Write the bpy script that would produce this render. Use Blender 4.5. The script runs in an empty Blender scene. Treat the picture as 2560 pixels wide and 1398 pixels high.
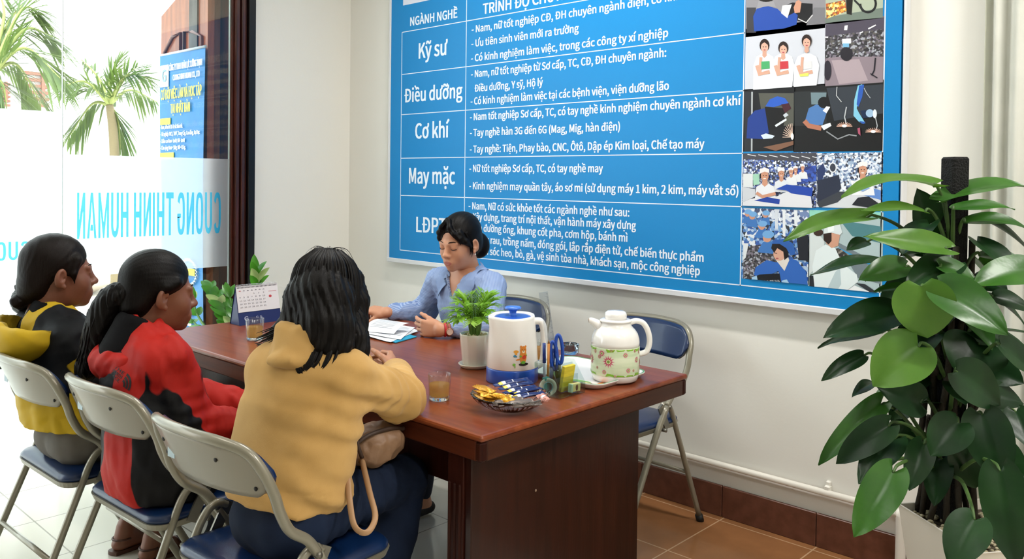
import bpy, math, random, os
import numpy as np
from mathutils import Vector, Matrix
from mathutils.bvhtree import BVHTree

PI = math.pi
SC = bpy.context.scene
COL = SC.collection
rnd = random.Random(7)

# ------------------------------------------------------------------ camera
CAM_H = 1.42
YAW, PITCH, ROLL = -0.752263, -0.016747, 0.011902
FPX, PCX, PCY = 2084.44, 1280.0, 485.44


def cam_axes():
    cy, sy = math.cos(YAW), math.sin(YAW)
    f = np.array([sy * math.cos(PITCH), cy * math.cos(PITCH), math.sin(PITCH)])
    r = np.array([cy, -sy, 0.0])
    u = np.cross(r, f)
    r2 = math.cos(ROLL) * r + math.sin(ROLL) * u
    u2 = -math.sin(ROLL) * r + math.cos(ROLL) * u
    return np.array([r2, u2, f])


AX = cam_axes()
cam = bpy.data.cameras.new('camera')
cam_o = bpy.data.objects.new('camera', cam)
COL.objects.link(cam_o)
cam.sensor_fit = 'HORIZONTAL'
cam.sensor_width = 36.0
cam.lens = FPX * 36.0 / 2560.0
cam.shift_x = 0.0
cam.shift_y = -(699.0 - PCY) / 2560.0
cam.clip_start = 0.05
cam.clip_end = 200
M4 = Matrix(((AX[0][0], AX[1][0], -AX[2][0], 0), (AX[0][1], AX[1][1], -AX[2][1], 0),
             (AX[0][2], AX[1][2], -AX[2][2], CAM_H), (0, 0, 0, 1)))
cam_o.matrix_world = M4
SC.camera = cam_o

# ------------------------------------------------------------------ light
SC.view_settings.view_transform = 'Standard'
SC.view_settings.look = 'None'
SC.view_settings.exposure = -0.2
SC.view_settings.gamma = 1.0
SC.view_settings.use_curve_mapping = False
wd = bpy.data.worlds.new('sky')
SC.world = wd
wd.use_nodes = True
bg = wd.node_tree.nodes['Background']
bg.inputs[0].default_value = (0.93, 0.97, 1.0, 1)
bg.inputs[1].default_value = 7.0


def area(name, loc, rot, sx, sy, power, col=(1, 1, 1)):
    l = bpy.data.lights.new(name, 'AREA')
    l.shape = 'RECTANGLE'
    l.size, l.size_y, l.energy, l.color = sx, sy, power, col
    o = bpy.data.objects.new(name, l)
    COL.objects.link(o)
    o.location, o.rotation_euler = loc, rot
    return o


# light of the four ceiling tubes (their fixtures are built with the room)
TUBES = [(-2.3, 0.55), (-2.3, 2.3), (0.6, 0.55), (0.6, 2.3)]
for tx, ty in TUBES:
    area('ceiling_tube_light', (tx, ty, 3.10), (0, 0, 0), 1.2, 0.10, {(-2.3, .55): 12, (-2.3, 2.3): 40, (.6, .55): 30, (.6, 2.3): 78}[(tx, ty)], (1.0, 0.975, 0.935))


# ------------------------------------------------------------------ pixel -> place
def ray(x, y):
    return np.array([(x - PCX) / FPX, -(y - PCY) / FPX, 1.0]) @ AX


def onz(x, y, z):
    d = ray(x, y)
    return d * ((z - CAM_H) / d[2]) + np.array([0, 0, CAM_H])


def ony(x, y, Y):
    d = ray(x, y)
    return d * (Y / d[1]) + np.array([0, 0, CAM_H])


def onx(x, y, X):
    d = ray(x, y)
    return d * (X / d[0]) + np.array([0, 0, CAM_H])


def ond(x, y, D):
    return ray(x, y) * D + np.array([0, 0, CAM_H])


def depth(P):
    return float((np.array(P, float) - np.array([0, 0, CAM_H])) @ AX[2])


def V3(*a):
    return np.array(a, float)


def nrm(v):
    v = np.array(v, float)
    return v / (np.linalg.norm(v) + 1e-12)


# ------------------------------------------------------------------ materials
def S(h):
    h = h.lstrip('#')
    o = []
    for i in (0, 2, 4):
        c = int(h[i:i + 2], 16) / 255.0
        o.append(c / 12.92 if c <= 0.04045 else ((c + 0.055) / 1.055) ** 2.4)
    return (o[0], o[1], o[2], 1.0)


MATS = {}


def mat(name, col, rough=0.5, metal=0.0, spec=0.5, bump=None, var=None, sheen=0, coat=0, trans=0, ior=1.45,
        emit=None, sub=0, attr=None, alpha=None):
    """bump=(scale,strength,(sx,sy,sz)); var=(hex,scale,(sx,sy,sz),lo,hi); attr=list of (attribute,hex) masks"""
    if name in MATS:
        return MATS[name]
    m = bpy.data.materials.new(name)
    m.use_nodes = True
    nt = m.node_tree
    b = nt.nodes['Principled BSDF']
    I = b.inputs
    col4 = S(col) if isinstance(col, str) else col
    I['Base Color'].default_value = col4
    I['Roughness'].default_value = rough
    I['Metallic'].default_value = metal
    I['Specular IOR Level'].default_value = spec
    I['IOR'].default_value = ior
    I['Sheen Weight'].default_value = sheen
    I['Coat Weight'].default_value = coat
    I['Coat Roughness'].default_value = 0.08
    I['Transmission Weight'].default_value = trans
    if alpha is not None:
        I['Alpha'].default_value = alpha
    if sub:
        I['Subsurface Weight'].default_value = sub
        I['Subsurface Radius'].default_value = (0.012, 0.005, 0.003)
        I['Subsurface Scale'].default_value = 0.6
    if emit:
        I['Emission Color'].default_value = S(emit[0])
        I['Emission Strength'].default_value = emit[1]
    tc = None

    def coords(st):
        nonlocal tc
        if tc is None:
            tc = nt.nodes.new('ShaderNodeTexCoord')
        mp = nt.nodes.new('ShaderNodeMapping')
        mp.inputs['Scale'].default_value = st
        nt.links.new(tc.outputs['Object'], mp.inputs[0])
        return mp.outputs[0]
    cur = None
    if var:
        n = nt.nodes.new('ShaderNodeTexNoise')
        n.inputs['Scale'].default_value = var[1]
        n.inputs['Detail'].default_value = 5
        nt.links.new(coords(var[2]), n.inputs['Vector'])
        mr = nt.nodes.new('ShaderNodeMapRange')
        mr.inputs[1].default_value = var[3] if len(var) > 3 else 0.35
        mr.inputs[2].default_value = var[4] if len(var) > 4 else 0.65
        nt.links.new(n.outputs[0], mr.inputs[0])
        mx = nt.nodes.new('ShaderNodeMix')
        mx.data_type = 'RGBA'
        mx.inputs[6].default_value = col4
        mx.inputs[7].default_value = S(var[0])
        nt.links.new(mr.outputs[0], mx.inputs[0])
        cur = mx.outputs[2]
    if attr:
        for an, hx in attr:
            a = nt.nodes.new('ShaderNodeAttribute')
            a.attribute_name = an
            mr = nt.nodes.new('ShaderNodeMapRange')
            mr.inputs[1].default_value = -0.0012
            mr.inputs[2].default_value = 0.0012
            nt.links.new(a.outputs['Fac'], mr.inputs[0])
            mx = nt.nodes.new('ShaderNodeMix')
            mx.data_type = 'RGBA'
            if cur is not None:
                nt.links.new(cur, mx.inputs[6])
            else:
                mx.inputs[6].default_value = col4
            mx.inputs[7].default_value = S(hx)
            nt.links.new(mr.outputs[0], mx.inputs[0])
            cur = mx.outputs[2]
    if cur is not None:
        nt.links.new(cur, I['Base Color'])
    if bump:
        n = nt.nodes.new('ShaderNodeTexNoise')
        n.inputs['Scale'].default_value = bump[0]
        n.inputs['Detail'].default_value = 4
        nt.links.new(coords(bump[2] if len(bump) > 2 else (1, 1, 1)), n.inputs['Vector'])
        bp = nt.nodes.new('ShaderNodeBump')
        bp.inputs['Strength'].default_value = bump[1]
        bp.inputs['Distance'].default_value = 0.01
        nt.links.new(n.outputs[0], bp.inputs['Height'])
        nt.links.new(bp.outputs[0], I['Normal'])
    MATS[name] = m
    return m


def thin_glass(name, tint, refl=0.08):
    """clear thin sheet: straight-through light plus a weak mirror"""
    if name in MATS:
        return MATS[name]
    m = bpy.data.materials.new(name)
    m.use_nodes = True
    nt = m.node_tree
    nt.nodes.clear()
    out = nt.nodes.new('ShaderNodeOutputMaterial')
    tr = nt.nodes.new('ShaderNodeBsdfTransparent')
    tr.inputs[0].default_value = S(tint)
    gl = nt.nodes.new('ShaderNodeBsdfGlossy')
    gl.inputs['Roughness'].default_value = 0.02
    fr = nt.nodes.new('ShaderNodeLayerWeight')
    fr.inputs['Blend'].default_value = .5
    pw = nt.nodes.new('ShaderNodeMath')
    pw.operation = 'POWER'
    pw.inputs[1].default_value = 4.0
    nt.links.new(fr.outputs['Facing'], pw.inputs[0])
    mt = nt.nodes.new('ShaderNodeMath')
    mt.operation = 'MULTIPLY_ADD'
    mt.inputs[1].default_value = .8
    mt.inputs[2].default_value = refl / 2
    nt.links.new(pw.outputs[0], mt.inputs[0])
    mx = nt.nodes.new('ShaderNodeMixShader')
    nt.links.new(mt.outputs[0], mx.inputs[0])
    nt.links.new(tr.outputs[0], mx.inputs[1])
    nt.links.new(gl.outputs[0], mx.inputs[2])
    nt.links.new(mx.outputs[0], out.inputs[0])
    MATS[name] = m
    return m


# ------------------------------------------------------------------ objects
OFF = {}


def tag(o, label=None, cat=None, group=None, kind=None):
    if label:
        o['label'] = label
    if cat:
        o['category'] = cat
    if group:
        o['group'] = group
    if kind:
        o['kind'] = kind
    return o


def thing(name, label, cat, loc=(0, 0, 0), rz=0.0, group=None):
    o = bpy.data.objects.new(name, None)
    o.empty_display_size = 0.1
    COL.objects.link(o)
    o.location = [float(v) for v in loc]
    o.rotation_euler = (0, 0, rz)
    OFF[o.name] = Vector([float(v) for v in loc])
    return tag(o, label, cat, group)


def copy_tree(o, parent=None):
    c = o.copy()
    COL.objects.link(c)
    if parent is not None:
        c.parent = parent
    for ch in list(o.children):
        copy_tree(ch, c)
    return c


class MB:
    def __init__(s):
        s.v, s.f, s.m, s.sm = [], [], [], []

    def add(s, vs, fs, mi=0, smooth=True):
        n = len(s.v)
        s.v += [tuple(float(c) for c in p) for p in vs]
        for f in fs:
            s.f.append([i + n for i in f])
            s.m.append(mi)
            s.sm.append(smooth)
        return s

    def box(s, c, d, R=None, mi=0, bev=0.0):
        hx, hy, hz = d[0] / 2, d[1] / 2, d[2] / 2
        c = np.array(c, float)
        R = np.eye(3) if R is None else np.array(R)
        b = min(bev, hx * .9, hy * .9, hz * .9)
        if b <= 0:
            vs = [c + R @ np.array([x, y, z]) for x in (-hx, hx) for y in (-hy, hy) for z in (-hz, hz)]
            fs = [(0, 1, 3, 2), (4, 6, 7, 5), (0, 4, 5, 1), (2, 3, 7, 6), (0, 2, 6, 4), (1, 5, 7, 3)]
            return s.add(vs, fs, mi, False)
        bm_v, idx = [], {}
        for sx in (-1, 1):
            for sy in (-1, 1):
                for sz in (-1, 1):
                    for ax in range(3):
                        p = np.array([sx * (hx - b), sy * (hy - b), sz * (hz - b)])
                        p[ax] += (sx, sy, sz)[ax] * b
                        idx[(sx, sy, sz, ax)] = len(bm_v)
                        bm_v.append(c + R @ p)
        fs = []
        G = lambda *a: idx[a]
        for ax in range(3):
            u, w = [(1, 2), (2, 0), (0, 1)][ax]
            for sg in (-1, 1):
                q = []
                for a, bb in ((-1, -1), (1, -1), (1, 1), (-1, 1)):
                    k = [0, 0, 0]
                    k[ax], k[u], k[w] = sg, a, bb
                    q.append(G(k[0], k[1], k[2], ax))
                fs.append(q if sg > 0 else q[::-1])
        for ax in range(3):
            u, w = [(1, 2), (2, 0), (0, 1)][ax]
            for a in (-1, 1):
                for bb in (-1, 1):
                    k0, k1 = [0, 0, 0], [0, 0, 0]
                    k0[ax], k0[u], k0[w] = -1, a, bb
                    k1[ax], k1[u], k1[w] = 1, a, bb
                    fs.append((G(*k0, u), G(*k1, u), G(*k1, w), G(*k0, w)) if a * bb < 0 else (G(*k0, w), G(*k1, w), G(*k1, u), G(*k0, u)))
        for sx in (-1, 1):
            for sy in (-1, 1):
                for sz in (-1, 1):
                    q = (G(sx, sy, sz, 0), G(sx, sy, sz, 1), G(sx, sy, sz, 2))
                    fs.append(q if sx * sy * sz > 0 else q[::-1])
        return s.add(bm_v, fs, mi, False)

    def tube(s, pts, r, n=10, mi=0, caps=True, flat=None, closed=False):
        """sweep a circle along pts; r number or list; flat=(dir,q) squashes the section along dir"""
        P = [np.array(p, float) for p in pts]
        m = len(P)
        rr = [r] * m if not hasattr(r, '__len__') else list(r)
        T = []
        for i in range(m):
            a = P[(i - 1) % m] if (closed or i > 0) else P[i]
            b = P[(i + 1) % m] if (closed or i < m - 1) else P[i]
            T.append(nrm(b - a))
        up = np.array([0, 0, 1.0]) if abs(T[0][2]) < 0.9 else np.array([1.0, 0, 0])
        N = nrm(up - T[0] * (up @ T[0]))
        vs = []
        for i in range(m):
            N = nrm(N - T[i] * (N @ T[i]))
            B = np.cross(T[i], N)
            for j in range(n):
                a = 2 * PI * j / n
                o = (math.cos(a) * N + math.sin(a) * B) * rr[i]
                if flat is not None:
                    fd = nrm(flat[0])
                    o = o + fd * (o @ fd) * (flat[1] - 1)
                vs.append(P[i] + o)
        fs = []
        for i in range(m if closed else m - 1):
            k = (i + 1) % m
            for j in range(n):
                l = (j + 1) % n
                fs.append((i * n + j, i * n + l, k * n + l, k * n + j))
        if caps and not closed:
            fs.append(tuple(range(n))[::-1])
            fs.append(tuple((m - 1) * n + j for j in range(n)))
        return s.add(vs, fs, mi, True)

    def lathe(s, prof, c=(0, 0, 0), n=32, mi=0, sx=1.0, sy=1.0, R=None, a0=0.0, caps=True, rfun=None):
        c = np.array(c, float)
        R = np.eye(3) if R is None else np.array(R)
        vs = []
        for r, z in prof:
            for j in range(n):
                a = a0 + 2 * PI * j / n
                q = r if rfun is None else rfun(r, z, a)
                vs.append(c + R @ np.array([q * math.cos(a) * sx, q * math.sin(a) * sy, z]))
        fs = []
        for i in range(len(prof) - 1):
            for j in range(n):
                l = (j + 1) % n
                fs.append((i * n + j, i * n + l, (i + 1) * n + l, (i + 1) * n + j))
        if caps:
            if prof[0][0] > 1e-6:
                fs.append(tuple(range(n))[::-1])
            if prof[-1][0] > 1e-6:
                fs.append(tuple((len(prof) - 1) * n + j for j in range(n)))
        return s.add(vs, fs, mi, True)

    def prism(s, poly, h, O=(0, 0, 0), X=(1, 0, 0), Y=(0, 1, 0), mi=0):
        """flat polygon in the plane (O,X,Y), extruded by h along X x Y"""
        O, X, Y = np.array(O, float), np.array(X, float), np.array(Y, float)
        Z = np.cross(X, Y)
        n = len(poly)
        vs = [O + X * p[0] + Y * p[1] for p in poly] + [O + X * p[0] + Y * p[1] + Z * h for p in poly]
        ar = sum(poly[i][0] * poly[(i + 1) % n][1] - poly[(i + 1) % n][0] * poly[i][1] for i in range(n))
        fs = [tuple(range(n))[::-1], tuple(range(n, 2 * n))] + [(i, (i + 1) % n, n + (i + 1) % n, n + i) for i in range(n)]
        if ar < 0:
            fs = [f[::-1] for f in fs]
        return s.add(vs, fs, mi, False)

    def grid(s, fn, nu, nv, mi=0, wrap=False):
        vs = [fn(i / nu, j / nv) for j in range(nv + 1) for i in range(nu + 1)]
        fs = [(j * (nu + 1) + i, j * (nu + 1) + i + 1, (j + 1) * (nu + 1) + i + 1, (j + 1) * (nu + 1) + i) for j in range(nv) for i in range(nu)]
        return s.add(vs, fs, mi, True)

    def ball(s, c, r, R=None, n=14, mi=0):
        c = np.array(c, float)
        r = np.array([r] * 3 if not hasattr(r, '__len__') else r, float)
        R = np.eye(3) if R is None else np.array(R)
        m = max(4, n // 2)
        prof = [(math.sin(PI * i / m), -math.cos(PI * i / m)) for i in range(m + 1)]
        vs, fs = [], []
        for (q, z) in prof:
            for j in range(n):
                a = 2 * PI * j / n
                vs.append(c + R @ (np.array([q * math.cos(a), q * math.sin(a), z]) * r))
        for i in range(m):
            for j in range(n):
                l = (j + 1) % n
                fs.append((i * n + j, i * n + l, (i + 1) * n + l, (i + 1) * n + j))
        return s.add(vs, fs, mi, True)

    def mesh(s, name, mats):
        me = bpy.data.meshes.new(name)
        me.from_pydata(s.v, [], s.f)
        for m in (mats if isinstance(mats, (list, tuple)) else [mats]):
            me.materials.append(m)
        me.polygons.foreach_set('material_index', s.m)
        me.polygons.foreach_set('use_smooth', s.sm)
        me.update()
        return me

    def build(s, name, mats, parent=None, loc=None, local=False, label=None):
        o = bpy.data.objects.new(name, s.mesh(name, mats))
        return put(o, parent, loc, local, label)


def put(o, parent=None, loc=None, local=False, label=None):
    COL.objects.link(o)
    if loc is not None:
        o.location = [float(v) for v in loc]
    if parent is not None:
        o.parent = parent
        if not local and parent.name in OFF:
            o.matrix_parent_inverse = Matrix.Translation(-OFF[parent.name])
    if label:
        o['label'] = label
    return o


def struct(name, mb, m, parent=None, label=None, cat='structure'):
    o = mb.build(name, m, parent)
    if parent is None:
        o['kind'] = 'structure'
        o['category'] = cat
        o['label'] = label or name
    return o


def bez(p, n=12):
    """smooth Catmull-Rom curve through the points p"""
    P = [np.array(q, float) for q in p]
    if len(P) == 2:
        return [P[0] + (P[1] - P[0]) * i / n for i in range(n + 1)]
    P = [2 * P[0] - P[1]] + P + [2 * P[-1] - P[-2]]
    o = []
    for i in range(1, len(P) - 2):
        for k in range(n):
            t = k / n
            a, b, c, d = P[i - 1], P[i], P[i + 1], P[i + 2]
            o.append(0.5 * ((2 * b) + (-a + c) * t + (2 * a - 5 * b + 4 * c - d) * t * t + (-a + 3 * b - 3 * c + d) * t ** 3))
    o.append(P[-2])
    return o


def rotz(a):
    c, s_ = math.cos(a), math.sin(a)
    return np.array([[c, -s_, 0], [s_, c, 0], [0, 0, 1.0]])


def axis_rot(ax, a):
    return np.array(Matrix.Rotation(a, 3, Vector([float(v) for v in ax])))


# ------------------------------------------------------------------ lettering
FDIR = bpy.utils.system_resource('DATAFILES', path='fonts')
try:
    FONT = bpy.data.fonts.load(os.path.join(FDIR, 'Noto Sans CJK Regular.woff2'))
except Exception:
    FONT = None
TXT = []


def text_meshes(jobs):
    """jobs: list of strings -> list of (verts (n,2), faces) with cap height 1 and left edge 0"""
    tmp = []
    for b in jobs:
        cu = bpy.data.curves.new('tmp', 'FONT')
        if FONT:
            cu.font = FONT
        cu.body = b
        cu.resolution_u = 3
        o = bpy.data.objects.new('tmp', cu)
        COL.objects.link(o)
        tmp.append(o)
    dg = bpy.context.evaluated_depsgraph_get()
    res = []
    for o in tmp:
        me = bpy.data.meshes.new_from_object(o.evaluated_get(dg))
        v = np.array([x.co[:2] for x in me.vertices]) if len(me.vertices) else np.zeros((0, 2))
        f = [list(p.vertices) for p in me.polygons]
        res.append((v, f))
        bpy.data.meshes.remove(me)
    for o in tmp:
        cu = o.data
        bpy.data.objects.remove(o)
        bpy.data.curves.remove(cu)
    return res


CAPU = None


def lettering(items):
    """items: (string, place(u,v)->xyz, width, cap, bold) ; returns list of MB; u along baseline 0..width, v up"""
    global CAPU
    ms = text_meshes(['H'] + [i[0] for i in items])
    cap = ms[0][0][:, 1].max() if len(ms[0][0]) else 0.7
    out = []
    for it, (v, f) in zip(items, ms[1:]):
        mb = MB()
        if len(v):
            x0, x1 = v[:, 0].min(), v[:, 0].max()
            sx = it[2] / (x1 - x0)
            sy = it[3] / cap
            bold = it[4] * it[3]
            for k, (dx, dy) in enumerate(((0, 0), (bold, 0), (bold / 2, 0), (bold, bold * .5), (0, bold * .5))):
                mb.add([np.array(it[1]((p[0] - x0) * sx + dx - bold / 2, p[1] * sy + dy)) + np.array(it[5]) * k for p in v], f, 0, False)
        out.append(mb)
    return out
# ------------------------------------------------------------------ smooth solids (people, cloth, hair)
def wn(P, s, seed, ani=(1, 1, 1)):
    """soft fold noise in about -1..1, wavelength s"""
    r = np.random.RandomState(seed)
    X = P * (np.array(ani) / s)
    o = 0
    for i in range(4):
        d = nrm(r.normal(size=3)) * 2 * PI * (0.8 + 0.5 * r.rand())
        e = nrm(r.normal(size=3)) * 2 * PI * 0.55
        o = o + np.sin(X @ d + 1.7 * np.sin(X @ e + r.rand() * 6) + r.rand() * 6)
    return o / 2.6


class SD:
    def __init__(s, R=None, t=None):
        s.P, s.R, s.t = [], R, t

    def _add(s, fn, lo, hi, k, op):
        s.P.append((fn, np.array(lo, float), np.array(hi, float), k, op))
        return s

    def cap(s, a, b, ra, rb=None, k=.02, op='u', flat=None, q=1.0):
        a, b = np.array(a, float), np.array(b, float)
        rb = ra if rb is None else rb
        ba = b - a
        L2 = max(ba @ ba, 1e-12)
        fd = nrm(flat) if flat is not None else None

        def fn(X):
            h = np.clip(((X - a) @ ba) / L2, 0, 1)
            v = X - a - h[:, None] * ba
            if fd is not None:
                v = v + np.outer(v @ fd, fd) * (1 / q - 1)
                return (np.sqrt((v * v).sum(1)) - (ra + h * (rb - ra))) * (q ** .35)
            return np.sqrt((v * v).sum(1)) - (ra + h * (rb - ra))
        rm = max(ra, rb) * max(1, q)
        return s._add(fn, np.minimum(a, b) - rm, np.maximum(a, b) + rm, k, op)

    def ell(s, c, r, R=None, k=.02, op='u'):
        c = np.array(c, float)
        r = np.array([r] * 3 if not hasattr(r, '__len__') else r, float)

        def fn(X):
            v = X - c
            if R is not None:
                v = v @ np.array(R)
            k0 = np.sqrt(((v / r) ** 2).sum(1))
            k1 = np.sqrt(((v / (r * r)) ** 2).sum(1)) + 1e-9
            return k0 * (k0 - 1) / k1
        m = r.max() if R is not None else r
        return s._add(fn, c - m, c + m, k, op)

    def chain(s, pts, rad, k=.02, op='u', flat=None, q=1.0):
        for i in range(len(pts) - 1):
            s.cap(pts[i], pts[i + 1], rad[i], rad[i + 1], k, op, flat, q)
        return s

    def cut(s, p, n, lo=None, hi=None, k=0.004):
        """remove what lies on the n side of the plane through p (inside lo..hi)"""
        p, n = np.array(p, float), nrm(n)
        lo = [-1e3] * 3 if lo is None else lo
        hi = [1e3] * 3 if hi is None else hi
        return s._add(lambda X: -((X - p) @ n), lo, hi, k, 'c')

    def shell_sub(s, fn, lo, hi, k=.004):
        return s._add(fn, lo, hi, k, 's')

    def mesh(s, h, disp=None, attrs=None):
        lo = np.min([p[1] for p in s.P if p[4] == 'u'], axis=0) - 3 * h - .012
        hi = np.max([p[2] for p in s.P if p[4] == 'u'], axis=0) + 3 * h + .012
        n = np.ceil((hi - lo) / h).astype(int) + 1
        F = np.full(n, 0.5, np.float32)
        ax = [lo[i] + h * np.arange(n[i]) for i in range(3)]

        def block(l, u, m):
            i0 = np.clip(np.floor((l - m - lo) / h).astype(int), 0, n)
            i1 = np.clip(np.ceil((u + m - lo) / h).astype(int) + 1, 0, n)
            if (i1 <= i0).any():
                return None, None
            g = np.meshgrid(*[ax[i][i0[i]:i1[i]] for i in range(3)], indexing='ij')
            return tuple(slice(i0[i], i1[i]) for i in range(3)), np.stack([q.ravel() for q in g], 1)
        for fn, l, u, k, op in s.P:
            sl, X = block(l, u, k + 3 * h)
            if sl is None:
                continue
            d = fn(X).reshape(F[sl].shape)
            A = F[sl]
            if op == 'u':
                hh = np.maximum(k - np.abs(A - d), 0) / k
                F[sl] = np.minimum(A, d) - hh * hh * k * .25
            else:
                d = -d
                hh = np.maximum(k - np.abs(A - d), 0) / k
                F[sl] = np.maximum(A, d) + hh * hh * k * .25
        if disp is not None:
            nb = np.abs(F) < .03
            I = np.argwhere(nb)
            F[nb] += disp(lo + I * h).astype(np.float32)
        V, Q = surfnet(F, lo, h)
        A = {a: fn(V) for a, fn in (attrs or {}).items()}
        if s.R is not None:
            V = V @ np.array(s.R).T + np.array(s.t)
        return V, Q, A


def surfnet(F, lo, h):
    n = np.array(F.shape) - 1
    off = [(i, j, k) for i in (0, 1) for j in (0, 1) for k in (0, 1)]
    Sg = F < 0
    cnt = sum(Sg[o[0]:o[0] + n[0], o[1]:o[1] + n[1], o[2]:o[2] + n[2]].astype(np.int8) for o in off)
    mask = (cnt > 0) & (cnt < 8)
    I = np.argwhere(mask)
    vals = np.stack([F[I[:, 0] + o[0], I[:, 1] + o[1], I[:, 2] + o[2]] for o in off], 1).astype(float)
    acc, c = np.zeros((len(I), 3)), np.zeros(len(I))
    for a in range(8):
        for b in range(a + 1, 8):
            if sum(abs(off[a][i] - off[b][i]) for i in range(3)) != 1:
                continue
            va, vb = vals[:, a], vals[:, b]
            x = (va < 0) != (vb < 0)
            t = np.where(x, va / np.where(x, va - vb, 1), 0)
            p = np.array(off[a]) + t[:, None] * (np.array(off[b]) - np.array(off[a]))
            acc += np.where(x[:, None], p, 0)
            c += x
    V = lo + h * (I + acc / c[:, None])
    idm = -np.ones(mask.shape, np.int64)
    idm[mask] = np.arange(len(I))
    Qs = []
    for axn in range(3):
        u, w = (axn + 1) % 3, (axn + 2) % 3
        s0 = [slice(None)] * 3
        s1 = [slice(None)] * 3
        s0[axn], s1[axn] = slice(0, -1), slice(1, None)
        cr = Sg[tuple(s0)] != Sg[tuple(s1)]
        J = np.argwhere(cr)
        ok = (J[:, u] > 0) & (J[:, w] > 0) & (J[:, u] < n[u]) & (J[:, w] < n[w])
        J = J[ok]

        def cid(du, dw):
            K = J.copy()
            K[:, u] -= du
            K[:, w] -= dw
            return idm[K[:, 0], K[:, 1], K[:, 2]]
        q = np.stack([cid(1, 1), cid(0, 1), cid(0, 0), cid(1, 0)], 1)
        ins = Sg[J[:, 0], J[:, 1], J[:, 2]]
        q[~ins] = q[~ins][:, ::-1]
        Qs.append(q)
    Q = np.concatenate(Qs)
    return V, Q[(Q >= 0).all(1)]


def solid(name, pieces, m, parent=None, label=None, relax=1):
    """join (V,Q,A) pieces into one smooth mesh object; A holds per-vertex mask fields"""
    vs, fs, n = [], [], 0
    keys = set(k for p in pieces for k in p[2])
    at = {k: [] for k in keys}
    for V, Q, A in pieces:
        vs.append(V)
        fs.append(Q + n)
        n += len(V)
        for k in keys:
            at[k].append(A.get(k, np.full(len(V), -1.0)))
    V, Q = np.concatenate(vs), np.concatenate(fs)
    for _ in range(relax):
        acc, c = np.zeros_like(V), np.zeros(len(V))
        for a in range(4):
            b = (a + 1) % 4
            np.add.at(acc, Q[:, a], V[Q[:, b]])
            np.add.at(c, Q[:, a], 1)
        V = V * .5 + .5 * acc / np.maximum(c, 1)[:, None]
    me = bpy.data.meshes.new(name)
    me.vertices.add(len(V))
    me.vertices.foreach_set('co', V.astype(np.float32).ravel())
    me.loops.add(len(Q) * 4)
    me.loops.foreach_set('vertex_index', Q.astype(np.int32).ravel())
    me.polygons.add(len(Q))
    me.polygons.foreach_set('loop_start', np.arange(0, len(Q) * 4, 4, dtype=np.int32))
    me.polygons.foreach_set('use_smooth', np.ones(len(Q), bool))
    me.update(calc_edges=True)
    me.validate()
    for k in keys:
        a = me.attributes.new(k, 'FLOAT', 'POINT')
        a.data.foreach_set('value', np.concatenate(at[k]).astype(np.float32))
    me.materials.append(m)
    o = bpy.data.objects.new(name, me)
    return put(o, parent, label=label)


def mesh_bvh(o):
    me = o.data
    return BVHTree.FromPolygons([v.co for v in me.vertices], [p.vertices for p in me.polygons])


def drape(bvh, P, d, lift):
    """move the points P along direction d onto the surface behind them, lifted off it by lift"""
    out = []
    d = Vector([float(v) for v in nrm(d)])
    for p in P:
        loc, no, i, ds = bvh.ray_cast(Vector([float(v) for v in p]) - d * .15, d)
        out.append(np.array(p) if loc is None else np.array(loc) - np.array(d) * lift)
    return out
# ================================================================== the room
WY, LX = 3.20, -4.43      # back wall and left (street) wall


def floor_mat():
    m = bpy.data.materials.new('floor_tiles')
    m.use_nodes = True
    nt = m.node_tree
    b = nt.nodes['Principled BSDF']
    tc = nt.nodes.new('ShaderNodeTexCoord')
    sp = nt.nodes.new('ShaderNodeSeparateXYZ')
    nt.links.new(tc.outputs['Object'], sp.inputs[0])

    def tile(col, col2, ofs):
        mp = nt.nodes.new('ShaderNodeMapping')
        mp.inputs['Location'].default_value = ofs
        nt.links.new(tc.outputs['Object'], mp.inputs[0])
        br = nt.nodes.new('ShaderNodeTexBrick')
        br.offset = 0
        br.inputs['Color1'].default_value = S(col)
        br.inputs['Color2'].default_value = S(col)
        br.inputs['Mortar'].default_value = S(col2)
        br.inputs['Scale'].default_value = 1.0
        br.inputs['Mortar Size'].default_value = 0.003
        br.inputs['Brick Width'].default_value = 0.4
        br.inputs['Row Height'].default_value = 0.4
        nt.links.new(mp.outputs[0], br.inputs['Vector'])
        return br.outputs[0]
    a = tile('#cfcabd', '#8d877b', (0.13, 0.05, 0))
    c = tile('#9a6a44', '#c9a582', (0.13, 0.05, 0))
    n = nt.nodes.new('ShaderNodeTexNoise')
    n.inputs['Scale'].default_value = 9
    n.inputs['Detail'].default_value = 6
    nt.links.new(tc.outputs['Object'], n.inputs['Vector'])
    mm = nt.nodes.new('ShaderNodeMix')
    mm.data_type = 'RGBA'
    mm.blend_type = 'MULTIPLY'
    mm.inputs[0].default_value = .35
    nt.links.new(c, mm.inputs[6])
    nt.links.new(n.outputs[0], mm.inputs[7])
    gt = nt.nodes.new('ShaderNodeMath')
    gt.operation = 'GREATER_THAN'
    gt.inputs[1].default_value = -2.33
    nt.links.new(sp.outputs[0], gt.inputs[0])
    mx = nt.nodes.new('ShaderNodeMix')
    mx.data_type = 'RGBA'
    gy = nt.nodes.new('ShaderNodeMath')
    gy.operation = 'GREATER_THAN'
    gy.inputs[1].default_value = 2.35
    nt.links.new(sp.outputs[1], gy.inputs[0])
    gm = nt.nodes.new('ShaderNodeMath')
    gm.operation = 'MULTIPLY'
    nt.links.new(gt.outputs[0], gm.inputs[0])
    nt.links.new(gy.outputs[0], gm.inputs[1])
    nt.links.new(gm.outputs[0], mx.inputs[0])
    nt.links.new(a, mx.inputs[6])
    nt.links.new(mm.outputs[2], mx.inputs[7])
    nt.links.new(mx.outputs[2], b.inputs['Base Color'])
    b.inputs['Roughness'].default_value = 0.16
    return m


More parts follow.
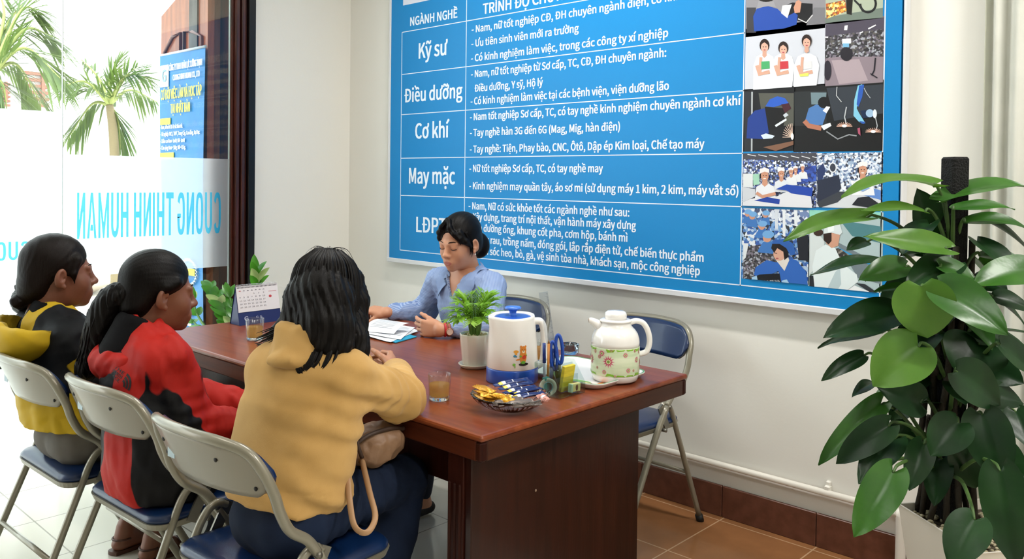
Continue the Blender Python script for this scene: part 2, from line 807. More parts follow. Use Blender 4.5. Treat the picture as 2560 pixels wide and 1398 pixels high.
wall_m = mat('wall_paint', '#ebe9e2', .75, bump=(60, .04))
ceil_m = mat('ceiling_paint', '#f0efe9', .8)
dark_wood = mat('dark_frame_wood', '#4a1d12', .35, var=('#2c100a', 6, (14, 14, .6)), coat=.3)
black_wood = mat('black_frame_edge', '#0b0a0b', .35)

struct('floor', MB().box((-0.9, 0.1, -.05), (7.08, 6.3, .1)), floor_mat(), label='tiled floor of the room, pale grey by the door and brown by the poster wall', cat='floor')
struct('ceiling', MB().box((-0.9, 0.1, 3.25), (7.08, 6.3, .1)), ceil_m, label='white ceiling of the room', cat='ceiling')
struct('wall_back', MB().box((-0.9, WY + .06, 1.6), (7.3, .12, 3.2)), wall_m, label='cream painted wall behind the blue poster board', cat='wall')
struct('wall_right', MB().box((2.66, 0.1, 1.6), (.12, 6.3, 3.2)), wall_m, label='white wall on the right side of the room', cat='wall')
struct('wall_front', MB().box((-0.9, -3.06, 1.6), (7.3, .12, 3.2)), mat('wall_front_paint', '#8f897d', .8), label='beige wall behind the viewer', cat='wall')
w = MB()
w.box((LX - .1, (2.50 + WY) / 2, 1.6), (.2, WY - 2.50, 3.2))
w.box((LX - .1, -.25, 3.06), (.2, 5.5, .28))
struct('wall_left', w, wall_m, label='short white wall between the dark door frame and the corner', cat='wall')

# moulded door frame at the right end of the glass front
t = MB()
for y0, y1, d in ((2.37, 2.385, .02), (2.385, 2.41, .045), (2.41, 2.418, .03), (2.418, 2.442, .05), (2.442, 2.457, .035)):
    t.box((LX + d / 2 - .1, (y0 + y1) / 2, 1.46), (.2 + d, y1 - y0, 2.92), bev=.004)
fr = struct('trim_1', t, dark_wood, label='dark moulded wooden frame beside the glass front', cat='door frame')
struct('frame_edge', MB().box((LX - .06, 2.4785, 1.46), (.24, .043, 2.92), bev=.003), black_wood, fr)
struct('head_rail', MB().box((LX - .06, 0.0, 2.88), (.22, 4.74, .08), bev=.004), dark_wood, fr)

# brown tile skirting, white pipe above it
sk = mat('brown_skirting_tile', '#6b4233', .3, var=('#583426', 7, (3, 3, 3)))
b = MB()
x = -4.42
for x1 in (-3.78, -3.37, -2.96, -2.56, -2.15, -1.742, -1.334, -.926, -.518, -.11, .3, .7, 1.1, 1.5, 1.9, 2.3, 2.6):
    b.box(((x + x1) / 2, WY - .006, .066), (x1 - x - .003, .014, .132), bev=.002)
    x = x1
struct('baseboard_back', b, sk, label='brown tile skirting along the poster wall', cat='baseboard')
pip = MB()
pip.tube([(-4.40, WY - .022, .225), (-1.06, WY - .022, .225)], .013, 12)
pip.tube(bez([(-1.06, WY - .022, .225), (-1.03, WY - .024, .222), (-1.015, WY - .026, .20), (-1.015, WY - .026, .0)], 6), .018, 12)
pm = mat('white_pipe', '#e4e1d8', .4)
pp = struct('trim_2', pip, pm, label='thin white pipe running along the wall above the skirting', cat='pipe')
for cx in (-3.5, -2.4, -1.29):
    c = MB().box((cx, WY - .012, .238), (.022, .028, .03), bev=.004)
    c.box((cx, WY - .006, .258), (.018, .016, .022), bev=.004)
    struct('pipe_clip', c, pm, pp)

# ceiling tubes (above the picture)
for i, (tx, ty) in enumerate(TUBES):
    f = thing('ceiling_light', ('white tube light on the ceiling over the %s' % ('table front', 'poster wall', 'plant side', 'viewer side')[i]), 'light', (tx, ty, 3.2), group='ceiling tube lights')
    MB().box((tx, ty, 3.175), (1.24, .14, .05), bev=.01).build('light_body', mat('lamp_white', '#f2f2ee', .5), f)
    MB().tube([(tx - .58, ty, 3.13), (tx + .58, ty, 3.13)], .014, 10).build('light_tube', mat('lamp_tube', '#ffffff', .4, emit=('#fff6e6', 6)), f)

# glass front: two panes with frosted film and mirrored lettering (read from the street)
gl = thin_glass('clear_pane', '#f6fbfa')


def film_mat():
    m = bpy.data.materials.new('frosted_film')
    m.use_nodes = True
    nt = m.node_tree
    nt.nodes.clear()
    N = nt.nodes.new
    out, tl, rf, tp, m1, m2 = N('ShaderNodeOutputMaterial'), N('ShaderNodeBsdfTranslucent'), N('ShaderNodeBsdfRefraction'), N('ShaderNodeBsdfDiffuse'), N('ShaderNodeMixShader'), N('ShaderNodeMixShader')
    tl.inputs[0].default_value = (.95, .97, 1, 1)
    rf.inputs[0].default_value = (.97, .98, 1, 1)
    rf.inputs['Roughness'].default_value = .16
    rf.inputs['IOR'].default_value = 1.18
    tp.inputs[0].default_value = (.9, .92, .94, 1)
    m1.inputs[0].default_value = .72
    m2.inputs[0].default_value = .12
    nt.links.new(tl.outputs[0], m1.inputs[1])
    nt.links.new(rf.outputs[0], m1.inputs[2])
    nt.links.new(m1.outputs[0], m2.inputs[1])
    nt.links.new(tp.outputs[0], m2.inputs[2])
    nt.links.new(m2.outputs[0], out.inputs[0])
    return m


film = film_mat()
lm = bpy.data.materials.new('cyan_film_letter')
lm.use_nodes = True
nt = lm.node_tree
nt.nodes.clear()
o_, tl_, df_, mx_ = [nt.nodes.new(x) for x in ('ShaderNodeOutputMaterial', 'ShaderNodeBsdfTranslucent', 'ShaderNodeBsdfDiffuse', 'ShaderNodeMixShader')]
tl_.inputs[0].default_value = (.20, .78, .92, 1)
df_.inputs[0].default_value = S('#2aa3d8')
mx_.inputs[0].default_value = .5
nt.links.new(tl_.outputs[0], mx_.inputs[1])
nt.links.new(df_.outputs[0], mx_.inputs[2])
nt.links.new(mx_.outputs[0], o_.inputs[0])

wins = []
for i, (y0, y1, f0, f1, lab) in enumerate(((1.497, 2.368, .911, 1.521, 'glass pane with frosted band and large cyan lettering'),
                                           (-1.2, 1.487, .55, 1.728, 'wide glass pane left of the lettered pane with small cyan letters'))):
    g = MB().box((LX, (y0 + y1) / 2, 1.43), (.010, y1 - y0, 2.82))
    wo = struct('window_%d' % (i + 1), g, gl, label=lab, cat='window')
    struct('frosted_film', MB().box((LX + .0065, (y0 + y1) / 2, (f0 + f1) / 2), (.002, y1 - y0 - .004, f1 - f0)), film, wo)
    e = MB()
    e.box((LX, y1 - .001, 1.43), (.013, .003, 2.82))
    struct('glass_edge', e, mat('glass_edge_green', '#b9c9c4', .2), wo)
    wins.append(wo)


def block_word(word, y0, z0, width, cap):
    """bold condensed capitals in one layer; y0 is where the first letter starts, running towards -Y"""
    adv = {'I': .42, 'M': 1.28, 'A': 1.08, ' ': .45}
    tot = sum(adv.get(c, 1.0) for c in word)
    un = width / tot
    mb = MB()
    x = 0.0

    def quad(p):
        vs = [(LX + .0085, y0 - px * un, z0 + pz_ * cap) for px, pz_ in p]
        mb.add(vs, [tuple(range(len(p)))], 0, False)

    def ring(a0, a1, n=26):
        pts = []
        for i in range(n + 1):
            a = a0 + (a1 - a0) * i / n
            c, s_ = math.cos(a), math.sin(a)
            e = lambda q, k: math.copysign(abs(q) ** k, q)
            pts.append(((x + .43 + .40 * e(c, .75), .5 + .5 * e(s_, .62)), (x + .43 + .17 * e(c, .75), .5 + .37 * e(s_, .55))))
        for i in range(n):
            quad([pts[i][0], pts[i + 1][0], pts[i + 1][1], pts[i][1]])
    for ch in word:
        R4 = lambda l, r, b, t: quad([(x + l, b), (x + r, b), (x + r, t), (x + l, t)])
        if ch == 'I':
            R4(.04, .28, 0, 1)
        elif ch == 'H':
            R4(.03, .27, 0, 1)
            R4(.59, .83, 0, 1)
            R4(.27, .59, .43, .57)
        elif ch == 'T':
            R4(.02, .84, .86, 1)
            R4(.31, .55, 0, .86)
        elif ch == 'N':
            R4(.03, .25, 0, 1)
            R4(.61, .83, 0, 1)
            quad([(x + .25, 1), (x + .25, .60), (x + .61, 0), (x + .61, .40)])
        elif ch == 'M':
            R4(.03, .25, 0, 1)
            R4(.89, 1.11, 0, 1)
            quad([(x + .25, 1), (x + .25, .62), (x + .50, 0), (x + .57, 0), (x + .57, .34)])
            quad([(x + .89, 1), (x + .57, .34), (x + .57, 0), (x + .64, 0), (x + .89, .62)])
        elif ch == 'A':
            quad([(x + .0, 0), (x + .23, 0), (x + .47, .80), (x + .35, 1)])
            quad([(x + .94, 0), (x + .59, 1), (x + .47, .80), (x + .71, 0)])
            quad([(x + .35, 1), (x + .47, .80), (x + .59, 1)])
            quad([(x + .315, .17), (x + .625, .17), (x + .585, .30), (x + .355, .30)])
        elif ch == 'U':
            R4(.03, .26, .28, 1)
            R4(.60, .83, .28, 1)
            for i in range(12):
                a, b = PI + PI * i / 12, PI + PI * (i + 1) / 12
                f1 = lambda q: (x + .43 + .40 * math.cos(q), .28 + .28 * math.sin(q))
                f2 = lambda q: (x + .43 + .17 * math.cos(q), .28 + .14 * math.sin(q))
                quad([f1(a), f1(b), f2(b), f2(a)])
        elif ch == 'O':
            ring(0, 2 * PI, 36)
        elif ch == 'C':
            ring(.42, 2 * PI - .42)
        elif ch == 'G':
            ring(.42, 2 * PI - .05)
            R4(.45, .83, .40, .50)
        x += adv.get(ch, 1.0)
    return mb


for i, (w_, y_, z_, wd_, cp_) in enumerate((('CUONG', 2.318, 1.10, .262, .232), ('THINH', 2.045, 1.10, .222, .232), ('HUMAN', 1.806, 1.10, .262, .232), ('CUONG THINH HUMAN', 1.342, 1.012, .80, .088))):
    struct('film_lettering', block_word(w_, y_, z_, wd_, cp_), lm, wins[0] if i < 3 else wins[1])
# ================================================================== blue recruitment board
PY = 3.155                                     # front face of the board
board = thing('poster_board', 'large blue printed job board with white table of text on the back wall', 'poster board', (-2.5, WY, .92))
blue = mat('board_blue', '#0b80c2', .42, spec=.3, bump=(160, .03))
alu = mat('board_frame_white', '#d9dadd', .35, metal=.15)
white_ink = mat('white_ink', '#dfeaf6', .5, spec=.2)
photo_edge = mat('photo_edge_white', '#d6e2ee', .5)
BX0, BX1, BZ0, BZ1 = -3.975, -1.024, .921, 2.66
MB().box(((BX0 + BX1) / 2, PY + .018, (BZ0 + BZ1) / 2), (BX1 - BX0 - .03, .036, BZ1 - BZ0 - .03)).build('printed_panel', blue, board)
fw = .026
for nm, c, d in (('frame_bottom', ((BX0 + BX1) / 2, PY + .020, BZ0 + fw / 2), (BX1 - BX0 + .002, .052, fw)),
                 ('frame_top', ((BX0 + BX1) / 2, PY + .020, BZ1 - fw / 2), (BX1 - BX0 + .002, .052, fw)),
                 ('frame_side', (BX0 + .009, PY + .020, (BZ0 + BZ1) / 2), (.018, .05, BZ1 - BZ0)),
                 ('frame_side', (BX1 - .004, PY + .020, (BZ0 + BZ1) / 2), (.008, .05, BZ1 - BZ0))):
    MB().box(c, d, bev=.003).build(nm, alu, board)


def pz(x, y):
    p = ony(x, y, PY)
    return p[0], p[2]


# ruled lines of the table
rul = MB()
RZ = (2.285, 2.036, 1.799, 1.542, 1.322, .998)
C0, C1, C2, C3 = -3.857, -3.308, -1.656, -1.098
lw = .0042


def rule(x0, x1, z0, z1):
    rul.box(((x0 + x1) / 2, PY - .0004, (z0 + z1) / 2), (abs(x1 - x0) + lw, .0008, abs(z1 - z0) + lw))


for i, z in enumerate(RZ):
    rule(C0, C2, z, z)
rule(C0, C0, RZ[-1], RZ[0])
rule(C1, C1, RZ[-1], RZ[0] + .14)
rule(C2, C2, RZ[-1], 2.6)
rule(C3, C3, RZ[-1] - .03, 2.6)
rule(C2, C3, RZ[-1], RZ[-1])
rul.build('table_rules', white_ink, board)
p0 = pz(1008, 14)
lg = MB()
lg.prism([(p0[0], p0[1]), (p0[0] + .31, p0[1]), (p0[0] + .31, p0[1] + .2), (p0[0], p0[1] + .2)], .0008, (0, PY, 0), (1, 0, 0), (0, 0, 1))
lg.build('white_logo_box', mat('logo_box', '#d5d8e6', .5), board)

# text: (words, left baseline px, right baseline px, cap height px at the left end, weight)
TX = [('NGÀNH NGHỀ', (1026.2, 63.7), (1143.2, 45.8), 21, .10),
      ('Kỹ sư', (1047.7, 146), (1118.5, 137.7), 37, .085),
      ('Điều dưỡng', (1011.9, 254), (1155.7, 246.9), 33, .085),
      ('Cơ khí', (1038.7, 347), (1122.8, 343.5), 37, .085),
      ('May mặc', (1023.2, 459), (1137, 460.8), 38, .085),
      ('LĐPT', (1041.5, 581.2), (1115, 584.5), 37, .085),
      ('TRÌNH ĐỘ CHUYÊN MÔN', (1208, 32.2), (1512, -15), 25, .10),
      ('- Nam, nữ tốt nghiệp CĐ, ĐH chuyên ngành điện, cơ khí', (1180, 79.4), (1697, 3.5), 17, .10),
      ('- Ưu tiên sinh viên mới ra trường', (1179.3, 116.3), (1446.6, 82), 17, .10),
      ('- Có kinh nghiệm làm việc, trong các công ty xí nghiệp', (1178.2, 153.1), (1670, 94.4), 17, .10),
      ('- Nam, nữ tốt nghiệp từ Sơ cấp, TC, CĐ, ĐH chuyên ngành:', (1178.2, 193.2), (1665.2, 143.2), 17, .10),
      ('Điều dưỡng, Y sỹ, Hộ lý', (1187.2, 228.3), (1357, 216), 17, .10),
      ('- Có kinh nghiệm làm việc tại các bệnh viện, viện dưỡng lão', (1177.2, 261.9), (1672, 225), 17, .10),
      ('- Nam tốt nghiệp Sơ cấp, TC, có tay nghề kinh nghiệm chuyên ngành cơ khí', (1175.7, 301.3), (1852.5, 262.8), 17, .10),
      ('- Tay nghề hàn 3G đến 6G (Mag, Mig, hàn điện)', (1175.7, 339.9), (1549.7, 327.3), 17, .10),
      ('- Tay nghề: Tiện, Phay bào, CNC, Ôtô, Dập ép Kim loại, Chế tạo máy', (1175.4, 381), (1760.6, 371.4), 17, .10),
      ('- Nữ tốt nghiệp Sơ cấp, TC, có tay nghề may', (1174, 429.6), (1507, 431.4), 17, .10),
      ('- Kinh nghiệm may quần tây, áo sơ mi (sử dụng máy 1 kim, 2 kim, máy vắt sổ)', (1173.7, 473.6), (1845.7, 488.3), 17, .10),
      ('- Nam, Nữ có sức khỏe tốt các ngành nghề như sau:', (1172.2, 523.2), (1573, 541.6), 17, .10),
      ('Xây dựng, trang trí nội thất, vận hành máy xây dựng', (1182, 550), (1589.7, 574.6), 17, .10),
      ('Lắp đường ống, khung cốt pha, cơm hộp, bánh mì', (1182, 578), (1568.4, 604), 17, .10),
      ('Trồng rau, trồng nấm, đóng gói, lắp rắp điện tử, chế biến thực phẩm', (1182, 607), (1758.6, 653.6), 17, .10),
      ('Chăm sóc heo, bò, gà, vệ sinh tòa nhà, khách sạn, mộc công nghiệp', (1182, 635), (1749.5, 686.6), 17, .10)]
its = []
for s_, a, b_, cap, bold in TX:
    A, B = pz(*a), pz(*b_)
    zz = (A[1] + B[1]) / 2
    cm = cap * depth((A[0], PY, zz)) / FPX
    its.append((s_, (lambda u, v, X=A[0], Z=zz: (X + u, PY - .0009, Z + v)), B[0] - A[0], cm, bold * .75, (0, -.00006, 0)))
for l in lettering(its):
    l.build('lettering', white_ink, board)


# printed photographs on the board (flat prints, drawn as shapes of ink on each print)
def ink(h):
    return mat('ink_' + h.lstrip('#'), h, .45, spec=.3)


def speck(name, cols, scale, st=(1, 1, 1)):
    if name in MATS:
        return MATS[name]
    m = bpy.data.materials.new(name)
    m.use_nodes = True
    nt = m.node_tree
    b = nt.nodes['Principled BSDF']
    b.inputs['Roughness'].default_value = .45
    tc, mp, vo, sp, cr = [nt.nodes.new(x) for x in ('ShaderNodeTexCoord', 'ShaderNodeMapping', 'ShaderNodeTexVoronoi', 'ShaderNodeSeparateColor', 'ShaderNodeValToRGB')]
    mp.inputs['Scale'].default_value = st
    vo.inputs['Scale'].default_value = scale
    nt.links.new(tc.outputs['Object'], mp.inputs[0])
    nt.links.new(mp.outputs[0], vo.inputs['Vector'])
    nt.links.new(vo.outputs['Color'], sp.inputs[0])
    nt.links.new(sp.outputs[0], cr.inputs[0])
    cr.color_ramp.interpolation = 'CONSTANT'
    e = cr.color_ramp.elements
    while len(e) < len(cols):
        e.new(.5)
    for i, c in enumerate(cols):
        e[i].position = i / len(cols)
        e[i].color = S(c)
    nt.links.new(cr.outputs[0], b.inputs['Base Color'])
    MATS[name] = m
    return m


def oval(cx, cy, rx, ry, n=16, rot=0.0):
    c, s_ = math.cos(rot), math.sin(rot)
    o = []
    for i in range(n):
        a = 2 * PI * i / n
        x, y = rx * math.cos(a), ry * math.sin(a)
        o.append((cx + x * c - y * s_, cy + x * s_ + y * c))
    return o


def stroke(p, w):
    P = [np.array(q, float) for q in p]
    L, R_ = [], []
    for i in range(len(P)):
        d = nrm(P[min(i + 1, len(P) - 1)] - P[max(i - 1, 0)])
        nn = np.array([-d[1], d[0]]) * w / 2
        L.append(tuple(P[i] + nn))
        R_.append(tuple(P[i] - nn))
    return L + R_[::-1]


class Print:
    """a flat photograph: a sheet plus shapes of ink; shapes given in the coordinates of a zoomed view (origin, scale)"""
    def __init__(s, corners, base, org=(0, 0), sc=1.0):
        s.mb, s.mats, s.k, s.org, s.sc = MB(), [], 0, org, sc
        s.clip = [pz(*c) for c in corners]
        s.xs = [c[0] for c in s.clip]
        s.zs = [c[1] for c in s.clip]
        s.raw([(min(s.xs), min(s.zs)), (max(s.xs), min(s.zs)), (max(s.xs), max(s.zs)), (min(s.xs), max(s.zs))], base)

    def raw(s, poly, m):
        if m not in s.mats:
            s.mats.append(m)
        y = PY - .0008 - .00012 * s.k
        s.k += 1
        a = sum(poly[i][0] * poly[(i + 1) % len(poly)][1] - poly[(i + 1) % len(poly)][0] * poly[i][1] for i in range(len(poly)))
        if a < 0:
            poly = poly[::-1]
        s.mb.add([(p[0], y, p[1]) for p in poly], [tuple(range(len(poly)))], s.mats.index(m), False)

    def sh(s, poly, m):
        m = ink(m) if isinstance(m, str) else m
        P = [pz(s.org[0] + x / s.sc, s.org[1] + y / s.sc) for x, y in poly]
        x0, x1, z0, z1 = min(s.xs), max(s.xs), min(s.zs), max(s.zs)
        for ax, lim, sg in ((0, x0, 1), (0, x1, -1), (1, z0, 1), (1, z1, -1)):   # keep the ink on its sheet
            Q = []
            for i in range(len(P)):
                a, b = P[i], P[(i + 1) % len(P)]
                ia, ib = (a[ax] - lim) * sg >= 0, (b[ax] - lim) * sg >= 0
                if ia:
                    Q.append(a)
                if ia != ib:
                    t = (lim - a[ax]) / (b[ax] - a[ax])
                    Q.append((a[0] + t * (b[0] - a[0]), a[1] + t * (b[1] - a[1])))
            P = Q
            if len(P) < 3:
                return s
        s.raw(P, m)
        return s

    def done(s, label):
        s.mb.build('printed_photo', s.mats, board, label=label)


O3, K3 = (1500, 0), 3.1775
O4, K4 = (1800, 380), 3.328
skin, hairk = '#c9937a', '#17120f'
hall = speck('ink_hall', ['#2c3350', '#dfe6f0', '#45507c', '#8fa0c4', '#20242f', '#3b57a8'], 150)
hall2 = speck('ink_hall_pale', ['#c8d4e6', '#f0f3f8', '#5a6f98', '#98aecb', '#31374a', '#e2e9f2'], 130)
clut = speck('ink_workshop', ['#1d1a22', '#3c3844', '#716a78', '#2a2a2e', '#55524f', '#9fa2ad'], 140)
bluecrowd = speck('ink_blue_crowd', ['#3d6db0', '#6f9cd0', '#1f2733', '#a9bfd8', '#2c55a0', '#d8dfe6'], 90)

P = Print([(1866, -70), (2063, 70)], ink('#8b8a90'), O3, K3)
P.sh([(1165, 60), (1240, 60), (1240, 260), (1165, 260)], '#3a3a40').sh([(1700, 60), (1790, 60), (1790, 190), (1640, 200)], '#77777d')
P.sh([(1480, 40), (1530, 20), (1690, 30), (1690, 110), (1640, 185), (1490, 140)], '#15151a')
P.sh([(1225, 250), (1218, 130), (1250, 62), (1340, 50), (1410, 70), (1480, 135), (1545, 100), (1572, 120), (1562, 195), (1470, 225), (1340, 240)], '#2149a4')
P.sh([(1245, 70), (1262, 5), (1380, 12), (1400, 60), (1330, 48)], '#96959b').sh(oval(1320, -8, 60, 24), hairk)
P.sh([(1450, 45), (1525, 35), (1490, 145), (1440, 105)], '#dcdce2').sh([(1548, 105), (1540, 60), (1560, 10), (1580, 0), (1602, 18), (1590, 100)], skin)
P.sh(stroke([(1575, 150), (1640, 180), (1690, 120)], 9), '#cfcfd2').done('photo of a person in a blue jacket at a machine')

P = Print([(2065.5, -70), (2207, 45)], ink('#a9b3a0'), O3, K3)
P.sh([(1790, 140), (2255, 60), (2255, 180), (1790, 190)], '#6f7d74').sh([(1795, 30), (1950, 0), (1960, 90), (1800, 150)], speck('ink_flame', ['#e8a437', '#f6dd8c', '#b5561d', '#7b4a21'], 120))
P.sh([(1955, -10), (2010, -10), (2000, 120), (1960, 110)], '#1b1715').sh(stroke([oval(2130, 30, 62, 68, 24)[i % 24] for i in range(20, 37)], 18), '#1a1c1e').sh(stroke([(2020, 0), (2060, 40), (2090, 90)], 16), '#232527')
P.done('photo of a machine with flames beside a black wheel')

P = Print([(1864.5, 72.5), (2062, 212)], ink('#c9cdd8'), O3, K3)
for hx, hy, w_, bc, sl in ((1308, 365, 70, '#4aa66a', -1), (1458, 385, 72, '#c23b46', 0), (1645, 330, 80, '#d7d8dc', 1)):
    P.sh([(hx - w_ * 1.3, 720), (hx - w_ * 1.25, 520), (hx - w_ * .9, 450), (hx - 20, 425), (hx + 25, 425), (hx + w_ * .95, 450), (hx + w_ * 1.25, 520), (hx + w_ * .9, 720)], '#e9eef5')
    P.sh(oval(hx, hy - 4, 40, 52), '#2a1d1a').sh(oval(hx, hy + 12, 29, 40), '#d9ab98').sh([(hx - 14, hy + 40), (hx + 14, hy + 40), (hx + 18, hy + 78), (hx - 2, hy + 95), (hx - 18, hy + 78)], '#cfa08c')
    P.sh(stroke([(hx - 34, hy - 16), (hx, hy - 36), (hx + 34, hy - 12)], 15), '#2a1d1a').sh(oval(hx - 10, hy + 8, 5, 3), '#2a1d1a').sh(oval(hx + 11, hy + 8, 5, 3), '#2a1d1a').sh(oval(hx + 1, hy + 32, 9, 4), '#b0445a')
    P.sh(stroke([(hx - w_ * .85, 520), (hx - w_ * .6, 590), (hx + w_ * .6, 570)], 30), '#d2a48f').sh(stroke([(hx - w_ * .5, 585), (hx - w_ * .45, 500), (hx - w_ * .4, 455)], 22), '#d2a48f')
    P.sh([(hx - 25, 490), (hx + 40, 485), (hx + 42, 545), (hx - 25, 552)], bc)
P.sh([(1590, 590), (1660, 580), (1660, 605), (1592, 610)], '#d8e26a').done('photo of three smiling nurses in white holding name cards')

P = Print([(2064, 58), (2207.5, 206)], ink('#6d6474'), O3, K3)
P.sh([(1790, 180), (2255, 140), (2255, 330), (1790, 330)], '#4d4857').sh([(1790, 290), (2255, 230), (2255, 470), (1790, 470)], clut)
P.sh([(1790, 465), (1900, 450), (2255, 450), (2255, 680), (1790, 690)], '#8a7d87').sh([(1840, 480), (2060, 470), (2130, 640), (1900, 670)], '#a99aa2')
P.sh([(1925, 310), (1995, 305), (1995, 345), (1925, 350)], '#e9eef6').sh([(1930, 345), (1980, 345), (1980, 375), (1930, 375)], '#7ab4da')
for q in ([(1945, 205), (1970, 200), (1965, 240), (1940, 240)], [(2130, 225), (2190, 195), (2195, 203), (2135, 235)], [(2065, 260), (2090, 248), (2092, 256), (2068, 268)], [(1790, 290), (1815, 295), (1812, 302), (1790, 300)]):
    P.sh(q, '#f3f3f8')
P.sh(stroke([(2190, 460), (2180, 560), (2160, 600)], 12), '#22202a').sh(stroke([(2150, 585), (2205, 620)], 9), '#22202a').sh(oval(1810, 560, 30, 80), '#2a2733').sh(oval(1960, 430, 50, 55), '#26242c').done('photo of a grey workshop hall with a shiny floor')

P = Print([(1860, 224), (1985.5, 377)], ink('#1a1b1f'), O3, K3)
P.sh([(1260, 740), (1540, 740), (1540, 1000), (1300, 1000)], '#54564f').sh([(1150, 730), (1210, 730), (1210, 1200), (1150, 1210)], '#2a2c33').sh([(1203, 730), (1215, 730), (1212, 1205), (1200, 1208)], '#b6bcc0')
P.sh([(1165, 1100), (1175, 940), (1230, 880), (1310, 860), (1345, 940), (1340, 1060), (1300, 1105)], '#1f3c8c').sh([(1310, 850), (1480, 860), (1460, 1000), (1340, 1040)], '#131316')
P.sh([(1315, 845), (1350, 790), (1410, 765), (1470, 780), (1500, 820), (1440, 835), (1380, 852)], '#2c5cc0').sh([(1440, 830), (1500, 820), (1520, 860), (1470, 900)], '#45202a')
P.sh([(1390, 995), (1480, 940), (1485, 955), (1400, 1010)], '#dbe3ea').sh([(1455, 915), (1480, 895), (1500, 915), (1470, 935)], '#c6cfd8').sh([(1280, 1075), (1320, 1060), (1390, 1080), (1370, 1100), (1300, 1105)], '#cfdcea')
for a in range(9):
    P.sh(stroke([(1532, 1090), (1532 - 80 * math.cos(a * .19), 1090 - 110 * math.sin(a * .19))], 4), '#f0d2c0')
P.sh(oval(1530, 1085, 12, 26), '#fff4ec').sh([(1300, 1170), (1540, 1120), (1540, 1150), (1400, 1200)], '#7d5a48').done('dark photo of a welder in a blue hat')

P = Print([(1986.5, 215), (2206.5, 377)], ink('#17181a'), O3, K3)
P.sh([(1545, 730), (1800, 720), (1800, 1000), (1545, 1000)], '#292d30').sh([(1675, 735), (1800, 735), (1790, 830), (1680, 830)], '#6f858e').sh([(1800, 700), (2250, 670), (2250, 900), (1860, 960)], '#343a43')
P.sh([(1630, 960), (1660, 860), (1720, 830), (1790, 850), (1800, 900), (1770, 990), (1700, 1000)], '#4d79b4').sh(oval(1780, 815, 48, 46), '#15161a').sh([(1770, 880), (1800, 845), (1830, 850), (1800, 900)], '#e8eef4')
P.sh(stroke([(1625, 960), (1660, 1000), (1760, 1020)], 38), '#b1745c').sh([(1755, 1000), (1830, 975), (1840, 1000), (1780, 1035)], '#dfe6ec').sh(stroke([(1800, 1045), (1890, 1105), (1980, 1070), (2040, 1080)], 10), '#8f9499')
P.sh([(2020, 800), (2050, 680), (2085, 670), (2075, 760), (2040, 860), (2060, 900), (2110, 980), (2060, 970), (2015, 920)], '#7ec1dd').sh([(2060, 680), (2100, 672), (2085, 770), (2055, 850), (2040, 830)], '#2d59b0')
P.sh([(2070, 880), (2170, 870), (2175, 930), (2090, 940)], '#182a4c').sh(oval(2145, 900, 32, 32), '#98b7d6').sh(oval(2185, 905, 16, 36), '#dbe2ea').sh([(2060, 960), (2110, 970), (2100, 985), (2080, 982)], '#2d59b0')
P.sh(stroke([(1885, 690), (1880, 760), (1920, 810)], 6), '#c5c8cc').sh(stroke([(2190, 930), (2205, 1000), (2190, 1050)], 7), '#b9bec4').sh(stroke([(1960, 850), (1945, 930), (1960, 990)], 9), '#b9bec4').sh(stroke([(2100, 700), (2120, 740), (2150, 780)], 5), '#b9bec4')
for cx, cy, n_ in ((1945, 1005, 12), (2175, 1050, 12)):
    for a in range(n_):
        P.sh(stroke([(cx, cy), (cx + 62 * math.cos(a * PI / (n_ - 1)), cy - 34 * math.sin(a * PI / (n_ - 1)))], 4), '#e7b9a4')
    P.sh(oval(cx, cy - 4, 20, 12), '#fff8f4')
P.sh([(2050, 1020), (2070, 1015), (2075, 1080), (2055, 1060)], '#a8506a').done('dark photo of a welder and a blue robot arm throwing sparks')


def worker(P, x, y, s, cap, coat):
    P.sh([(x - 85 * s, y + 230 * s), (x - 70 * s, y + 120 * s), (x - 20 * s, y + 92 * s), (x + 30 * s, y + 92 * s), (x + 78 * s, y + 120 * s), (x + 95 * s, y + 230 * s)], coat)
    P.sh([(x - 18 * s, y + 50 * s), (x + 20 * s, y + 50 * s), (x + 24 * s, y + 100 * s), (x, y + 120 * s), (x - 22 * s, y + 100 * s)], skin)
    P.sh(oval(x, y + 30 * s, 33 * s, 44 * s), skin).sh(stroke([(x - 34 * s, y + 50 * s), (x - 36 * s, y + 10 * s)], 9 * s), hairk)
    P.sh(oval(x - 11 * s, y + 26 * s, 5 * s, 3 * s), hairk).sh(oval(x + 12 * s, y + 26 * s, 5 * s, 3 * s), hairk).sh(oval(x, y + 52 * s, 13 * s, 4 * s), '#f2e9e4')
    P.sh([(x - 40 * s, y + 10 * s), (x - 42 * s, y - 25 * s), (x, y - 42 * s), (x + 38 * s, y - 25 * s), (x + 38 * s, y + 6 * s), (x, y - 6 * s)], cap)


P = Print([(1858, 383.5), (2041, 520)], hall, O4, K4)
P.sh([(195, 8), (803, 8), (803, 80), (195, 60)], '#4a4a52')
for i in range(7):
    P.sh(stroke([(230 + 90 * i, 20 + 3 * i), (300 + 90 * i, 34 + 4 * i)], 6), '#e9ecf2')
P.sh([(640, 140), (803, 110), (803, 240), (560, 290), (470, 300), (500, 270)], speck('ink_cloth', ['#1d3a8e', '#264aa8', '#142a6c', '#2f58bd'], 90)).sh([(195, 180), (275, 180), (275, 300), (195, 290)], '#d8dde0').sh([(275, 185), (330, 180), (330, 270), (280, 275)], '#9fcfb8')
worker(P, 690, 120, .45, '#e8e6ea', '#dfe2e8')
worker(P, 632, 135, .5, '#e8e6ea', '#dfe2e8')
worker(P, 595, 150, .55, '#e8e6ea', '#dfe2e8')
worker(P, 515, 160, .75, '#e8e6ea', '#d9dde6')
worker(P, 378, 170, 1.0, '#ece4e6', '#dfe2ea')
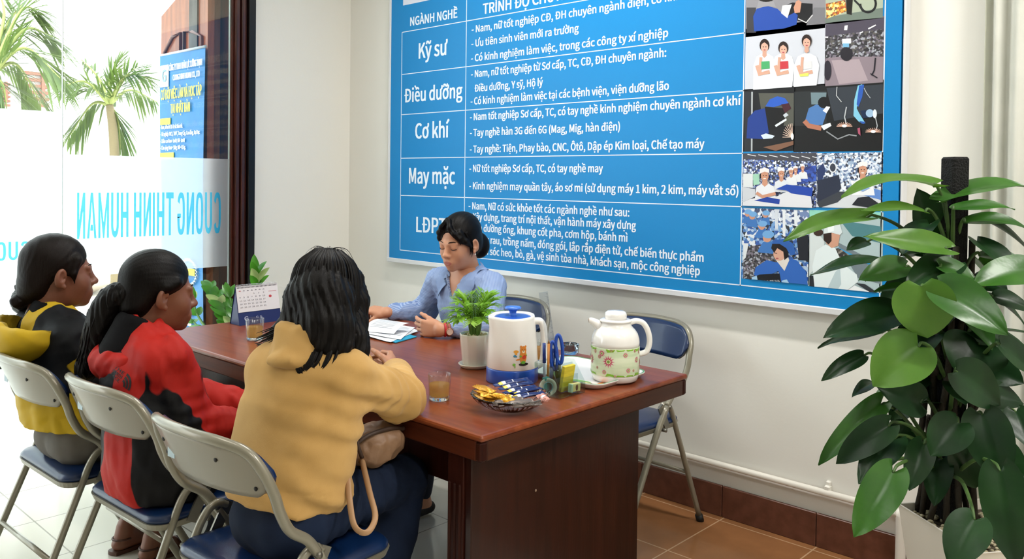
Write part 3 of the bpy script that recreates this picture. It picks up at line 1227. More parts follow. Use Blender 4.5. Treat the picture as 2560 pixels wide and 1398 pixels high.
P.sh([(195, 400), (330, 380), (480, 370), (560, 330), (760, 350), (775, 470), (195, 455)], '#d9dbe2').sh([(290, 405), (400, 375), (505, 395), (500, 435)], '#21409c').sh([(470, 310), (560, 270), (780, 300), (770, 370), (600, 345), (560, 320)], '#2346a8').sh([(195, 290), (300, 310), (300, 370), (195, 420)], '#c7ccd4')
P.sh(stroke([(310, 340), (360, 372), (470, 345)], 26), skin).done('photo of women in white caps sewing blue cloth')

P = Print([(2043, 383), (2205.5, 523)], hall2, O4, K4)
for i in range(6):
    P.sh(stroke([(815 + 85 * i, 30 + 6 * (i % 2)), (880 + 85 * i, 20 + 6 * (i % 2))], 10), '#8f98a8')
P.sh([(810, 150), (860, 90), (880, 160), (850, 230), (812, 240)], '#2b3a66').sh(oval(940, 130, 34, 44), '#dfe4ec').sh(oval(940, 130, 24, 34), '#3a3f4c').sh([(810, 240), (990, 190), (1010, 300), (990, 330), (812, 420)], '#2a3144')
P.sh([(800, 440), (1000, 330), (1340, 300), (1340, 480), (800, 470)], '#cfd3da').sh([(1050, 330), (1140, 260), (1340, 320), (1340, 400), (1230, 370)], '#5f88cc').sh([(805, 420), (990, 330), (1080, 330), (980, 420), (830, 465)], '#3c4048')
worker(P, 1190, 120, 1.05, '#efe9ea', '#e6e9f0')
P.sh([(1100, 440), (1150, 380), (1240, 370), (1340, 440), (1340, 480)], '#23262e').sh([(1130, 300), (1180, 270), (1250, 300), (1190, 330)], '#86a9dc').done('photo of a person in a white cap in a sewing hall')

P = Print([(1856.5, 520), (2022, 712)], bluecrowd, O4, K4)
P.sh([(195, 465), (740, 475), (740, 640), (560, 600), (300, 520)], speck('ink_aisle', ['#6d83b0', '#cdd6e4', '#39486e', '#e4e9f0'], 80)).sh([(520, 470), (545, 470), (545, 700), (525, 700)], '#dfe4ea').sh([(455, 470), (485, 470), (485, 640), (460, 640)], '#cdd5e0').sh([(617, 475), (645, 475), (645, 600), (620, 600)], '#dfe4ea')
P.sh([(195, 790), (420, 760), (480, 900), (420, 1100), (195, 1100)], clut).sh([(195, 760), (240, 760), (215, 880), (195, 900)], '#d8dde2')
for x, y, s_ in ((230, 500, .5), (270, 520, .55), (380, 510, .5), (350, 600, .62), (395, 690, .8)):
    P.sh([(x - 90 * s_, y + 150 * s_), (x - 40 * s_, y + 70 * s_), (x + 60 * s_, y + 70 * s_), (x + 80 * s_, y + 200 * s_), (x - 100 * s_, y + 180 * s_)], '#3f74b8').sh(oval(x, y + 30 * s_, 45 * s_, 48 * s_), skin).sh(oval(x + 12 * s_, y - 5 * s_, 62 * s_, 42 * s_), '#6fa3d6')
P.sh([(640, 700), (740, 690), (740, 900), (660, 900)], '#1d2029').sh([(285, 1020), (300, 960), (390, 900), (480, 920), (560, 880), (640, 900), (720, 1000), (738, 1150), (560, 1130), (500, 1080), (490, 990), (330, 1060)], '#2f63b6')
P.sh([(195, 1080), (330, 1020), (500, 1010), (520, 1130), (195, 1105)], '#15171d').sh([(340, 1070), (500, 1065), (510, 1125), (350, 1110)], speck('ink_parts', ['#b9c0c8', '#2a2d35', '#7d8590', '#15171c'], 160, (3, 1, 1)))
P.sh([(470, 900), (560, 850), (580, 900), (540, 990)], '#d8d2cc').sh(oval(505, 835, 56, 72, rot=.3), '#d0a18c').sh([(430, 800), (440, 760), (520, 745), (560, 800), (575, 870), (540, 900), (530, 830), (480, 800), (455, 840)], '#1b1413')
P.sh([(430, 765), (470, 730), (545, 722), (610, 760), (636, 850), (590, 862), (555, 800), (500, 765)], '#2c5ca8').sh(stroke([(455, 838), (480, 845)], 5), hairk).sh(oval(480, 885, 12, 5), '#a04a50')
P.sh([(262, 1090), (270, 1040), (310, 1030), (320, 1080), (290, 1105)], '#9fc4e2').sh([(510, 1110), (520, 1070), (560, 1060), (590, 1110), (560, 1130)], '#9fc4e2').done('photo of workers in blue caps on an assembly line')

P = Print([(2023.5, 525), (2205, 733)], ink('#a9bcc0'), O4, K4)
P.sh([(745, 480), (1340, 500), (1340, 560), (745, 540)], '#8fd0bf').sh([(1000, 570), (1340, 620), (1340, 760), (1100, 700)], '#4d7f86').sh([(960, 740), (1340, 940), (1340, 1100), (1150, 1050)], '#6f7c84').sh(stroke([(980, 800), (1340, 980)], 16), '#3a93c8')
P.sh([(930, 810), (990, 800), (1110, 880), (1130, 930), (1010, 940)], speck('ink_tray', ['#20201f', '#4a443c', '#8a857c', '#2c2a28'], 110)).sh([(745, 680), (800, 660), (870, 740), (860, 900), (745, 1020)], '#cfd8da')
P.sh([(745, 1030), (790, 1030), (820, 1150), (745, 1150)], '#22262d').sh([(790, 1150), (770, 950), (800, 820), (880, 770), (960, 800), (1020, 930), (1140, 1020), (1150, 1080), (1020, 1180), (880, 1180)], '#dbe6e9')
P.sh([(880, 1170), (960, 1000), (1000, 960), (1010, 1100), (960, 1180)], '#b4c6cc').sh(oval(820, 670, 40, 30), '#3c2a24').sh([(860, 690), (920, 670), (1000, 690), (985, 780), (930, 800), (885, 760)], '#c99880')
P.sh([(862, 680), (930, 672), (930, 740), (905, 770), (865, 735)], '#2b1d18').sh([(865, 680), (870, 610), (930, 590), (1000, 600), (1020, 670), (1000, 690), (930, 672)], '#d3dde0').sh([(895, 600), (950, 592), (950, 660), (900, 668)], '#e9f0f2')
P.sh([(1065, 1150), (1120, 1110), (1340, 1200), (1340, 1230)], '#e6eaee').sh([(1130, 1090), (1210, 1100), (1340, 1190), (1300, 1200)], '#2e3339').done('photo of workers in white coats and caps at a conveyor')
# ================================================================== table
TXL, TXR, TY0, TY1, TZ = -3.52, -1.507, 1.507, 2.51, .76


def wood(name, a, b, st, rough=.22, coat=.35, bump=.05, spec=.25):
    m = mat(name, a, rough, spec=spec, var=(b, 3.0, st, .3, .7), coat=coat, bump=(14, bump, st))
    return m


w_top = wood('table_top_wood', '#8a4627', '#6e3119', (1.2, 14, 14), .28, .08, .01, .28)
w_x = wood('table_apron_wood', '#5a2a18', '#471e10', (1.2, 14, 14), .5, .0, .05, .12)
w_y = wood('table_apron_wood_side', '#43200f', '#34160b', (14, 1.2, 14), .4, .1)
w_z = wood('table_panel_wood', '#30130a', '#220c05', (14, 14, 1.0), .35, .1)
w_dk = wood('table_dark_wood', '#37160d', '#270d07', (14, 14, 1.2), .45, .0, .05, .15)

tb = thing('conference_table', 'long reddish brown wooden table in the middle with everyone sitting round it', 'table', (-2.5, 2.0, 0))
t = MB()
X0, X1 = TXL, TXR
# top slab with a rounded lip
prof = [(0, .742), (.006, .7435), (.009, .748), (.009, .7535), (.006, .7585), (0, .76)]
vs, fs = [], []
cs = [(X0 + .009, TY0 + .009, -1, -1), (X1 - .009, TY0 + .009, 1, -1), (X1 - .009, TY1 - .009, 1, 1), (X0 + .009, TY1 - .009, -1, 1)]
ringn = 0
for o_, z in prof:
    for (cx, cy, sx, sy) in cs:
        a0 = math.atan2(sy, sx) - PI / 4
        for k in range(5):
            a = a0 + k * PI / 8
            vs.append((cx + o_ * math.cos(a), cy + o_ * math.sin(a), z))
n = 20
for i in range(len(prof) - 1):
    for j in range(n):
        fs.append((i * n + j, i * n + (j + 1) % n, (i + 1) * n + (j + 1) % n, (i + 1) * n + j))
fs.append(tuple(range(n))[::-1])
fs.append(tuple((len(prof) - 1) * n + j for j in range(n)))
t.add(vs, fs, 0, False)
t.build('table_top', w_top, tb)
e = .004
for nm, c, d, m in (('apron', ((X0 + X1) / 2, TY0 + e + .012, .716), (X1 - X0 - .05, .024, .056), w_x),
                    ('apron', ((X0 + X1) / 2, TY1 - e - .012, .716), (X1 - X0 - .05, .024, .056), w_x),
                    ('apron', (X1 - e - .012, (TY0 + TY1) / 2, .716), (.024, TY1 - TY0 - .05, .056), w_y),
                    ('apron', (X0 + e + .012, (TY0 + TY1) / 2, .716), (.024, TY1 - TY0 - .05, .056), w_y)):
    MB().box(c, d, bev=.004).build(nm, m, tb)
for cx in (X0 + e + .012, X1 - e - .012):
    for cy in (TY0 + e + .012, TY1 - e - .012):
        MB().box((cx, cy, .715), (.026, .026, .056), bev=.007).build('corner_block', w_dk, tb)
MB().box(((X0 + X1) / 2, (TY0 + TY1) / 2, .7385), (X1 - X0 - .02, TY1 - TY0 - .02, .008)).build('moulding_strip', w_dk, tb)
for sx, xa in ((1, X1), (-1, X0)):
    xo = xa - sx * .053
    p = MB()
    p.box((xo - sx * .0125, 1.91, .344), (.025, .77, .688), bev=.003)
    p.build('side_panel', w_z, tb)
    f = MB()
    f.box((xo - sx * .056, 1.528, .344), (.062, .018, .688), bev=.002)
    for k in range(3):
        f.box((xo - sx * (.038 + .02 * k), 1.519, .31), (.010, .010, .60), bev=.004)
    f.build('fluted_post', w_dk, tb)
    if sx > 0:
        for z in (.535, .29):
            MB().ball((xo + .0008, 1.78, z), (.0025, .004, .004), n=8).build('screw_cap', mat('screw_cap', '#8a6f5a', .4), tb)
MB().box(((X0 + X1) / 2, 1.615, .622), (X1 - X0 - .20, .018, .125)).build('front_rail', w_dk, tb)
MB().box(((X0 + X1) / 2, 2.26, .60), (X1 - X0 - .16, .018, .17)).build('rear_rail', w_dk, tb)

# ================================================================== folding chairs
c_grey = mat('chair_grey_paint', '#858070', .3, metal=.25, coat=.3)
c_shell = mat('chair_back_shell', '#837c6e', .35, metal=.15, coat=.25)
c_blue = mat('chair_blue_vinyl', '#0a254d', .32, bump=(300, .04), coat=.15)
c_black = mat('rubber_black', '#121212', .6)
c_hole = mat('dark_hole', '#1d1a18', .7)


def back_pt(u, v, off):
    """point on the curved backrest; u -1..1 across, v 0..1 up; off towards the rear"""
    au = abs(u)
    top = .828 - .016 * au ** 2 - .050 * max(0, (au - .72) / .28) ** 2
    bot = .684 + .008 * (1 - au ** 2) + .012 * au ** 3 + .05 * max(0, (au - .8) / .2) ** 2
    z = bot + (top - bot) * v
    y = -.228 - (z - .66) * .44 + .055 * au ** 2.2
    return np.array([.218 * u, y - off, z])


def slab(fn, t0, t1, nu, nv):
    mb = MB()
    mb.grid(lambda a, b: fn(2 * a - 1, b, t1), nu, nv)
    n1 = (nu + 1) * (nv + 1)
    g = MB().grid(lambda a, b: fn(2 * a - 1, b, t0), nu, nv)
    mb.add(g.v, [f[::-1] for f in g.f])
    ring = [i for i in range(nu + 1)] + [(j + 1) * (nu + 1) - 1 for j in range(1, nv + 1)] + [nv * (nu + 1) + i for i in range(nu - 1, -1, -1)] + [j * (nu + 1) for j in range(nv - 1, 0, -1)]
    for i in range(len(ring)):
        a, b = ring[i], ring[(i + 1) % len(ring)]
        mb.f.append([b, a, a + n1, b + n1])
        mb.m.append(0)
        mb.sm.append(True)
    return mb


def make_chair():
    c = thing('folding_chair', 'x', 'chair', (0, 0, 0), group='folding chairs around the table')
    # padded seat on a pan
    def ring(hw0, hw1, y0, y1, r, z):
        o = []
        for (x, y, a0) in ((-hw0 + r, y0 + r, PI), (hw0 - r, y0 + r, 1.5 * PI), (hw1 - r, y1 - r, 0), (-hw1 + r, y1 - r, .5 * PI)):
            for k in range(7):
                a = a0 + k * PI / 12
                o.append((x + r * math.cos(a), y + r * math.sin(a), z))
        return o
    m = MB()
    L = [ring(.195, .185, -.195, .195, .05, .447), ring(.200, .190, -.20, .20, .052, .455), ring(.200, .190, -.20, .20, .052, .462), ring(.192, .182, -.192, .192, .05, .471), ring(.165, .155, -.165, .165, .045, .477), ring(.06, .06, -.06, .06, .02, .479)]
    for q in L:
        m.v += q
    k = len(L[0])
    for i in range(len(L) - 1):
        for j in range(k):
            m.f.append([i * k + j, i * k + (j + 1) % k, (i + 1) * k + (j + 1) % k, (i + 1) * k + j])
    m.f.append([(len(L) - 1) * k + j for j in range(k)])
    m.f.append(list(range(k))[::-1])
    m.m = [0] * len(m.f)
    m.sm = [True] * len(m.f)
    m.build('seat', c_blue, c, local=True)
    p = MB()
    a, b = ring(.197, .187, -.197, .197, .052, .432), ring(.203, .193, -.203, .203, .054, .450)
    p.v = a + b
    p.f = [[j, (j + 1) % k, k + (j + 1) % k, k + j] for j in range(k)] + [list(range(k))[::-1], list(range(k, 2 * k))]
    p.m, p.sm = [0] * len(p.f), [False] * len(p.f)
    p.build('seat_pan', c_grey, c, local=True)
    sh = slab(back_pt, -.001, .007, 22, 8).build('backrest_shell', c_shell, c, local=True)
    slab(lambda u, v, o: back_pt(u * 1.0, .03 + .985 * v, -.004 - o * (1 - .45 * abs(u) ** 6)), 0, .024, 22, 8).build('backrest_pad', c_blue, c, local=True)
    for u, v in ((-.5, .66), (.5, .66), (-.84, .2), (.84, .2)):
        MB().ball(back_pt(u, v, .0075), (.006, .003, .006), n=10).build('screw_hole', c_hole, sh, local=True)
    q = back_pt(-.42, .42, .0078)
    MB().box(q, (.030, .0012, .026)).build('sticker', mat('chair_sticker', '#a9bdc6', .5), sh, local=True)
    # bent tube running round the backrest down to the joints
    side = []
    for s in (-1, 1):
        side.append([(s * .208, -.072, .53), (s * .213, -.105, .572), (s * .220, -.158, .612), (s * .224, -.188, .662), (s * .223, -.204, .71), (s * .215, -.228, .765)])
    top = [back_pt(u, 1.0, -.001) + np.array([0, 0, .004]) for u in (-.86, -.6, -.3, 0, .3, .6, .86)]
    path = bez(side[0] + top + side[1][::-1], 6)
    MB().tube(path, .0125, 10).build('back_frame', c_grey, c, local=True)
    for s in (-1, 1):
        lg_ = MB().tube(bez([(s * .208, -.072, .53), (s * .205, .02, .38), (s * .205, .225, .012)], 6), .0125, 10).build('leg', c_grey, c, local=True)
        MB().tube([(s * .205, .215, .028), (s * .205, .232, .0)], .0155, 10).build('rubber_foot', c_black, lg_, local=True)
        lr = MB().tube(bez([(s * .196, -.045, .525), (s * .196, -.078, .538), (s * .197, -.115, .51), (s * .200, -.160, .41), (s * .212, -.325, .012)], 6), [.009] * 3 + [.0115] * 22, 10, flat=((1, 0, 0), .9)).build('leg', c_grey, c, local=True)
        MB().tube([(s * .211, -.318, .028), (s * .2125, -.328, .0)], .0155, 10).build('rubber_foot', c_black, lr, local=True)
        b_ = MB()
        b_.tube([(s * .190, -.076, .528), (s * .224, -.076, .528)], .008, 8)
        b_.tube([(s * .190, -.05, .44), (s * .222, -.05, .44)], .008, 8)
        b_.box((s * .200, -.065, .485), (.006, .03, .11), R=axis_rot((1, 0, 0), -.5))
        b_.build('pivot_bolt', mat('bolt_steel', '#77746b', .35, metal=.7), c, local=True)
    MB().tube([(-.206, -.240, .225), (.206, -.240, .225)], .0085, 8).build('crossbar', c_grey, c, local=True)
    MB().tube([(-.205, .115, .175), (.205, .115, .175)], .0085, 8).build('crossbar', c_grey, c, local=True)
    return c


CH0 = make_chair()
CHAIRS = [(-3.0, 1.135, .03, 'grey folding chair with blue seat under the person in the yellow and black jacket'),
          (-2.49, 1.185, .05, 'grey folding chair with blue seat under the person in the red jacket'),
          (-1.90, 1.185, .06, 'grey folding chair nearest the viewer, under the person in the tan hoodie'),
          (-2.80, 2.78, PI + .05, 'blue padded folding chair behind the table, under the person in the striped blue shirt'),
          (-2.02, 2.765, PI - .02, 'empty blue padded folding chair by the wall behind the flowered thermos')]
for i, (x, y, rz, lab) in enumerate(CHAIRS):
    c = CH0 if i == 0 else copy_tree(CH0)
    c.location = (x, y, 0)
    c.rotation_euler = (0, 0, rz)
    c.scale = (1.07, 1, 1)
    c['label'] = lab
# ================================================================== things on the table
glass = thin_glass('drinking_glass', '#fafcfb', .10)
tea_m = bpy.data.materials.new('tea')
tea_m.use_nodes = True
nt = tea_m.node_tree
nt.nodes.clear()
_o, _t, _d, _l, _m, _n = [nt.nodes.new(x) for x in ('ShaderNodeOutputMaterial', 'ShaderNodeBsdfTransparent', 'ShaderNodeBsdfDiffuse', 'ShaderNodeBsdfTranslucent', 'ShaderNodeMixShader', 'ShaderNodeMixShader')]
_t.inputs[0].default_value = S('#f8e9c4')
_d.inputs[0].default_value = S('#e2bb78')  # matte amber share stands in for light refracted through the tea
_l.inputs[0].default_value = S('#f0cc8c')
_m.inputs[0].default_value = .6
_n.inputs[0].default_value = .38
nt.links.new(_d.outputs[0], _m.inputs[1])
nt.links.new(_l.outputs[0], _m.inputs[2])
nt.links.new(_t.outputs[0], _n.inputs[1])
nt.links.new(_m.outputs[0], _n.inputs[2])
nt.links.new(_n.outputs[0], _o.inputs[0])
glass_base = mat('thick_glass', '#f4f8fa', .03, trans=1.0, ior=1.45)
white_pl = mat('white_plastic', '#ece8e2', .22, coat=.3)
pottery = mat('white_ceramic', '#e6e1d6', .25, coat=.3)
pebble = mat('pebbles', '#cfc3a4', .7, var=('#8d8468', 60, (1, 1, 1)))


def away(px, py, z, r):
    """centre of a round thing whose near bottom rim shows at the pixel"""
    p = onz(px, py, z)
    d = np.array([p[0], p[1], 0.0])
    return p + nrm(d) * r


def tumbler(name, c, label, r=.034, h=.078, fill=.62, taper=.9):
    g = thing(name, label, 'glass', c, group='glasses of tea')
    m = MB()
    t_ = .0022
    rb = r * taper
    m.lathe([(0, 0.0005), (rb - .002, 0.0005), (rb, .003), (r, h - .001), (r - t_ / 2, h), (r - t_, h - .001), (rb - t_ + .0004, .016)], n=36, caps=False)
    m.build('glass_body', glass, g, local=True)
    MB().lathe([(0, .001), (rb - .003, .001), (rb - .0006, .004), (rb - .0004, .011), (rb - .004, .0125), (0, .0125)], n=36, caps=False).build('glass_foot', glass_base, g, local=True)
    k = (fill * h - .013) / (h - .013)
    re = rb - t_ + (r - rb) * k
    l = MB()
    l.lathe([(0, .0132), (rb - .0062, .0137), (rb - t_ - .0001, .0162), (re - .0002, fill * h), (0, fill * h)], n=36, caps=False)
    l.build('tea', tea_m, g, local=True)
    return g


tumbler('tea_glass', away(1098, 1008, TZ, .034), 'glass of pale tea beside the tan sleeve at the near table edge', .0345, .080)
tumbler('tea_glass', away(637, 854, TZ, .034), 'glass of tea in front of the desk calendar', .036, .088)
tumbler('tea_glass', away(1350, 910, TZ, .03), 'glass of tea half hidden behind the white kettle', .029, .078, .7)

# white and blue kettle
kc = away(1280, 967, TZ, .086)
kd = nrm([kc[0], kc[1], 0])                   # horizontal direction away from the viewer
kr = np.array([kd[1], -kd[0], 0.0])           # to the viewer's right
KR = np.stack([kr, kd, np.array([0, 0, 1.0])], 1)
k = thing('kettle', 'white plastic electric jug with blue base, blue lid and a bear print', 'kettle', kc)
kblue = mat('kettle_blue', '#1f4fae', .3, coat=.3)


def kx(P):
    return [kc + KR @ np.array(p, float) for p in P]


def koval(z, rx, ry, sp=0.0, n=40):
    o = []
    for j in range(n):
        a = 2 * PI * j / n
        x, y = rx * math.cos(a), ry * math.sin(a)
        if sp:
            w_ = max(0, math.cos(a - PI * 1.12)) ** 14
            x, y = x + math.cos(PI * 1.12) * sp * w_, y + math.sin(PI * 1.12) * sp * w_
        o.append((x, y, z))
    return o


def loft(rings, mi=0, cap0=True, cap1=True):
    m = MB()
    n = len(rings[0])
    for q in rings:
        m.v += [tuple(p) for p in q]
    for i in range(len(rings) - 1):
        for j in range(n):
            m.f.append([i * n + j, i * n + (j + 1) % n, (i + 1) * n + (j + 1) % n, (i + 1) * n + j])
    if cap0:
        m.f.append(list(range(n))[::-1])
    if cap1:
        m.f.append([(len(rings) - 1) * n + j for j in range(n)])
    m.m, m.sm = [mi] * len(m.f), [True] * len(m.f)
    return m


def ktilt(P):                                  # the rim of the jug dips towards the viewer and rises behind
    return [(x, y, z + (.003 * y / .07 + .003 * abs(x) / .07) * min(1, max(0, (z - .15) / .07))) for x, y, z in P]


loft([kx(koval(0, .083, .083)), kx(koval(.004, .086, .086)), kx(koval(.044, .0855, .0855)), kx(koval(.048, .084, .084))]).build('base_ring', kblue, k)
loft([kx(koval(.048, .0835, .0835)), kx(koval(.05, .085, .085)), kx(koval(.12, .081, .081)), kx(ktilt(koval(.178, .0755, .0755, .004))), kx(ktilt(koval(.207, .073, .073, .012))), kx(ktilt(koval(.215, .071, .071, .014))), kx(ktilt(koval(.2155, .067, .067, .012))), kx(ktilt(koval(.208, .062, .062)))]).build('jug_body', white_pl, k)
lid = loft([kx(ktilt(koval(.207, .0615, .0615))), kx(ktilt(koval(.211, .058, .058))), kx(ktilt(koval(.214, .045, .045))), kx(ktilt(koval(.216, .02, .02)))]).build('lid', kblue, k)
kn = MB().lathe([(0.014, .212), (.012, .219), (.0115, .227), (.016, .233), (.0275, .237), (.0285, .240), (.024, .244), (0, .246)], kc, n=24)
kn.build('lid_knob', mat('knob_blue', '#3f74d6', .3, coat=.3), lid)
hp = [(.070, .012, .195), (.092, .016, .192), (.103, .018, .165), (.105, .018, .11), (.100, .016, .06), (.080, .012, .045)]
MB().tube(bez(kx(hp), 8), .012, 12, flat=(kd, 1.25)).build('jug_handle', white_pl, k)


def on_jug(u, z, lift=.0006):                  # u: metres along the skin from the middle of the side seen
    r = .0855 - (z - .05) * .058 + lift
    a = -PI / 2 + u / r
    return kc + KR @ np.array([r * math.cos(a), r * math.sin(a), z])


def decal(mb, poly, fn, lift, sub=1):
    """a patch of print laid on a curved skin (fan of triangles from its middle)"""
    c = np.mean(poly, 0)
    n = len(poly)
    vs = [fn(c[0], c[1], lift)] + [fn(c[0] + (p[0] - c[0]) * .5, c[1] + (p[1] - c[1]) * .5, lift) for p in poly] + [fn(p[0], p[1], lift) for p in poly]
    fs = []
    for i in range(n):
        j = (i + 1) % n
        fs += [(0, 1 + i, 1 + j), (1 + i, 1 + n + i, 1 + n + j, 1 + j)]
    return mb.add(vs, fs, 0, True)


U0, Z0 = .036, .103


def kdec(nm, h, polys, lift):
    m = MB()
    for p in polys:
        decal(m, [(U0 + x / 1000, Z0 + y / 1000) for x, y in p], on_jug, lift)
    m.build(nm, mat('print_' + h.strip('#'), h, .35), k)


kdec('printed_hole', '#2a2420', [oval(2, -33, 17, 5)], .0004)
kdec('printed_bear', '#d9832f', [oval(0, -8, 12.5, 24), oval(0, 12, 11.5, 13), oval(-8, 23, 3.6, 4), oval(8, 23, 3.6, 4), oval(-16, -17, 9, 2.5, rot=.2)], .0007)
kdec('printed_bear_face', '#f1dcb2', [oval(1, 7, 5, 4.5)], .001)
kdec('printed_bear_nose', '#241a16', [oval(1, 9.5, 2, 1.5), oval(-4, 14, 1.2, 1.4), oval(6, 14, 1.2, 1.4)], .0012)
kdec('printed_leaves', '#6fae3c', [oval(-9, -7, 4, 3), oval(10, -5, 4, 3), oval(0, -27, 8, 5), oval(-30, -33, 5, 4), oval(-27, -40, 1.6, 4)], .001)
kdec('printed_fruit', '#c8432a', [oval(4, -10, 8, 6, rot=.5)], .0012)
kdec('printed_mushroom', '#e8a13a', [oval(-24, 8, 8.5, 5), oval(-24, 2, 4, 5)], .0009)
kdec('printed_bird', '#2f7fa8', [oval(-28, -6, 5, 3.5), oval(-23, -8, 3, 2)], .0009)

# white planter with a parlour palm is built with the plants; here its pot
pc = away(1186, 927, TZ, .056)

# crystal bowl of sweets
bc = away(1275, 1040, TZ, .07)
bw = thing('glass_bowl', 'cut crystal bowl full of wrapped sweets at the near end of the table', 'bowl', bc)
crys = mat('cut_crystal', '#f4f4f2', .03, trans=1.0, ior=1.5)


def cutr(r, z, a):
    w_ = min(1, z / .02)
    return r + w_ * (.0030 * abs(math.sin(10 * a)) + .0022 * math.sin(40 * a + z * 500) * (1 if r > .05 else 0))


m = MB()
m.lathe([(0, .002), (.045, .0015), (.055, .004), (.075, .013), (.095, .026), (.108, .040), (.113, .046), (.108, .0465), (.101, .040), (.088, .0275), (.068, .0155), (.05, .009), (0, .0085)], bc, n=120, caps=False, rfun=cutr)
m.build('crystal_body', crys, bw)

gold = mat('wrapper_gold', '#c98f1c', .3, metal=.45, bump=(120, .25))
navy = mat('wrapper_navy', '#142a63', .3, metal=.1, bump=(90, .12))
cocoa = mat('wrapper_grey_brown', '#6b615b', .35, metal=.25, bump=(100, .25))
rosew = mat('wrapper_rose', '#c98f83', .35, metal=.2, bump=(160, .3))
wband = mat('wrapper_white', '#d9dbe2', .4)
yband = mat('wrapper_yellow_band', '#d8c53a', .4)


def sachet(name, L, W, T, m, label, group, bands=None, seed=0):
    """pillow packet lying along x with crimped ends"""
    r = random.Random(seed)
    nu, nv = 20, 8

    def fn(sg):
        def f(u, v):
            x = (u - .5) * L
            e = min(u, 1 - u)
            w_ = W * (1 if e > .1 else .86 + .14 * e / .1) / 2
            y = (v - .5) * 2 * w_
            th = T * max(0, math.sin(PI * v)) ** .6 * min(1, max(0, (e - .09) / .16)) ** .6
            return (x, y, sg * (th / 2 + .0003) + .0016 * math.sin(19 * v) * (1 if e < .09 else 0) + .0012 * math.sin(9 * u + 3 * v + seed))
        return f
    top, bot = MB().grid(fn(1), nu, nv), MB().grid(fn(-1), nu, nv)
    mb = MB()
    mb.add(top.v, top.f)
    mb.add(bot.v, [f[::-1] for f in bot.f])
    o = mb.build(name, m)
    tag(o, label, 'sweet', group)
    if bands:
        for (a, b, nm_, mm) in bands:
            g = MB().grid(lambda u, v: tuple(np.array(fn(1)(a + (b - a) * u, .12 + .76 * v)) + np.array([0, 0, .0006])), 4, nv)
            g.build(nm_, mm, o, local=True)
    return o


def lay(o, pa, pb, za, zb, roll=0.0):
    """put a packet between two seen points at heights za, zb"""
    A, B = onz(pa[0], pa[1], za), onz(pb[0], pb[1], zb)
    x = nrm(B - A)
    y = nrm(np.cross([0, 0, 1.0], x))
    z = np.cross(x, y)
    R_ = np.stack([x, y, z], 1) @ axis_rot((1, 0, 0), roll)
    M_ = Matrix([list(R_[i]) + [float((A[i] + B[i]) / 2)] for i in range(3)] + [[0, 0, 0, 1]])
    o.matrix_world = M_
    return o


SW = [('gold', (1176, 960), (1248, 985), .822, .820, .2), ('gold', (1170, 972), (1262, 998), .812, .810, -.2), ('gold', (1212, 988), (1268, 992), .812, .808, .3),
      ('gold', (1190, 985), (1222, 1004), .800, .797, .0), ('gold', (1222, 1000), (1275, 1003), .797, .800, .5),
      ('navy', (1228, 966), (1328, 946), .818, .826, .25), ('navy', (1236, 976), (1342, 953), .814, .822, .2), ('navy', (1246, 986), (1352, 962), .811, .817, .1),
      ('navy', (1262, 990), (1362, 968), .806, .810, -.1), ('navy', (1266, 998), (1366, 980), .801, .805, .1),
      ('grey', (1232, 1008), (1312, 992), .797, .803, .3), ('grey', (1258, 1012), (1336, 1000), .795, .800, .2), ('grey', (1282, 1016), (1352, 1008), .794, .797, .1), ('grey', (1240, 1014), (1300, 1010), .793, .796, -.2),
      ('rose', (1340, 996), (1368, 986), .801, .803, .3), ('rose', (1346, 1004), (1374, 998), .799, .800, -.3), ('rose', (1352, 990), (1366, 1000), .808, .803, .5)]
base = {}
LB = {'gold': ('gold foil sweet packet at the left of the crystal bowl', 'gold foil packets in the bowl'), 'navy': ('navy blue stick packet with a yellow and white band in the crystal bowl', 'navy stick packets in the bowl'),
      'grey': ('grey brown foil packet at the front of the crystal bowl', 'grey brown packets in the bowl'), 'rose': ('small pink and white wrapped sweet at the right of the crystal bowl', 'pink wrapped sweets in the bowl')}
for i, (kd_, a, b, za, zb, rl) in enumerate(SW):
    if kd_ not in base:
        if kd_ == 'gold':
            o = sachet('sweet_packet', .088, .024, .013, gold, LB[kd_][0], LB[kd_][1], seed=1)
        elif kd_ == 'navy':
            o = sachet('stick_packet', .118, .019, .012, navy, LB[kd_][0], LB[kd_][1], [(.13, .22, 'yellow_band', yband), (.22, .31, 'white_band', wband), (.5, .53, 'white_stripe', wband)], 2)
        elif kd_ == 'grey':
            o = sachet('foil_packet', .085, .022, .009, cocoa, LB[kd_][0], LB[kd_][1], seed=3)
        else:
            o = sachet('wrapped_sweet', .034, .019, .012, rosew, LB[kd_][0], LB[kd_][1], [(.4, .6, 'white_band', wband)], 4)
        base[kd_] = o
    else:
        o = copy_tree(base[kd_])
    lay(o, a, b, za, zb, rl)

# clear desk organiser
og = thing('desk_organizer', 'clear plastic desk organiser with pens and notes between bowl and tray', 'organizer', (-1.65, 1.99, TZ))
acr = thin_glass('clear_acrylic', '#f0f6f5', .09)
OX, OY0, OY1 = -1.597, 1.928, 2.052
m = MB()
m.box((OX - .052, (OY0 + OY1) / 2, TZ + .002), (.104, OY1 - OY0, .004), bev=.001)
m.build('organizer_base', acr, og)
for y in (OY0 + .001, OY1 - .001):
    p = MB()
    p.prism([(-.104, .004), (0, .004), (0, .034), (-.045, .098), (-.104, .098)], .0024, (OX, y + .0012, TZ), (1, 0, 0), (0, 0, 1))
    p.build('organizer_side', acr, og)
for x, h_, nm in ((-.001, .034, 'organizer_front'), (-.030, .055, 'divider'), (-.052, .088, 'divider'), (-.103, .098, 'organizer_back')):
    MB().box((OX + x, (OY0 + OY1) / 2, TZ + h_ / 2 + .003), (.0024, OY1 - OY0 - .005, h_ - .003)).build(nm, acr, og)
MB().box((OX - .078, 1.985, TZ + .045), (.05, .0024, .085)).build('divider', acr, og)


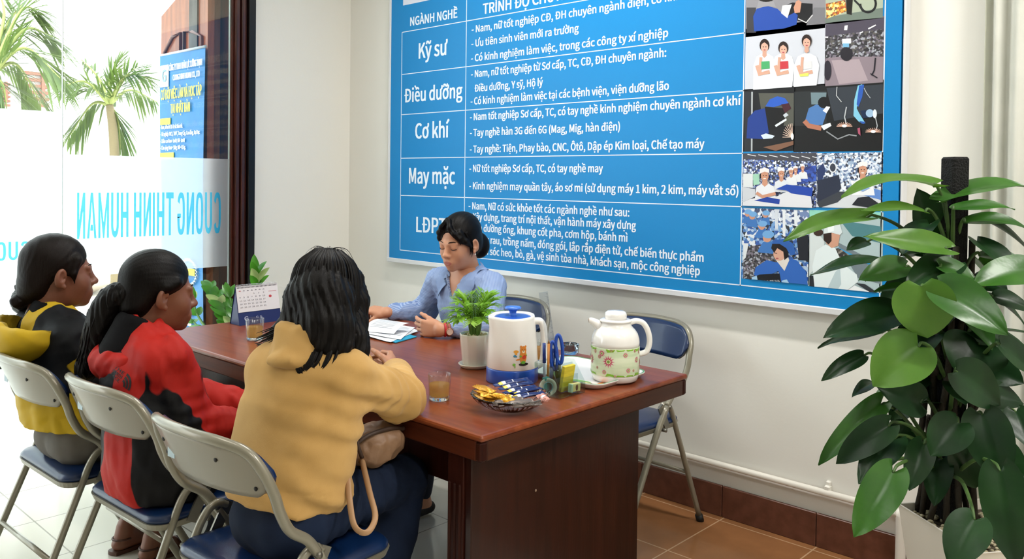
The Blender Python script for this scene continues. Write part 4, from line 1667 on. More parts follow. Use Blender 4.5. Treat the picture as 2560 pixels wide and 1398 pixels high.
def rod(pt, pb, ztop_guess=None):
    return pt, pb


def place_stick(topx, topy, X, Yb, Xb=None, zb=TZ + .006):
    """a stick standing in the organiser: foot on its base, head where it is seen (head stays over depth X)"""
    return np.array([Xb if Xb is not None else X, Yb, zb]), onx(topx, topy, X)


def stick(name, label, cat, A, B, segs, group=None):
    t_ = thing(name, label, cat, A, group=group)
    d = B - A
    for nm, m_, f0, f1, r0, r1 in segs:
        MB().tube([A + d * f0, A + d * f1], [r0, r1], 10).build(nm, m_, t_)
    return t_


penblue = mat('pen_blue', '#17357f', .3, coat=.3)
steel = mat('steel', '#9a9a9c', .25, metal=.9)
A, B = place_stick(1360, 858, -1.672, 1.945)
stick('ballpoint_pen', 'blue capped pen, leftmost in the clear organiser', 'pen', A, B, [('barrel', mat('pen_barrel_clear', '#8d94a0', .3), 0, .72, .0042, .0042), ('cap', penblue, .60, 1.0, .0055, .0052)])
MB().box(A + (B - A) * .84 + np.array([.006, -.002, 0]), (.002, .003, .04)).build('clip', penblue, bpy.data.objects['ballpoint_pen'])
A, B = place_stick(1372, 850, -1.675, 1.962)
stick('pencil', 'orange pencil with sharp tip in the clear organiser', 'pencil', A, B, [('barrel', mat('pencil_orange', '#b9762c', .4), 0, .93, .0042, .0042), ('sharpened_tip', mat('pencil_wood', '#8b6238', .6), .93, 1.0, .0042, .0006)])
A, B = place_stick(1384, 872, -1.678, 1.978)
stick('marker_pen', 'stubby blue marker beside the scissors in the clear organiser', 'pen', A, B, [('barrel', mat('marker_grey', '#3b4c74', .35), 0, .6, .006, .006), ('cap', penblue, .55, 1.0, .0072, .0068)])
A, B = place_stick(1402, 888, -1.670, 2.02)
stick('slim_pen', 'thin silver pen at the right in the clear organiser', 'pen', A, B, [('barrel', steel, 0, .8, .003, .003), ('cap', mat('cap_white', '#d5d8da', .4), .8, 1.0, .0036, .0034)])
MB().box((OX - .073, 1.948, TZ + .030), (.016, .022, .048), bev=.003).build('correction_pen', mat('teal_plastic', '#17857f', .35))
tag(bpy.data.objects['correction_pen'], 'short teal plastic correction pen standing low in the organiser', 'pen')

# ruler
A = np.array([-1.690, 2.025, TZ + .006])
B = onx(1358, 731, -1.690)
d = B - A
u = nrm(d)
wv = nrm(np.cross(u, AX[2]))
nv_ = np.cross(wv, u)
rl = thing('ruler', 'long clear plastic ruler leaning out of the organiser', 'ruler', A)
MB().box((A + B) / 2, (.028, .002, np.linalg.norm(d)), R=np.stack([wv, nv_, u], 1)).build('ruler_body', thin_glass('ruler_plastic', '#eceff3', .12), rl)
tk = MB()
L_ = np.linalg.norm(d)
for i in range(int(L_ / .004)):
    ln = .010 if i % 5 == 0 else .005
    tk.box(A + u * (.002 + i * .004) - wv * (.0135 - ln / 2) + nv_ * -.0012, (ln, .0003, .0006), R=np.stack([wv, nv_, u], 1))
tk.build('ruler_marks', mat('ruler_marks', '#4a4f63', .5), rl)

# scissors: two blue loops above steel blades
sc_ = thing('scissors', 'scissors with blue plastic handles standing in the organiser', 'scissors', (-1.66, 2.0, TZ))
A = np.array([-1.665, 2.005, TZ + .008])
B = onx(1388, 838, -1.665)
u = nrm(B - A)
wv = nrm(np.cross(u, AX[2]))
L_ = np.linalg.norm(B - A)
hb = mat('scissor_handle_blue', '#1546a8', .35, coat=.2)
for i, (s, lo, hi_) in enumerate(((-1, .46, 1.0), (1, .36, .88))):
    c0 = A + u * L_ * (lo + hi_) / 2 + wv * s * .009
    lp = [c0 + u * math.sin(q) * L_ * (hi_ - lo) / 2 + wv * math.cos(q) * .0105 for q in [2 * PI * j / 24 for j in range(24)]]
    MB().tube(lp, .0055, 10, closed=True).build('handle', hb, sc_)
    MB().tube([A + wv * s * .002, A + u * L_ * .25 + wv * s * .004, A + u * L_ * .5 + wv * s * .006], [.0015, .005, .005], 8, flat=(AX[2], .3)).build('blade', steel, sc_)
MB().ball(A + u * L_ * .33, .005, n=10).build('pivot', steel, sc_)

# note pad, eraser, tape
MB().box((OX - .036, 2.005, TZ + .048), (.012, .052, .082), R=axis_rot((0, 1, 0), .18), bev=.001).build('sticky_notes', mat('note_yellow', '#d3c43a', .6, var=('#c0b030', 30, (1, 1, 12))))
sn = tag(bpy.data.objects['sticky_notes'], 'pad of yellow sticky notes standing in the organiser', 'sticky notes')
ll = MB()
for i in range(7):
    ll.box((OX - .0292 - .0017 * i * .0 + .0005 - .0015 * i * .9, 2.005, TZ + .040 + .0062 * i), (.0004, .040 - .006 * (i % 3), .0012), R=axis_rot((0, 1, 0), .18))
er = thing('eraser_box', 'small yellow and mint eraser in its sleeve at the organiser front', 'eraser', (OX - .014, 2.018, TZ))
MB().box((OX - .014, 2.016, TZ + .021), (.014, .044, .026), R=axis_rot((1, 0, 0), -.08), bev=.002).build('sleeve', mat('eraser_sleeve', '#cfc987', .5), er)
MB().box((OX - .014, 1.996, TZ + .0215), (.0146, .008, .0266), R=axis_rot((1, 0, 0), -.08), bev=.001).build('mint_end', mat('mint_paper', '#9fc7ab', .5), er)
MB().ball((OX - .0064, 2.018, TZ + .021), (.0008, .006, .010), n=12).build('printed_figure', mat('brown_print', '#5a4632', .5), er)
tp = thing('tape_roll', 'roll of clear sticky tape leaning on the organiser beside the bowl', 'tape', onz(1372, 992, TZ))
tpc = onx(1370, 968, -1.66)
tn = nrm([.75, -.62, .25])
tu = nrm(np.cross([0, 0, 1.0], tn))
TRm = np.stack([tu, np.cross(tn, tu), tn], 1)
MB().lathe([(.0155, -.007), (.026, -.007), (.027, -.006), (.027, .006), (.026, .007), (.0155, .007), (.0155, -.007)], tpc, n=36, R=TRm, caps=False).build('tape', mat('tape_cream', '#c9cdb9', .25, trans=.35), tp)
MB().lathe([(.0130, -.0072), (.0155, -.0072), (.0155, .0072), (.0130, .0072), (.0130, -.0072)], tpc, n=36, R=TRm, caps=False).build('core', mat('tape_core', '#5d8f95', .4), tp)

# serving tray and flowered thermos
tr = thing('serving_tray', 'white melamine tray with green rim and printed fruit under the thermos', 'tray', (-1.75, 2.23, TZ))
TX0, TX1, TY0_, TY1_ = -1.93, -1.572, 2.078, 2.378


def rr(x0, x1, y0, y1, r, z, n=8):
    o = []
    for (cx, cy, a0) in ((x1 - r, y1 - r, 0), (x0 + r, y1 - r, PI / 2), (x0 + r, y0 + r, PI), (x1 - r, y0 + r, 1.5 * PI)):
        for k_ in range(n + 1):
            a = a0 + k_ * PI / 2 / n
            o.append((cx + r * math.cos(a), cy + r * math.sin(a), z))
    return o


def rri(i, z, r=.05):
    return rr(TX0 + i, TX1 - i, TY0_ + i, TY1_ - i, r - i * .4, z)


loft([rri(.026, TZ), rri(.012, TZ + .003), rri(.002, TZ + .016), rri(0, TZ + .0195), rri(.0015, TZ + .0205), rri(.006, TZ + .0195), rri(.016, TZ + .008), rri(.03, TZ + .005)]).build('tray_body', mat('tray_white', '#e6e3df', .25, coat=.3), tr)
loft([rri(.0012, TZ + .0206), rri(.0012, TZ + .0212), rri(.0055, TZ + .0206), rri(.0055, TZ + .0200)], cap0=False, cap1=False).build('green_rim', mat('tray_green', '#5aa06d', .3), tr)


def flat(nm, polys, h, z, par):
    m_ = MB()
    for p in polys:
        if sum(p[i][0] * p[(i + 1) % len(p)][1] - p[(i + 1) % len(p)][0] * p[i][1] for i in range(len(p))) < 0:
            p = p[::-1]
        m_.add([(x, y, z) for x, y in p], [tuple(range(len(p)))], 0, False)
    return m_.build(nm, mat('print_' + h.strip('#'), h, .3), par)


flat('printed_leaf', [oval(-1.70, 2.13, .055, .022, rot=.3), oval(-1.64, 2.30, .03, .05), oval(-1.80, 2.16, .04, .02)], '#7fae4e', TZ + .0054, tr)
flat('printed_cup', [oval(-1.655, 2.125, .030, .020), oval(-1.70, 2.105, .02, .012)], '#7b3038', TZ + .0057, tr)
flat('printed_cream', [oval(-1.655, 2.128, .021, .013)], '#d9cf8e', TZ + .0060, tr)
flat('printed_orange', [oval(-1.612, 2.155, .014, .030, rot=.3), oval(-1.608, 2.20, .012, .03, rot=-.2)], '#dd7a2c', TZ + .0063, tr)
flat('printed_red', [oval(-1.606, 2.225, .011, .03, rot=.1)], '#c3472f', TZ + .0066, tr)
flat('printed_blue', [oval(-1.622, 2.108, .012, .014)], '#a9c6e2', TZ + .0063, tr)

tc_ = away(1537, 962, TZ + .006, .081)
th = thing('thermos', 'white thermos jug with a pale green band of pink flowers on the tray', 'thermos', tc_)
td = nrm([tc_[0], tc_[1], 0])
trr = np.array([td[1], -td[0], 0.0])
TR = np.stack([trr, td, np.array([0, 0, 1.0])], 1)
white_gl = mat('thermos_white', '#efece8', .15, coat=.5)
MB().lathe([(0, 0), (.070, 0), (.074, .003), (.079, .020), (.0792, .022)], tc_, n=48).build('thermos_foot', white_gl, th)
band = mat('thermos_band', '#dbe3c6', .3, var=('#c3d3ad', 9, (.6, .6, 9)), coat=.3)
MB().lathe([(.0795, .022), (.0802, .024), (.0802, .111), (.0795, .113)], tc_, n=48).build('flower_band', band, th)
MB().lathe([(.0795, .113), (.0795, .125), (.078, .138), (.073, .153), (.065, .165), (.056, .174), (.050, .182), (.0485, .190), (.052, .1915), (.0535, .194), (.0525, .197), (.046, .199), (0, .200)], tc_, n=48).build('thermos_body', white_gl, th)
MB().lathe([(.036, .198), (.0365, .213), (.034, .221), (.028, .225), (0, .2265)], tc_, n=40).build('screw_cap_lid', white_gl, th)
sp = [tc_ + TR @ np.array(p) for p in ((-.045, -.006, .167), (-.062, -.010, .182), (-.078, -.013, .1915), (-.088, -.015, .194))]
MB().tube(bez(sp, 6), [.021 - .0125 * (i / 18) ** .7 for i in range(19)], 14).build('spout', white_gl, th)
MB().tube([sp[-1] + TR @ np.array([.0006, 0, 0]), sp[-1] - TR @ np.array([.0006, 0, 0])], .0062, 12).build('spout_opening', mat('spout_brown', '#b48a6a', .5), th)
hp = [(.044, .006, .187), (.068, .010, .193), (.092, .013, .184), (.108, .015, .155), (.112, .016, .120), (.102, .014, .092), (.078, .010, .083)]
MB().tube(bez([tc_ + TR @ np.array(p) for p in hp], 8), .0095, 12, flat=(td, 1.15)).build('thermos_handle', white_gl, th)


def on_th(u, z, lift=.0005):
    r = .0802 + lift
    a = -PI / 2 + u / r
    return tc_ + TR @ np.array([r * math.cos(a), r * math.sin(a), z])


def flower(u, z, R_, n=12):
    o = []
    for i in range(n * 2):
        a = PI * i / n
        q = R_ * (1 if i % 2 == 0 else .55)
        o.append((u + q * math.cos(a), z + q * math.sin(a)))
    return o


FL = [(-.022, .072, .021), (-.046, .097, .013), (.034, .094, .010), (.045, .044, .010), (-.036, .037, .009), (.067, .042, .006), (-.055, .085, .008), (-.064, .048, .006), (.083, .075, .012), (-.1, .07, .018), (.12, .06, .02), (.10, .10, .01), (-.075, .10, .008), (-.012, .110, .008), (.073, .105, .007), (.0, .025, .006)]
for nm, h, sc2, lf in (('pink_petals', '#d98f9c', 1.0, .0004), ('red_petals', '#b8485c', .72, .0007), ('flower_ring', '#e8e6b8', .36, .0010), ('flower_eye', '#7d9a4c', .24, .0013)):
    m = MB()
    for u, z, R_ in FL:
        if not (.022 < z < .113):
            continue
        pl = flower(u, z, R_ * sc2) if sc2 > .5 else oval(u, z, R_ * sc2, R_ * sc2)
        decal(m, [(x, min(max(y, .0235), .1115)) for x, y in pl], on_th, lf)
    m.build(nm, mat('print_' + h.strip('#'), h, .35), th)
m = MB()
for i in range(14):
    u = -.22 + .034 * i
    for z0, sg in ((.1115, -1), (.0235, 1)):
        if (i * 7) % 5 == 0:
            continue
        hgt = .007 + .003 * math.sin(i * 2.3)
        decal(m, [(u - .016, z0), (u - .010, z0 + sg * hgt), (u + .010, z0 + sg * hgt * .8), (u + .016, z0)], on_th, .0006)
m.build('leaf_border', mat('print_leaf', '#7fb12f', .35), th)

ash = thing('glass_dish', 'low clear bluish glass dish on the table behind the organiser', 'glass dish', away(1424, 890, TZ, .034))
MB().lathe([(0, .001), (.028, .001), (.033, .006), (.035, .036), (.034, .040), (.029, .040), (.027, .016), (0, .013)], OFF[ash.name][:], n=28, caps=False, rfun=lambda r, z, a: r + (.0012 * math.cos(8 * a) if r > .028 else 0)).build('dish_body', mat('bluish_glass', '#bcd6ea', .04, trans=1.0, ior=1.48), ash)

# desk calendar (a card tent)
cx_, cy0, cy1 = -3.39, 1.868, 2.078
cal = thing('desk_calendar', 'tent desk calendar with white month page and navy foot at the far table end', 'calendar', (cx_, (cy0 + cy1) / 2, TZ))
navyc = mat('calendar_navy', '#14255c', .4)
ridge = np.array([cx_ - .042, 0, TZ + .170])


def cal_pt(u, v, l=0.0):                        # u along the tent 0..1, v up the page 0..1
    p = np.array([cx_, cy0 + (cy1 - cy0) * u, TZ])
    q = np.array([ridge[0], cy0 + (cy1 - cy0) * u, ridge[2]])
    n_ = nrm([.17, 0, .042])
    return p + (q - p) * v + n_ * l


m = MB()
for (a, b) in (((cx_, TZ), (ridge[0], ridge[2])), ((cx_ - .084, TZ), (ridge[0], ridge[2]))):
    pts = [(a[0], cy0, a[1]), (a[0], cy1, a[1]), (b[0], cy1, b[1]), (b[0], cy0, b[1])]
    m.add(pts, [(0, 1, 2, 3)], 0, False)
    m.add([(x - .002, y, z) for x, y, z in pts], [(3, 2, 1, 0)], 0, False)
m.add([(cx_, cy0 + .002, TZ + .001), (cx_ - .084, cy0 + .002, TZ + .001), (ridge[0], cy0 + .002, ridge[2])], [(0, 1, 2)], 0, False)
m.add([(cx_, cy0, TZ + .001), (cx_ - .084, cy0, TZ + .001), (cx_ - .084, cy1, TZ + .001), (cx_, cy1, TZ + .001)], [(0, 1, 2, 3)], 0, False)
m.build('card_stand', navyc, cal)
pg = MB().add([cal_pt(0.005, .33, .002), cal_pt(.995, .33, .002), cal_pt(.995, 1.0, .002), cal_pt(.005, 1.0, .002)], [(0, 1, 2, 3)], 0, False)
page = pg.build('month_page', mat('calendar_paper', '#d8d6d8', .6), cal)
sp_ = MB()
for i in range(34):
    u = .03 + .94 * i / 33
    c0 = cal_pt(u, 1.0, 0)
    sp_.tube([c0 + np.array([math.cos(q) * .006, 0, math.sin(q) * .006 + .001]) for q in [2 * PI * j / 10 for j in range(10)]], .0007, 5, closed=True)
sp_.build('wire_binding', mat('binding_wire', '#b9b8bd', .3, metal=.6), cal)
hl = MB()
for i in range(30):
    u = .04 + .92 * i / 29
    hl.box(cal_pt(u, .955, .0024), (.0012, .0032, .005))
hl.build('punched_holes', mat('punch_dark', '#4b4a52', .6), page)
cal_items = [('1      2      3', lambda u, v: cal_pt((.40 * .21 + u) / .21, (.775 * .17 + v) / .17, .0026), .053, .0055, .03, (0.00005, 0, 0))]
for r_, tx in enumerate(('4    5    6    7    8    9   10', '11  12  13  14  15  16  17', '18  19  20  21  22  23  24', '25  26  27  28  29  30  31')):
    cal_items.append((tx, (lambda u, v, r_=r_: cal_pt((.06 * .21 + u) / .21, ((.69 - .085 * r_) * .17 + v) / .17, .0026)), .128, .0055, .03, (0.00005, 0, 0)))
cl = lettering(cal_items)
gm = mat('calendar_ink', '#6d6c74', .6)
for l in cl:
    l.build('lettering', gm, page)
wd_ = MB()
rd_ = MB()
for i in range(7):
    u = .09 + .093 * i
    (rd_ if i == 0 else wd_).add([cal_pt(u - .03, .865, .0026), cal_pt(u + .03, .865, .0026), cal_pt(u + .01, .885, .0026), cal_pt(u - .01, .885, .0026)], [(0, 1, 2, 3)], 0, False)
rd_.add([cal_pt(.76, .80, .0026), cal_pt(.95, .80, .0026), cal_pt(.95, .81, .0026), cal_pt(.76, .81, .0026)], [(0, 1, 2, 3)], 0, False)
rd_.add([cal_pt(.79 + .035 * math.cos(q), .675 + .035 * math.sin(q), .0026) for q in [2 * PI * j / 14 for j in range(14)]], [tuple(range(14))], 0, False)
rd_.build('red_print', mat('calendar_red', '#b8434a', .5), page)
wd_.build('weekday_marks', mat('calendar_grey', '#77767d', .5), page)
LG = lettering([('G', lambda u, v: cal_pt((.13 * .21 + u) / .21, (.11 * .17 + v) / .17, .0008), .018, .018, .08, (0.00005, 0, 0)), ('G S', lambda u, v: cal_pt((.40 * .21 + u) / .21, (.15 * .17 + v) / .17, .0008), .03, .008, .05, (0.00005, 0, 0))])
for l in LG:
    l.build('lettering', mat('calendar_logo', '#a9aec2', .5), cal)

# papers and folder
fold = thing('document_folder', 'teal paper folder lying under the white sheets in front of the person in blue', 'folder', (-2.72, 2.25, TZ))
teal = mat('folder_teal', '#1f93b8', .5)
P0, P1, P2_ = onz(925, 838, TZ + .002), onz(989, 858, TZ + .002), onz(1042, 843, TZ + .002)
P3_ = P0 + (P2_ - P1)
m = MB()
for dz in (0, .0028):
    m.add([p + np.array([0, 0, dz]) for p in (P0, P1, P2_, P3_)], [(0, 1, 2, 3)], 0, False)
n_ = len(m.v)
for i in range(4):
    j = (i + 1) % 4
    m.f.append([i, j, 4 + j, 4 + i])
    m.m.append(0)
    m.sm.append(False)
m.build('folder_cover', teal, fold)
paper = mat('paper_white', '#dcdee2', .7)
pink = mat('ink_line', '#8a8d99', .7)


def sheet(label, c, ux, uy, w_, h_, z, curl=0.0, lines=9, lift=0.0):
    ux, uy = nrm(ux), nrm(uy)
    c = np.array(c)

    def f(u, v):
        zz = z + curl * (u ** 2) + lift * (1 - v) ** 2 * .5 + .001 * math.sin(6 * u + 4 * v)
        p = c + ux * (u - .5) * w_ + uy * (v - .5) * h_
        return np.array([p[0], p[1], zz])
    o = MB().grid(f, 12, 12).build('paper_sheet', paper)
    tag(o, label, 'paper', 'paper sheets on the folder')
    t_ = MB()
    for i in range(lines):
        v0 = .16 + .68 * i / max(1, lines - 1)
        w2 = .80 if i % 3 else .55
        vs = []
        for j in range(11):
            u = .1 + w2 * j / 10
            vs += [f(u, v0) + np.array([0, 0, .0007]), f(u, v0 + .012) + np.array([0, 0, .0007])]
        t_.add(vs, [(2 * j, 2 * j + 2, 2 * j + 3, 2 * j + 1) for j in range(10)], 0, False)
    t_.build('printed_lines', pink, o)
    return o


cen = (P0 + P1 + P2_ + P3_) / 4
ax1, ax2 = P1 - P0, P2_ - P1
sheet('white sheet lying flat, directly on the teal folder', cen + np.array([-.05, .03, 0]), ax1 + .15 * ax2, ax2 - .15 * ax1, .20, .28, TZ + .0058)
sheet('white sheet skewed on the pile, between the flat one and the lifted one', cen + np.array([-.08, .05, 0]), ax1 + .4 * ax2, ax2 - .4 * ax1, .20, .28, TZ + .0088)
PL0, PL1 = onz(944, 797, TZ + .05), onz(1024, 808, TZ + .045)
lf = MB()


def liftf(u, v):
    a = PL0 + (PL1 - PL0) * u
    b = onz(905, 828, TZ + .012) + (onz(985, 835, TZ + .012) - onz(905, 828, TZ + .012)) * u
    p = a + (b - a) * v
    return p + np.array([0, 0, .012 * math.sin(PI * v)])


lf.grid(liftf, 12, 12)
lo = lf.build('paper_sheet', paper)
tag(lo, 'top white sheet lifted and bent between the two hands', 'paper', 'paper sheets on the folder')
t_ = MB()
for i in range(9):
    v0 = .1 + .08 * i
    vs = []
    for j in range(11):
        u = .12 + .7 * j / 10
        vs += [liftf(u, v0) + np.array([0, 0, .0008]), liftf(u, v0 + .012) + np.array([0, 0, .0008])]
    t_.add(vs, [(2 * j, 2 * j + 2, 2 * j + 3, 2 * j + 1) for j in range(10)], 0, False)
t_.build('printed_lines', pink, lo)
# ================================================================== people
skin_l = mat('skin_light', '#c08a6c', .45, sub=.08, attr=[('lip', '#a8665a'), ('nail', '#d3a08c')], bump=(220, .03))
skin_d = mat('skin_brown', '#774a36', .45, sub=.06, attr=[('lip', '#7d463e'), ('nail', '#b98a76')], bump=(220, .03))
skin_m = mat('skin_tan', '#ad7a5e', .45, sub=.08, attr=[('lip', '#96564c'), ('nail', '#c99a86')], bump=(220, .03))
hair_m = mat('hair_black', '#0a0706', .45, spec=.16, bump=(40, .16, (9, 9, .7)))
hair_b = mat('hair_dark_brown', '#120b08', .45, spec=.16, bump=(40, .16, (9, 9, .7)))
lash_m = mat('lash_black', '#140d0b', .6)
eye_m = mat('eye_dark', '#17100e', .15)


def seg_d(V, a, b):
    ba = b - a
    h_ = np.clip(((V - a) @ ba) / (ba @ ba), 0, 1)
    return np.linalg.norm(V - a - h_[:, None] * ba, axis=1)


def frame(fwd, up=(0, 0, 1)):
    f = nrm(fwd)
    r = nrm(np.cross(f, up))
    u = np.cross(r, f)
    return np.stack([r, f, u], 1)


def lerp(a, b, t):
    return np.array(a, float) * (1 - t) + np.array(b, float) * t


def head_sd(R, t, s, neck_len=.19, neck_back=.045):
    h = SD(R * s, t)
    h.ell((0, -.012, .035), (.073, .092, .085), k=.02)
    h.ell((0, .028, -.028), (.0575, .062, .085), k=.03)
    h.ell((0, .044, -.076), (.041, .044, .034), k=.03)
    h.ell((0, .078, -.099), (.017, .016, .014), k=.02)
    for sx in (-1, 1):
        h.ell((sx * .036, .062, -.034), (.021, .022, .026), k=.03)
        h.ell((sx * .032, .100, .000), (.015, .014, .011), k=.014, op='s')
        h.ell((sx * .031, .0795, -.002), (.0165, .0125, .0125), k=.006)
        h.cap((sx * .012, .089, .016), (sx * .045, .079, .016), .0075, .006, k=.016)
    h.cap((0, .091, .006), (0, .108, -.030), .0068, .0098, k=.014)
    h.ell((0, .1105, -.034), (.0105, .0095, .0092), k=.010)
    for sx in (-1, 1):
        h.ell((sx * .0115, .099, -.037), (.0075, .010, .0075), k=.008)
        h.cap((sx * .006, .104, -.0445), (sx * .007, .108, -.041), .0028, k=.003, op='s')
    h.ell((0, .088, -.068), (.026, .014, .018), k=.02)
    h.chain([(-.021, .0885, -.0685), (-.009, .0972, -.0635), (0, .0982, -.0650), (.009, .0972, -.0635), (.021, .0885, -.0685)], [.0022, .0038, .0036, .0038, .0022], k=.006)
    h.chain([(-.019, .0885, -.0710), (-.008, .0960, -.0755), (.008, .0960, -.0755), (.019, .0885, -.0710)], [.0022, .0045, .0045, .0022], k=.006)
    h.chain([(-.022, .0915, -.0695), (0, .1045, -.0697), (.022, .0915, -.0695)], [.0011] * 3, k=.002, op='s')
    for sx in (-1, 1):
        h.ell((sx * .0755, -.008, -.012), (.0105, .019, .031), R=axis_rot((1, 0, 0), -.18) @ axis_rot((0, 0, 1), sx * .35), k=.006)
        h.ell((sx * .0850, -.002, -.008), (.0085, .0095, .0175), k=.003, op='s')
        h.ell((sx * .0790, .004, -.014), (.006, .005, .006), k=.003, op='s')
        h.ell((sx * .0765, .003, -.040), (.006, .007, .008), k=.008)
    h.cap((0, -.018, -.05), (0, -.018 - neck_back, -.05 - neck_len), .047, .054, k=.035, flat=(0, 1, 0), q=.95)
    return h


def lipf(V):
    return .012 * (1 - np.sqrt((V[:, 0] / .0215) ** 2 + ((V[:, 1] - .098) / .02) ** 2 + ((V[:, 2] + .0695) / (.0112 - .10 * np.abs(V[:, 0]) * .9)) ** 2))


def hand_sd(W, f, r, n, curl, spread=.10, thumb=(.5, .7, .35), forearm=None, fr=.026, sc=1.0):
    """W wrist, f to the knuckles, r to the thumb, n out of the palm"""
    f = nrm(f)
    r = nrm(np.array(r, float) - f * (np.array(r, float) @ f))
    n = nrm(np.array(n, float) - f * (np.array(n, float) @ f) - r * (np.array(n, float) @ r))
    W = np.array(W, float)
    h = SD()
    tips = []
    bas = (.0275, .0092, -.0092, -.0265)
    ln = (.070, .077, .072, .057)
    kn_ = (.083, .086, .082, .074)
    for i in range(4):
        b0 = W + (r * bas[i] * .62 + f * .012) * sc
        kn = W + (r * bas[i] + f * kn_[i] - n * .002) * sc
        h.cap(b0, kn, .0125 * sc, .0098 * sc, k=.012, flat=None)
        d = nrm(f + r * spread * (1.5 - i))
        c = curl[i]
        p = kn
        rad = [.0092, .0084, .0078, .0066]
        for j, (fl, ca) in enumerate(((.46, c[0]), (.31, c[1]), (.23, c[2]))):
            a = ca
            d = nrm(d * math.cos(a) + n * math.sin(a)) if j == 0 else nrm(d * math.cos(a) + nrm(np.cross(np.cross(d, n), d)) * math.sin(a))
            q = p + d * ln[i] * fl * sc
            h.cap(p, q, rad[j] * sc * (1 if i < 3 else .88), rad[j + 1] * sc * (1 if i < 3 else .88), k=.0035)
            p = q
        tips.append((p - d * .004 * sc, nrm(np.cross(r, d)) if np.cross(r, d) @ n < 0 else -nrm(np.cross(r, d)), d))
    h.ell(W + (f * .045 + n * .006) * sc, np.array([.036, .036, .017]) * sc, R=np.stack([f, r, n], 1), k=.014)
    h.ell(W + (f * .032 + r * .024 + n * .010) * sc, np.array([.026, .014, .013]) * sc, R=np.stack([f, r, n], 1), k=.012)
    p = W + (f * .028 + r * .026 + n * .006) * sc
    d = nrm(f * thumb[0] + r * thumb[1] + n * thumb[2])
    for j, (L, a) in enumerate(((.036, 0), (.031, .25), (.025, .25))):
        d = nrm(d + (f * .6 + n * .35) * a)
        q = p + d * L * sc
        h.cap(p, q, (.0122, .0100, .0088)[j] * sc, (.0102, .0090, .0072)[j] * sc, k=.006)
        p = q
    h.ell(W, np.array([.022, .027, .019]) * sc, R=np.stack([f, r, n], 1), k=.014)
    if forearm is not None:
        h.cap(W, forearm, fr * .86 * sc, fr * 1.25 * sc, k=.014)

    def nail(V):
        o = np.full(len(V), -1.0)
        for tp_, bk, d_ in tips:
            v = V - (tp_ + bk * .0055 * sc)
            o = np.maximum(o, .004 - np.sqrt((v * v).sum(1)) * .75)
        return o
    return h.mesh(.0021, attrs={'nail': nail})


def torso_prims(sd, J, g=0.0, k=.035, sleeves=1.0, hipr=.158, chest=.148, q=.76, ar=(.058, .049, .037), waist=.130):
    hip, neck, sL, sR = [np.array(J[x], float) for x in ('hip', 'neck', 'shL', 'shR')]
    msh = (sL + sR) / 2
    ax = nrm(msh - hip)
    rt = nrm(sR - sL)
    f = nrm(np.cross(ax, rt))
    wst = lerp(hip, msh, .42) - f * .008
    ch = lerp(hip, msh, .76)
    sd.cap(hip, wst, hipr + g, waist + g, k, flat=f, q=q + .06)
    sd.cap(wst, ch, waist + g, chest + g, k, flat=f, q=q)
    sd.cap(ch, msh - ax * .02, chest + g, .105 + g, k, flat=f, q=q)
    sd.cap(lerp(sL, sR, .08), lerp(sL, sR, .92), .056 + g, .056 + g, .05)
    for s_ in (sL, sR):
        sd.cap(neck, lerp(neck, s_, .75), .052 + g, .046 + g, .045)
    if J.get('bust'):
        for sx in (-1, 1):
            sd.ell(ch + rt * .062 * sx + f * (chest * q * .72), (.055 + g, .052 + g, .06 + g), k=.04)
    for a, e_, w_ in (('shL', 'elL', 'wrL'), ('shR', 'elR', 'wrR')):
        if e_ in J:
            A, E_, W_ = np.array(J[a], float), np.array(J[e_], float), np.array(J[w_], float)
            W2 = lerp(E_, W_, J.get('sleeve' + w_[-1], sleeves))
            sd.cap(A, E_, ar[0] + g, ar[1] + g, .03)
            sd.cap(E_, W2, ar[1] + g, ar[2] + g, .02)
    return f, rt, ax


def legs_prims(sd, J, g=0.0, th=.082, kn=.058, an=.040, foot=True, hipr=.150, f=(0, 1, 0)):
    hip = np.array(J['hip'], float)
    f = nrm(f)
    rt = nrm(np.cross(f, (0, 0, 1)))
    sd.cap(hip - rt * .06 + np.array([0, 0, .005]), hip + rt * .06 + np.array([0, 0, .005]), .086 + g, .086 + g, .04)
    sd.cap(hip + np.array([0, 0, .0]), hip + np.array([0, 0, .04]), .120 + g, .112 + g, .04, flat=f, q=.78)
    for s_, sx in (('L', -1), ('R', 1)):
        K = np.array(J['kn' + s_], float)
        A = np.array(J['an' + s_], float)
        H = hip + rt * sx * .066 + f * .02 + np.array([0, 0, .012])
        sd.cap(H, K, th + g, kn + g, .03)
        sd.cap(K, lerp(K, A, .35), kn + g, kn * .95 + g, .02)
        sd.cap(lerp(K, A, .35), A, kn * .95 + g, an + g, .02)


def foot_prims(sd, A, d, s=1.0):
    A, d = np.array(A, float), nrm([d[0], d[1], 0])
    z0 = A[2] - .052
    sd.cap(A, A - d * .022 + np.array([0, 0, -.045]), .031 * s, .027 * s, .02)
    sd.cap(A + np.array([0, 0, -.02]), A + d * .11 + np.array([0, 0, -.055]), .031 * s, .021 * s, .02)
    sd.cap(A - d * .02 + np.array([0, 0, -.052]), A + d * .12 + np.array([0, 0, -.062]), .027 * s, .026 * s, .02, flat=(0, 0, 1), q=.62)
    rt = np.cross(d, [0, 0, 1.0])
    for i in range(5):
        b = A + d * (.125 - .006 * i) + rt * (.020 - .011 * i) * s + np.array([0, 0, -.063])
        sd.cap(b, b + d * (.030 - .003 * i), .0095 - .0008 * i, .008 - .0008 * i, .006)


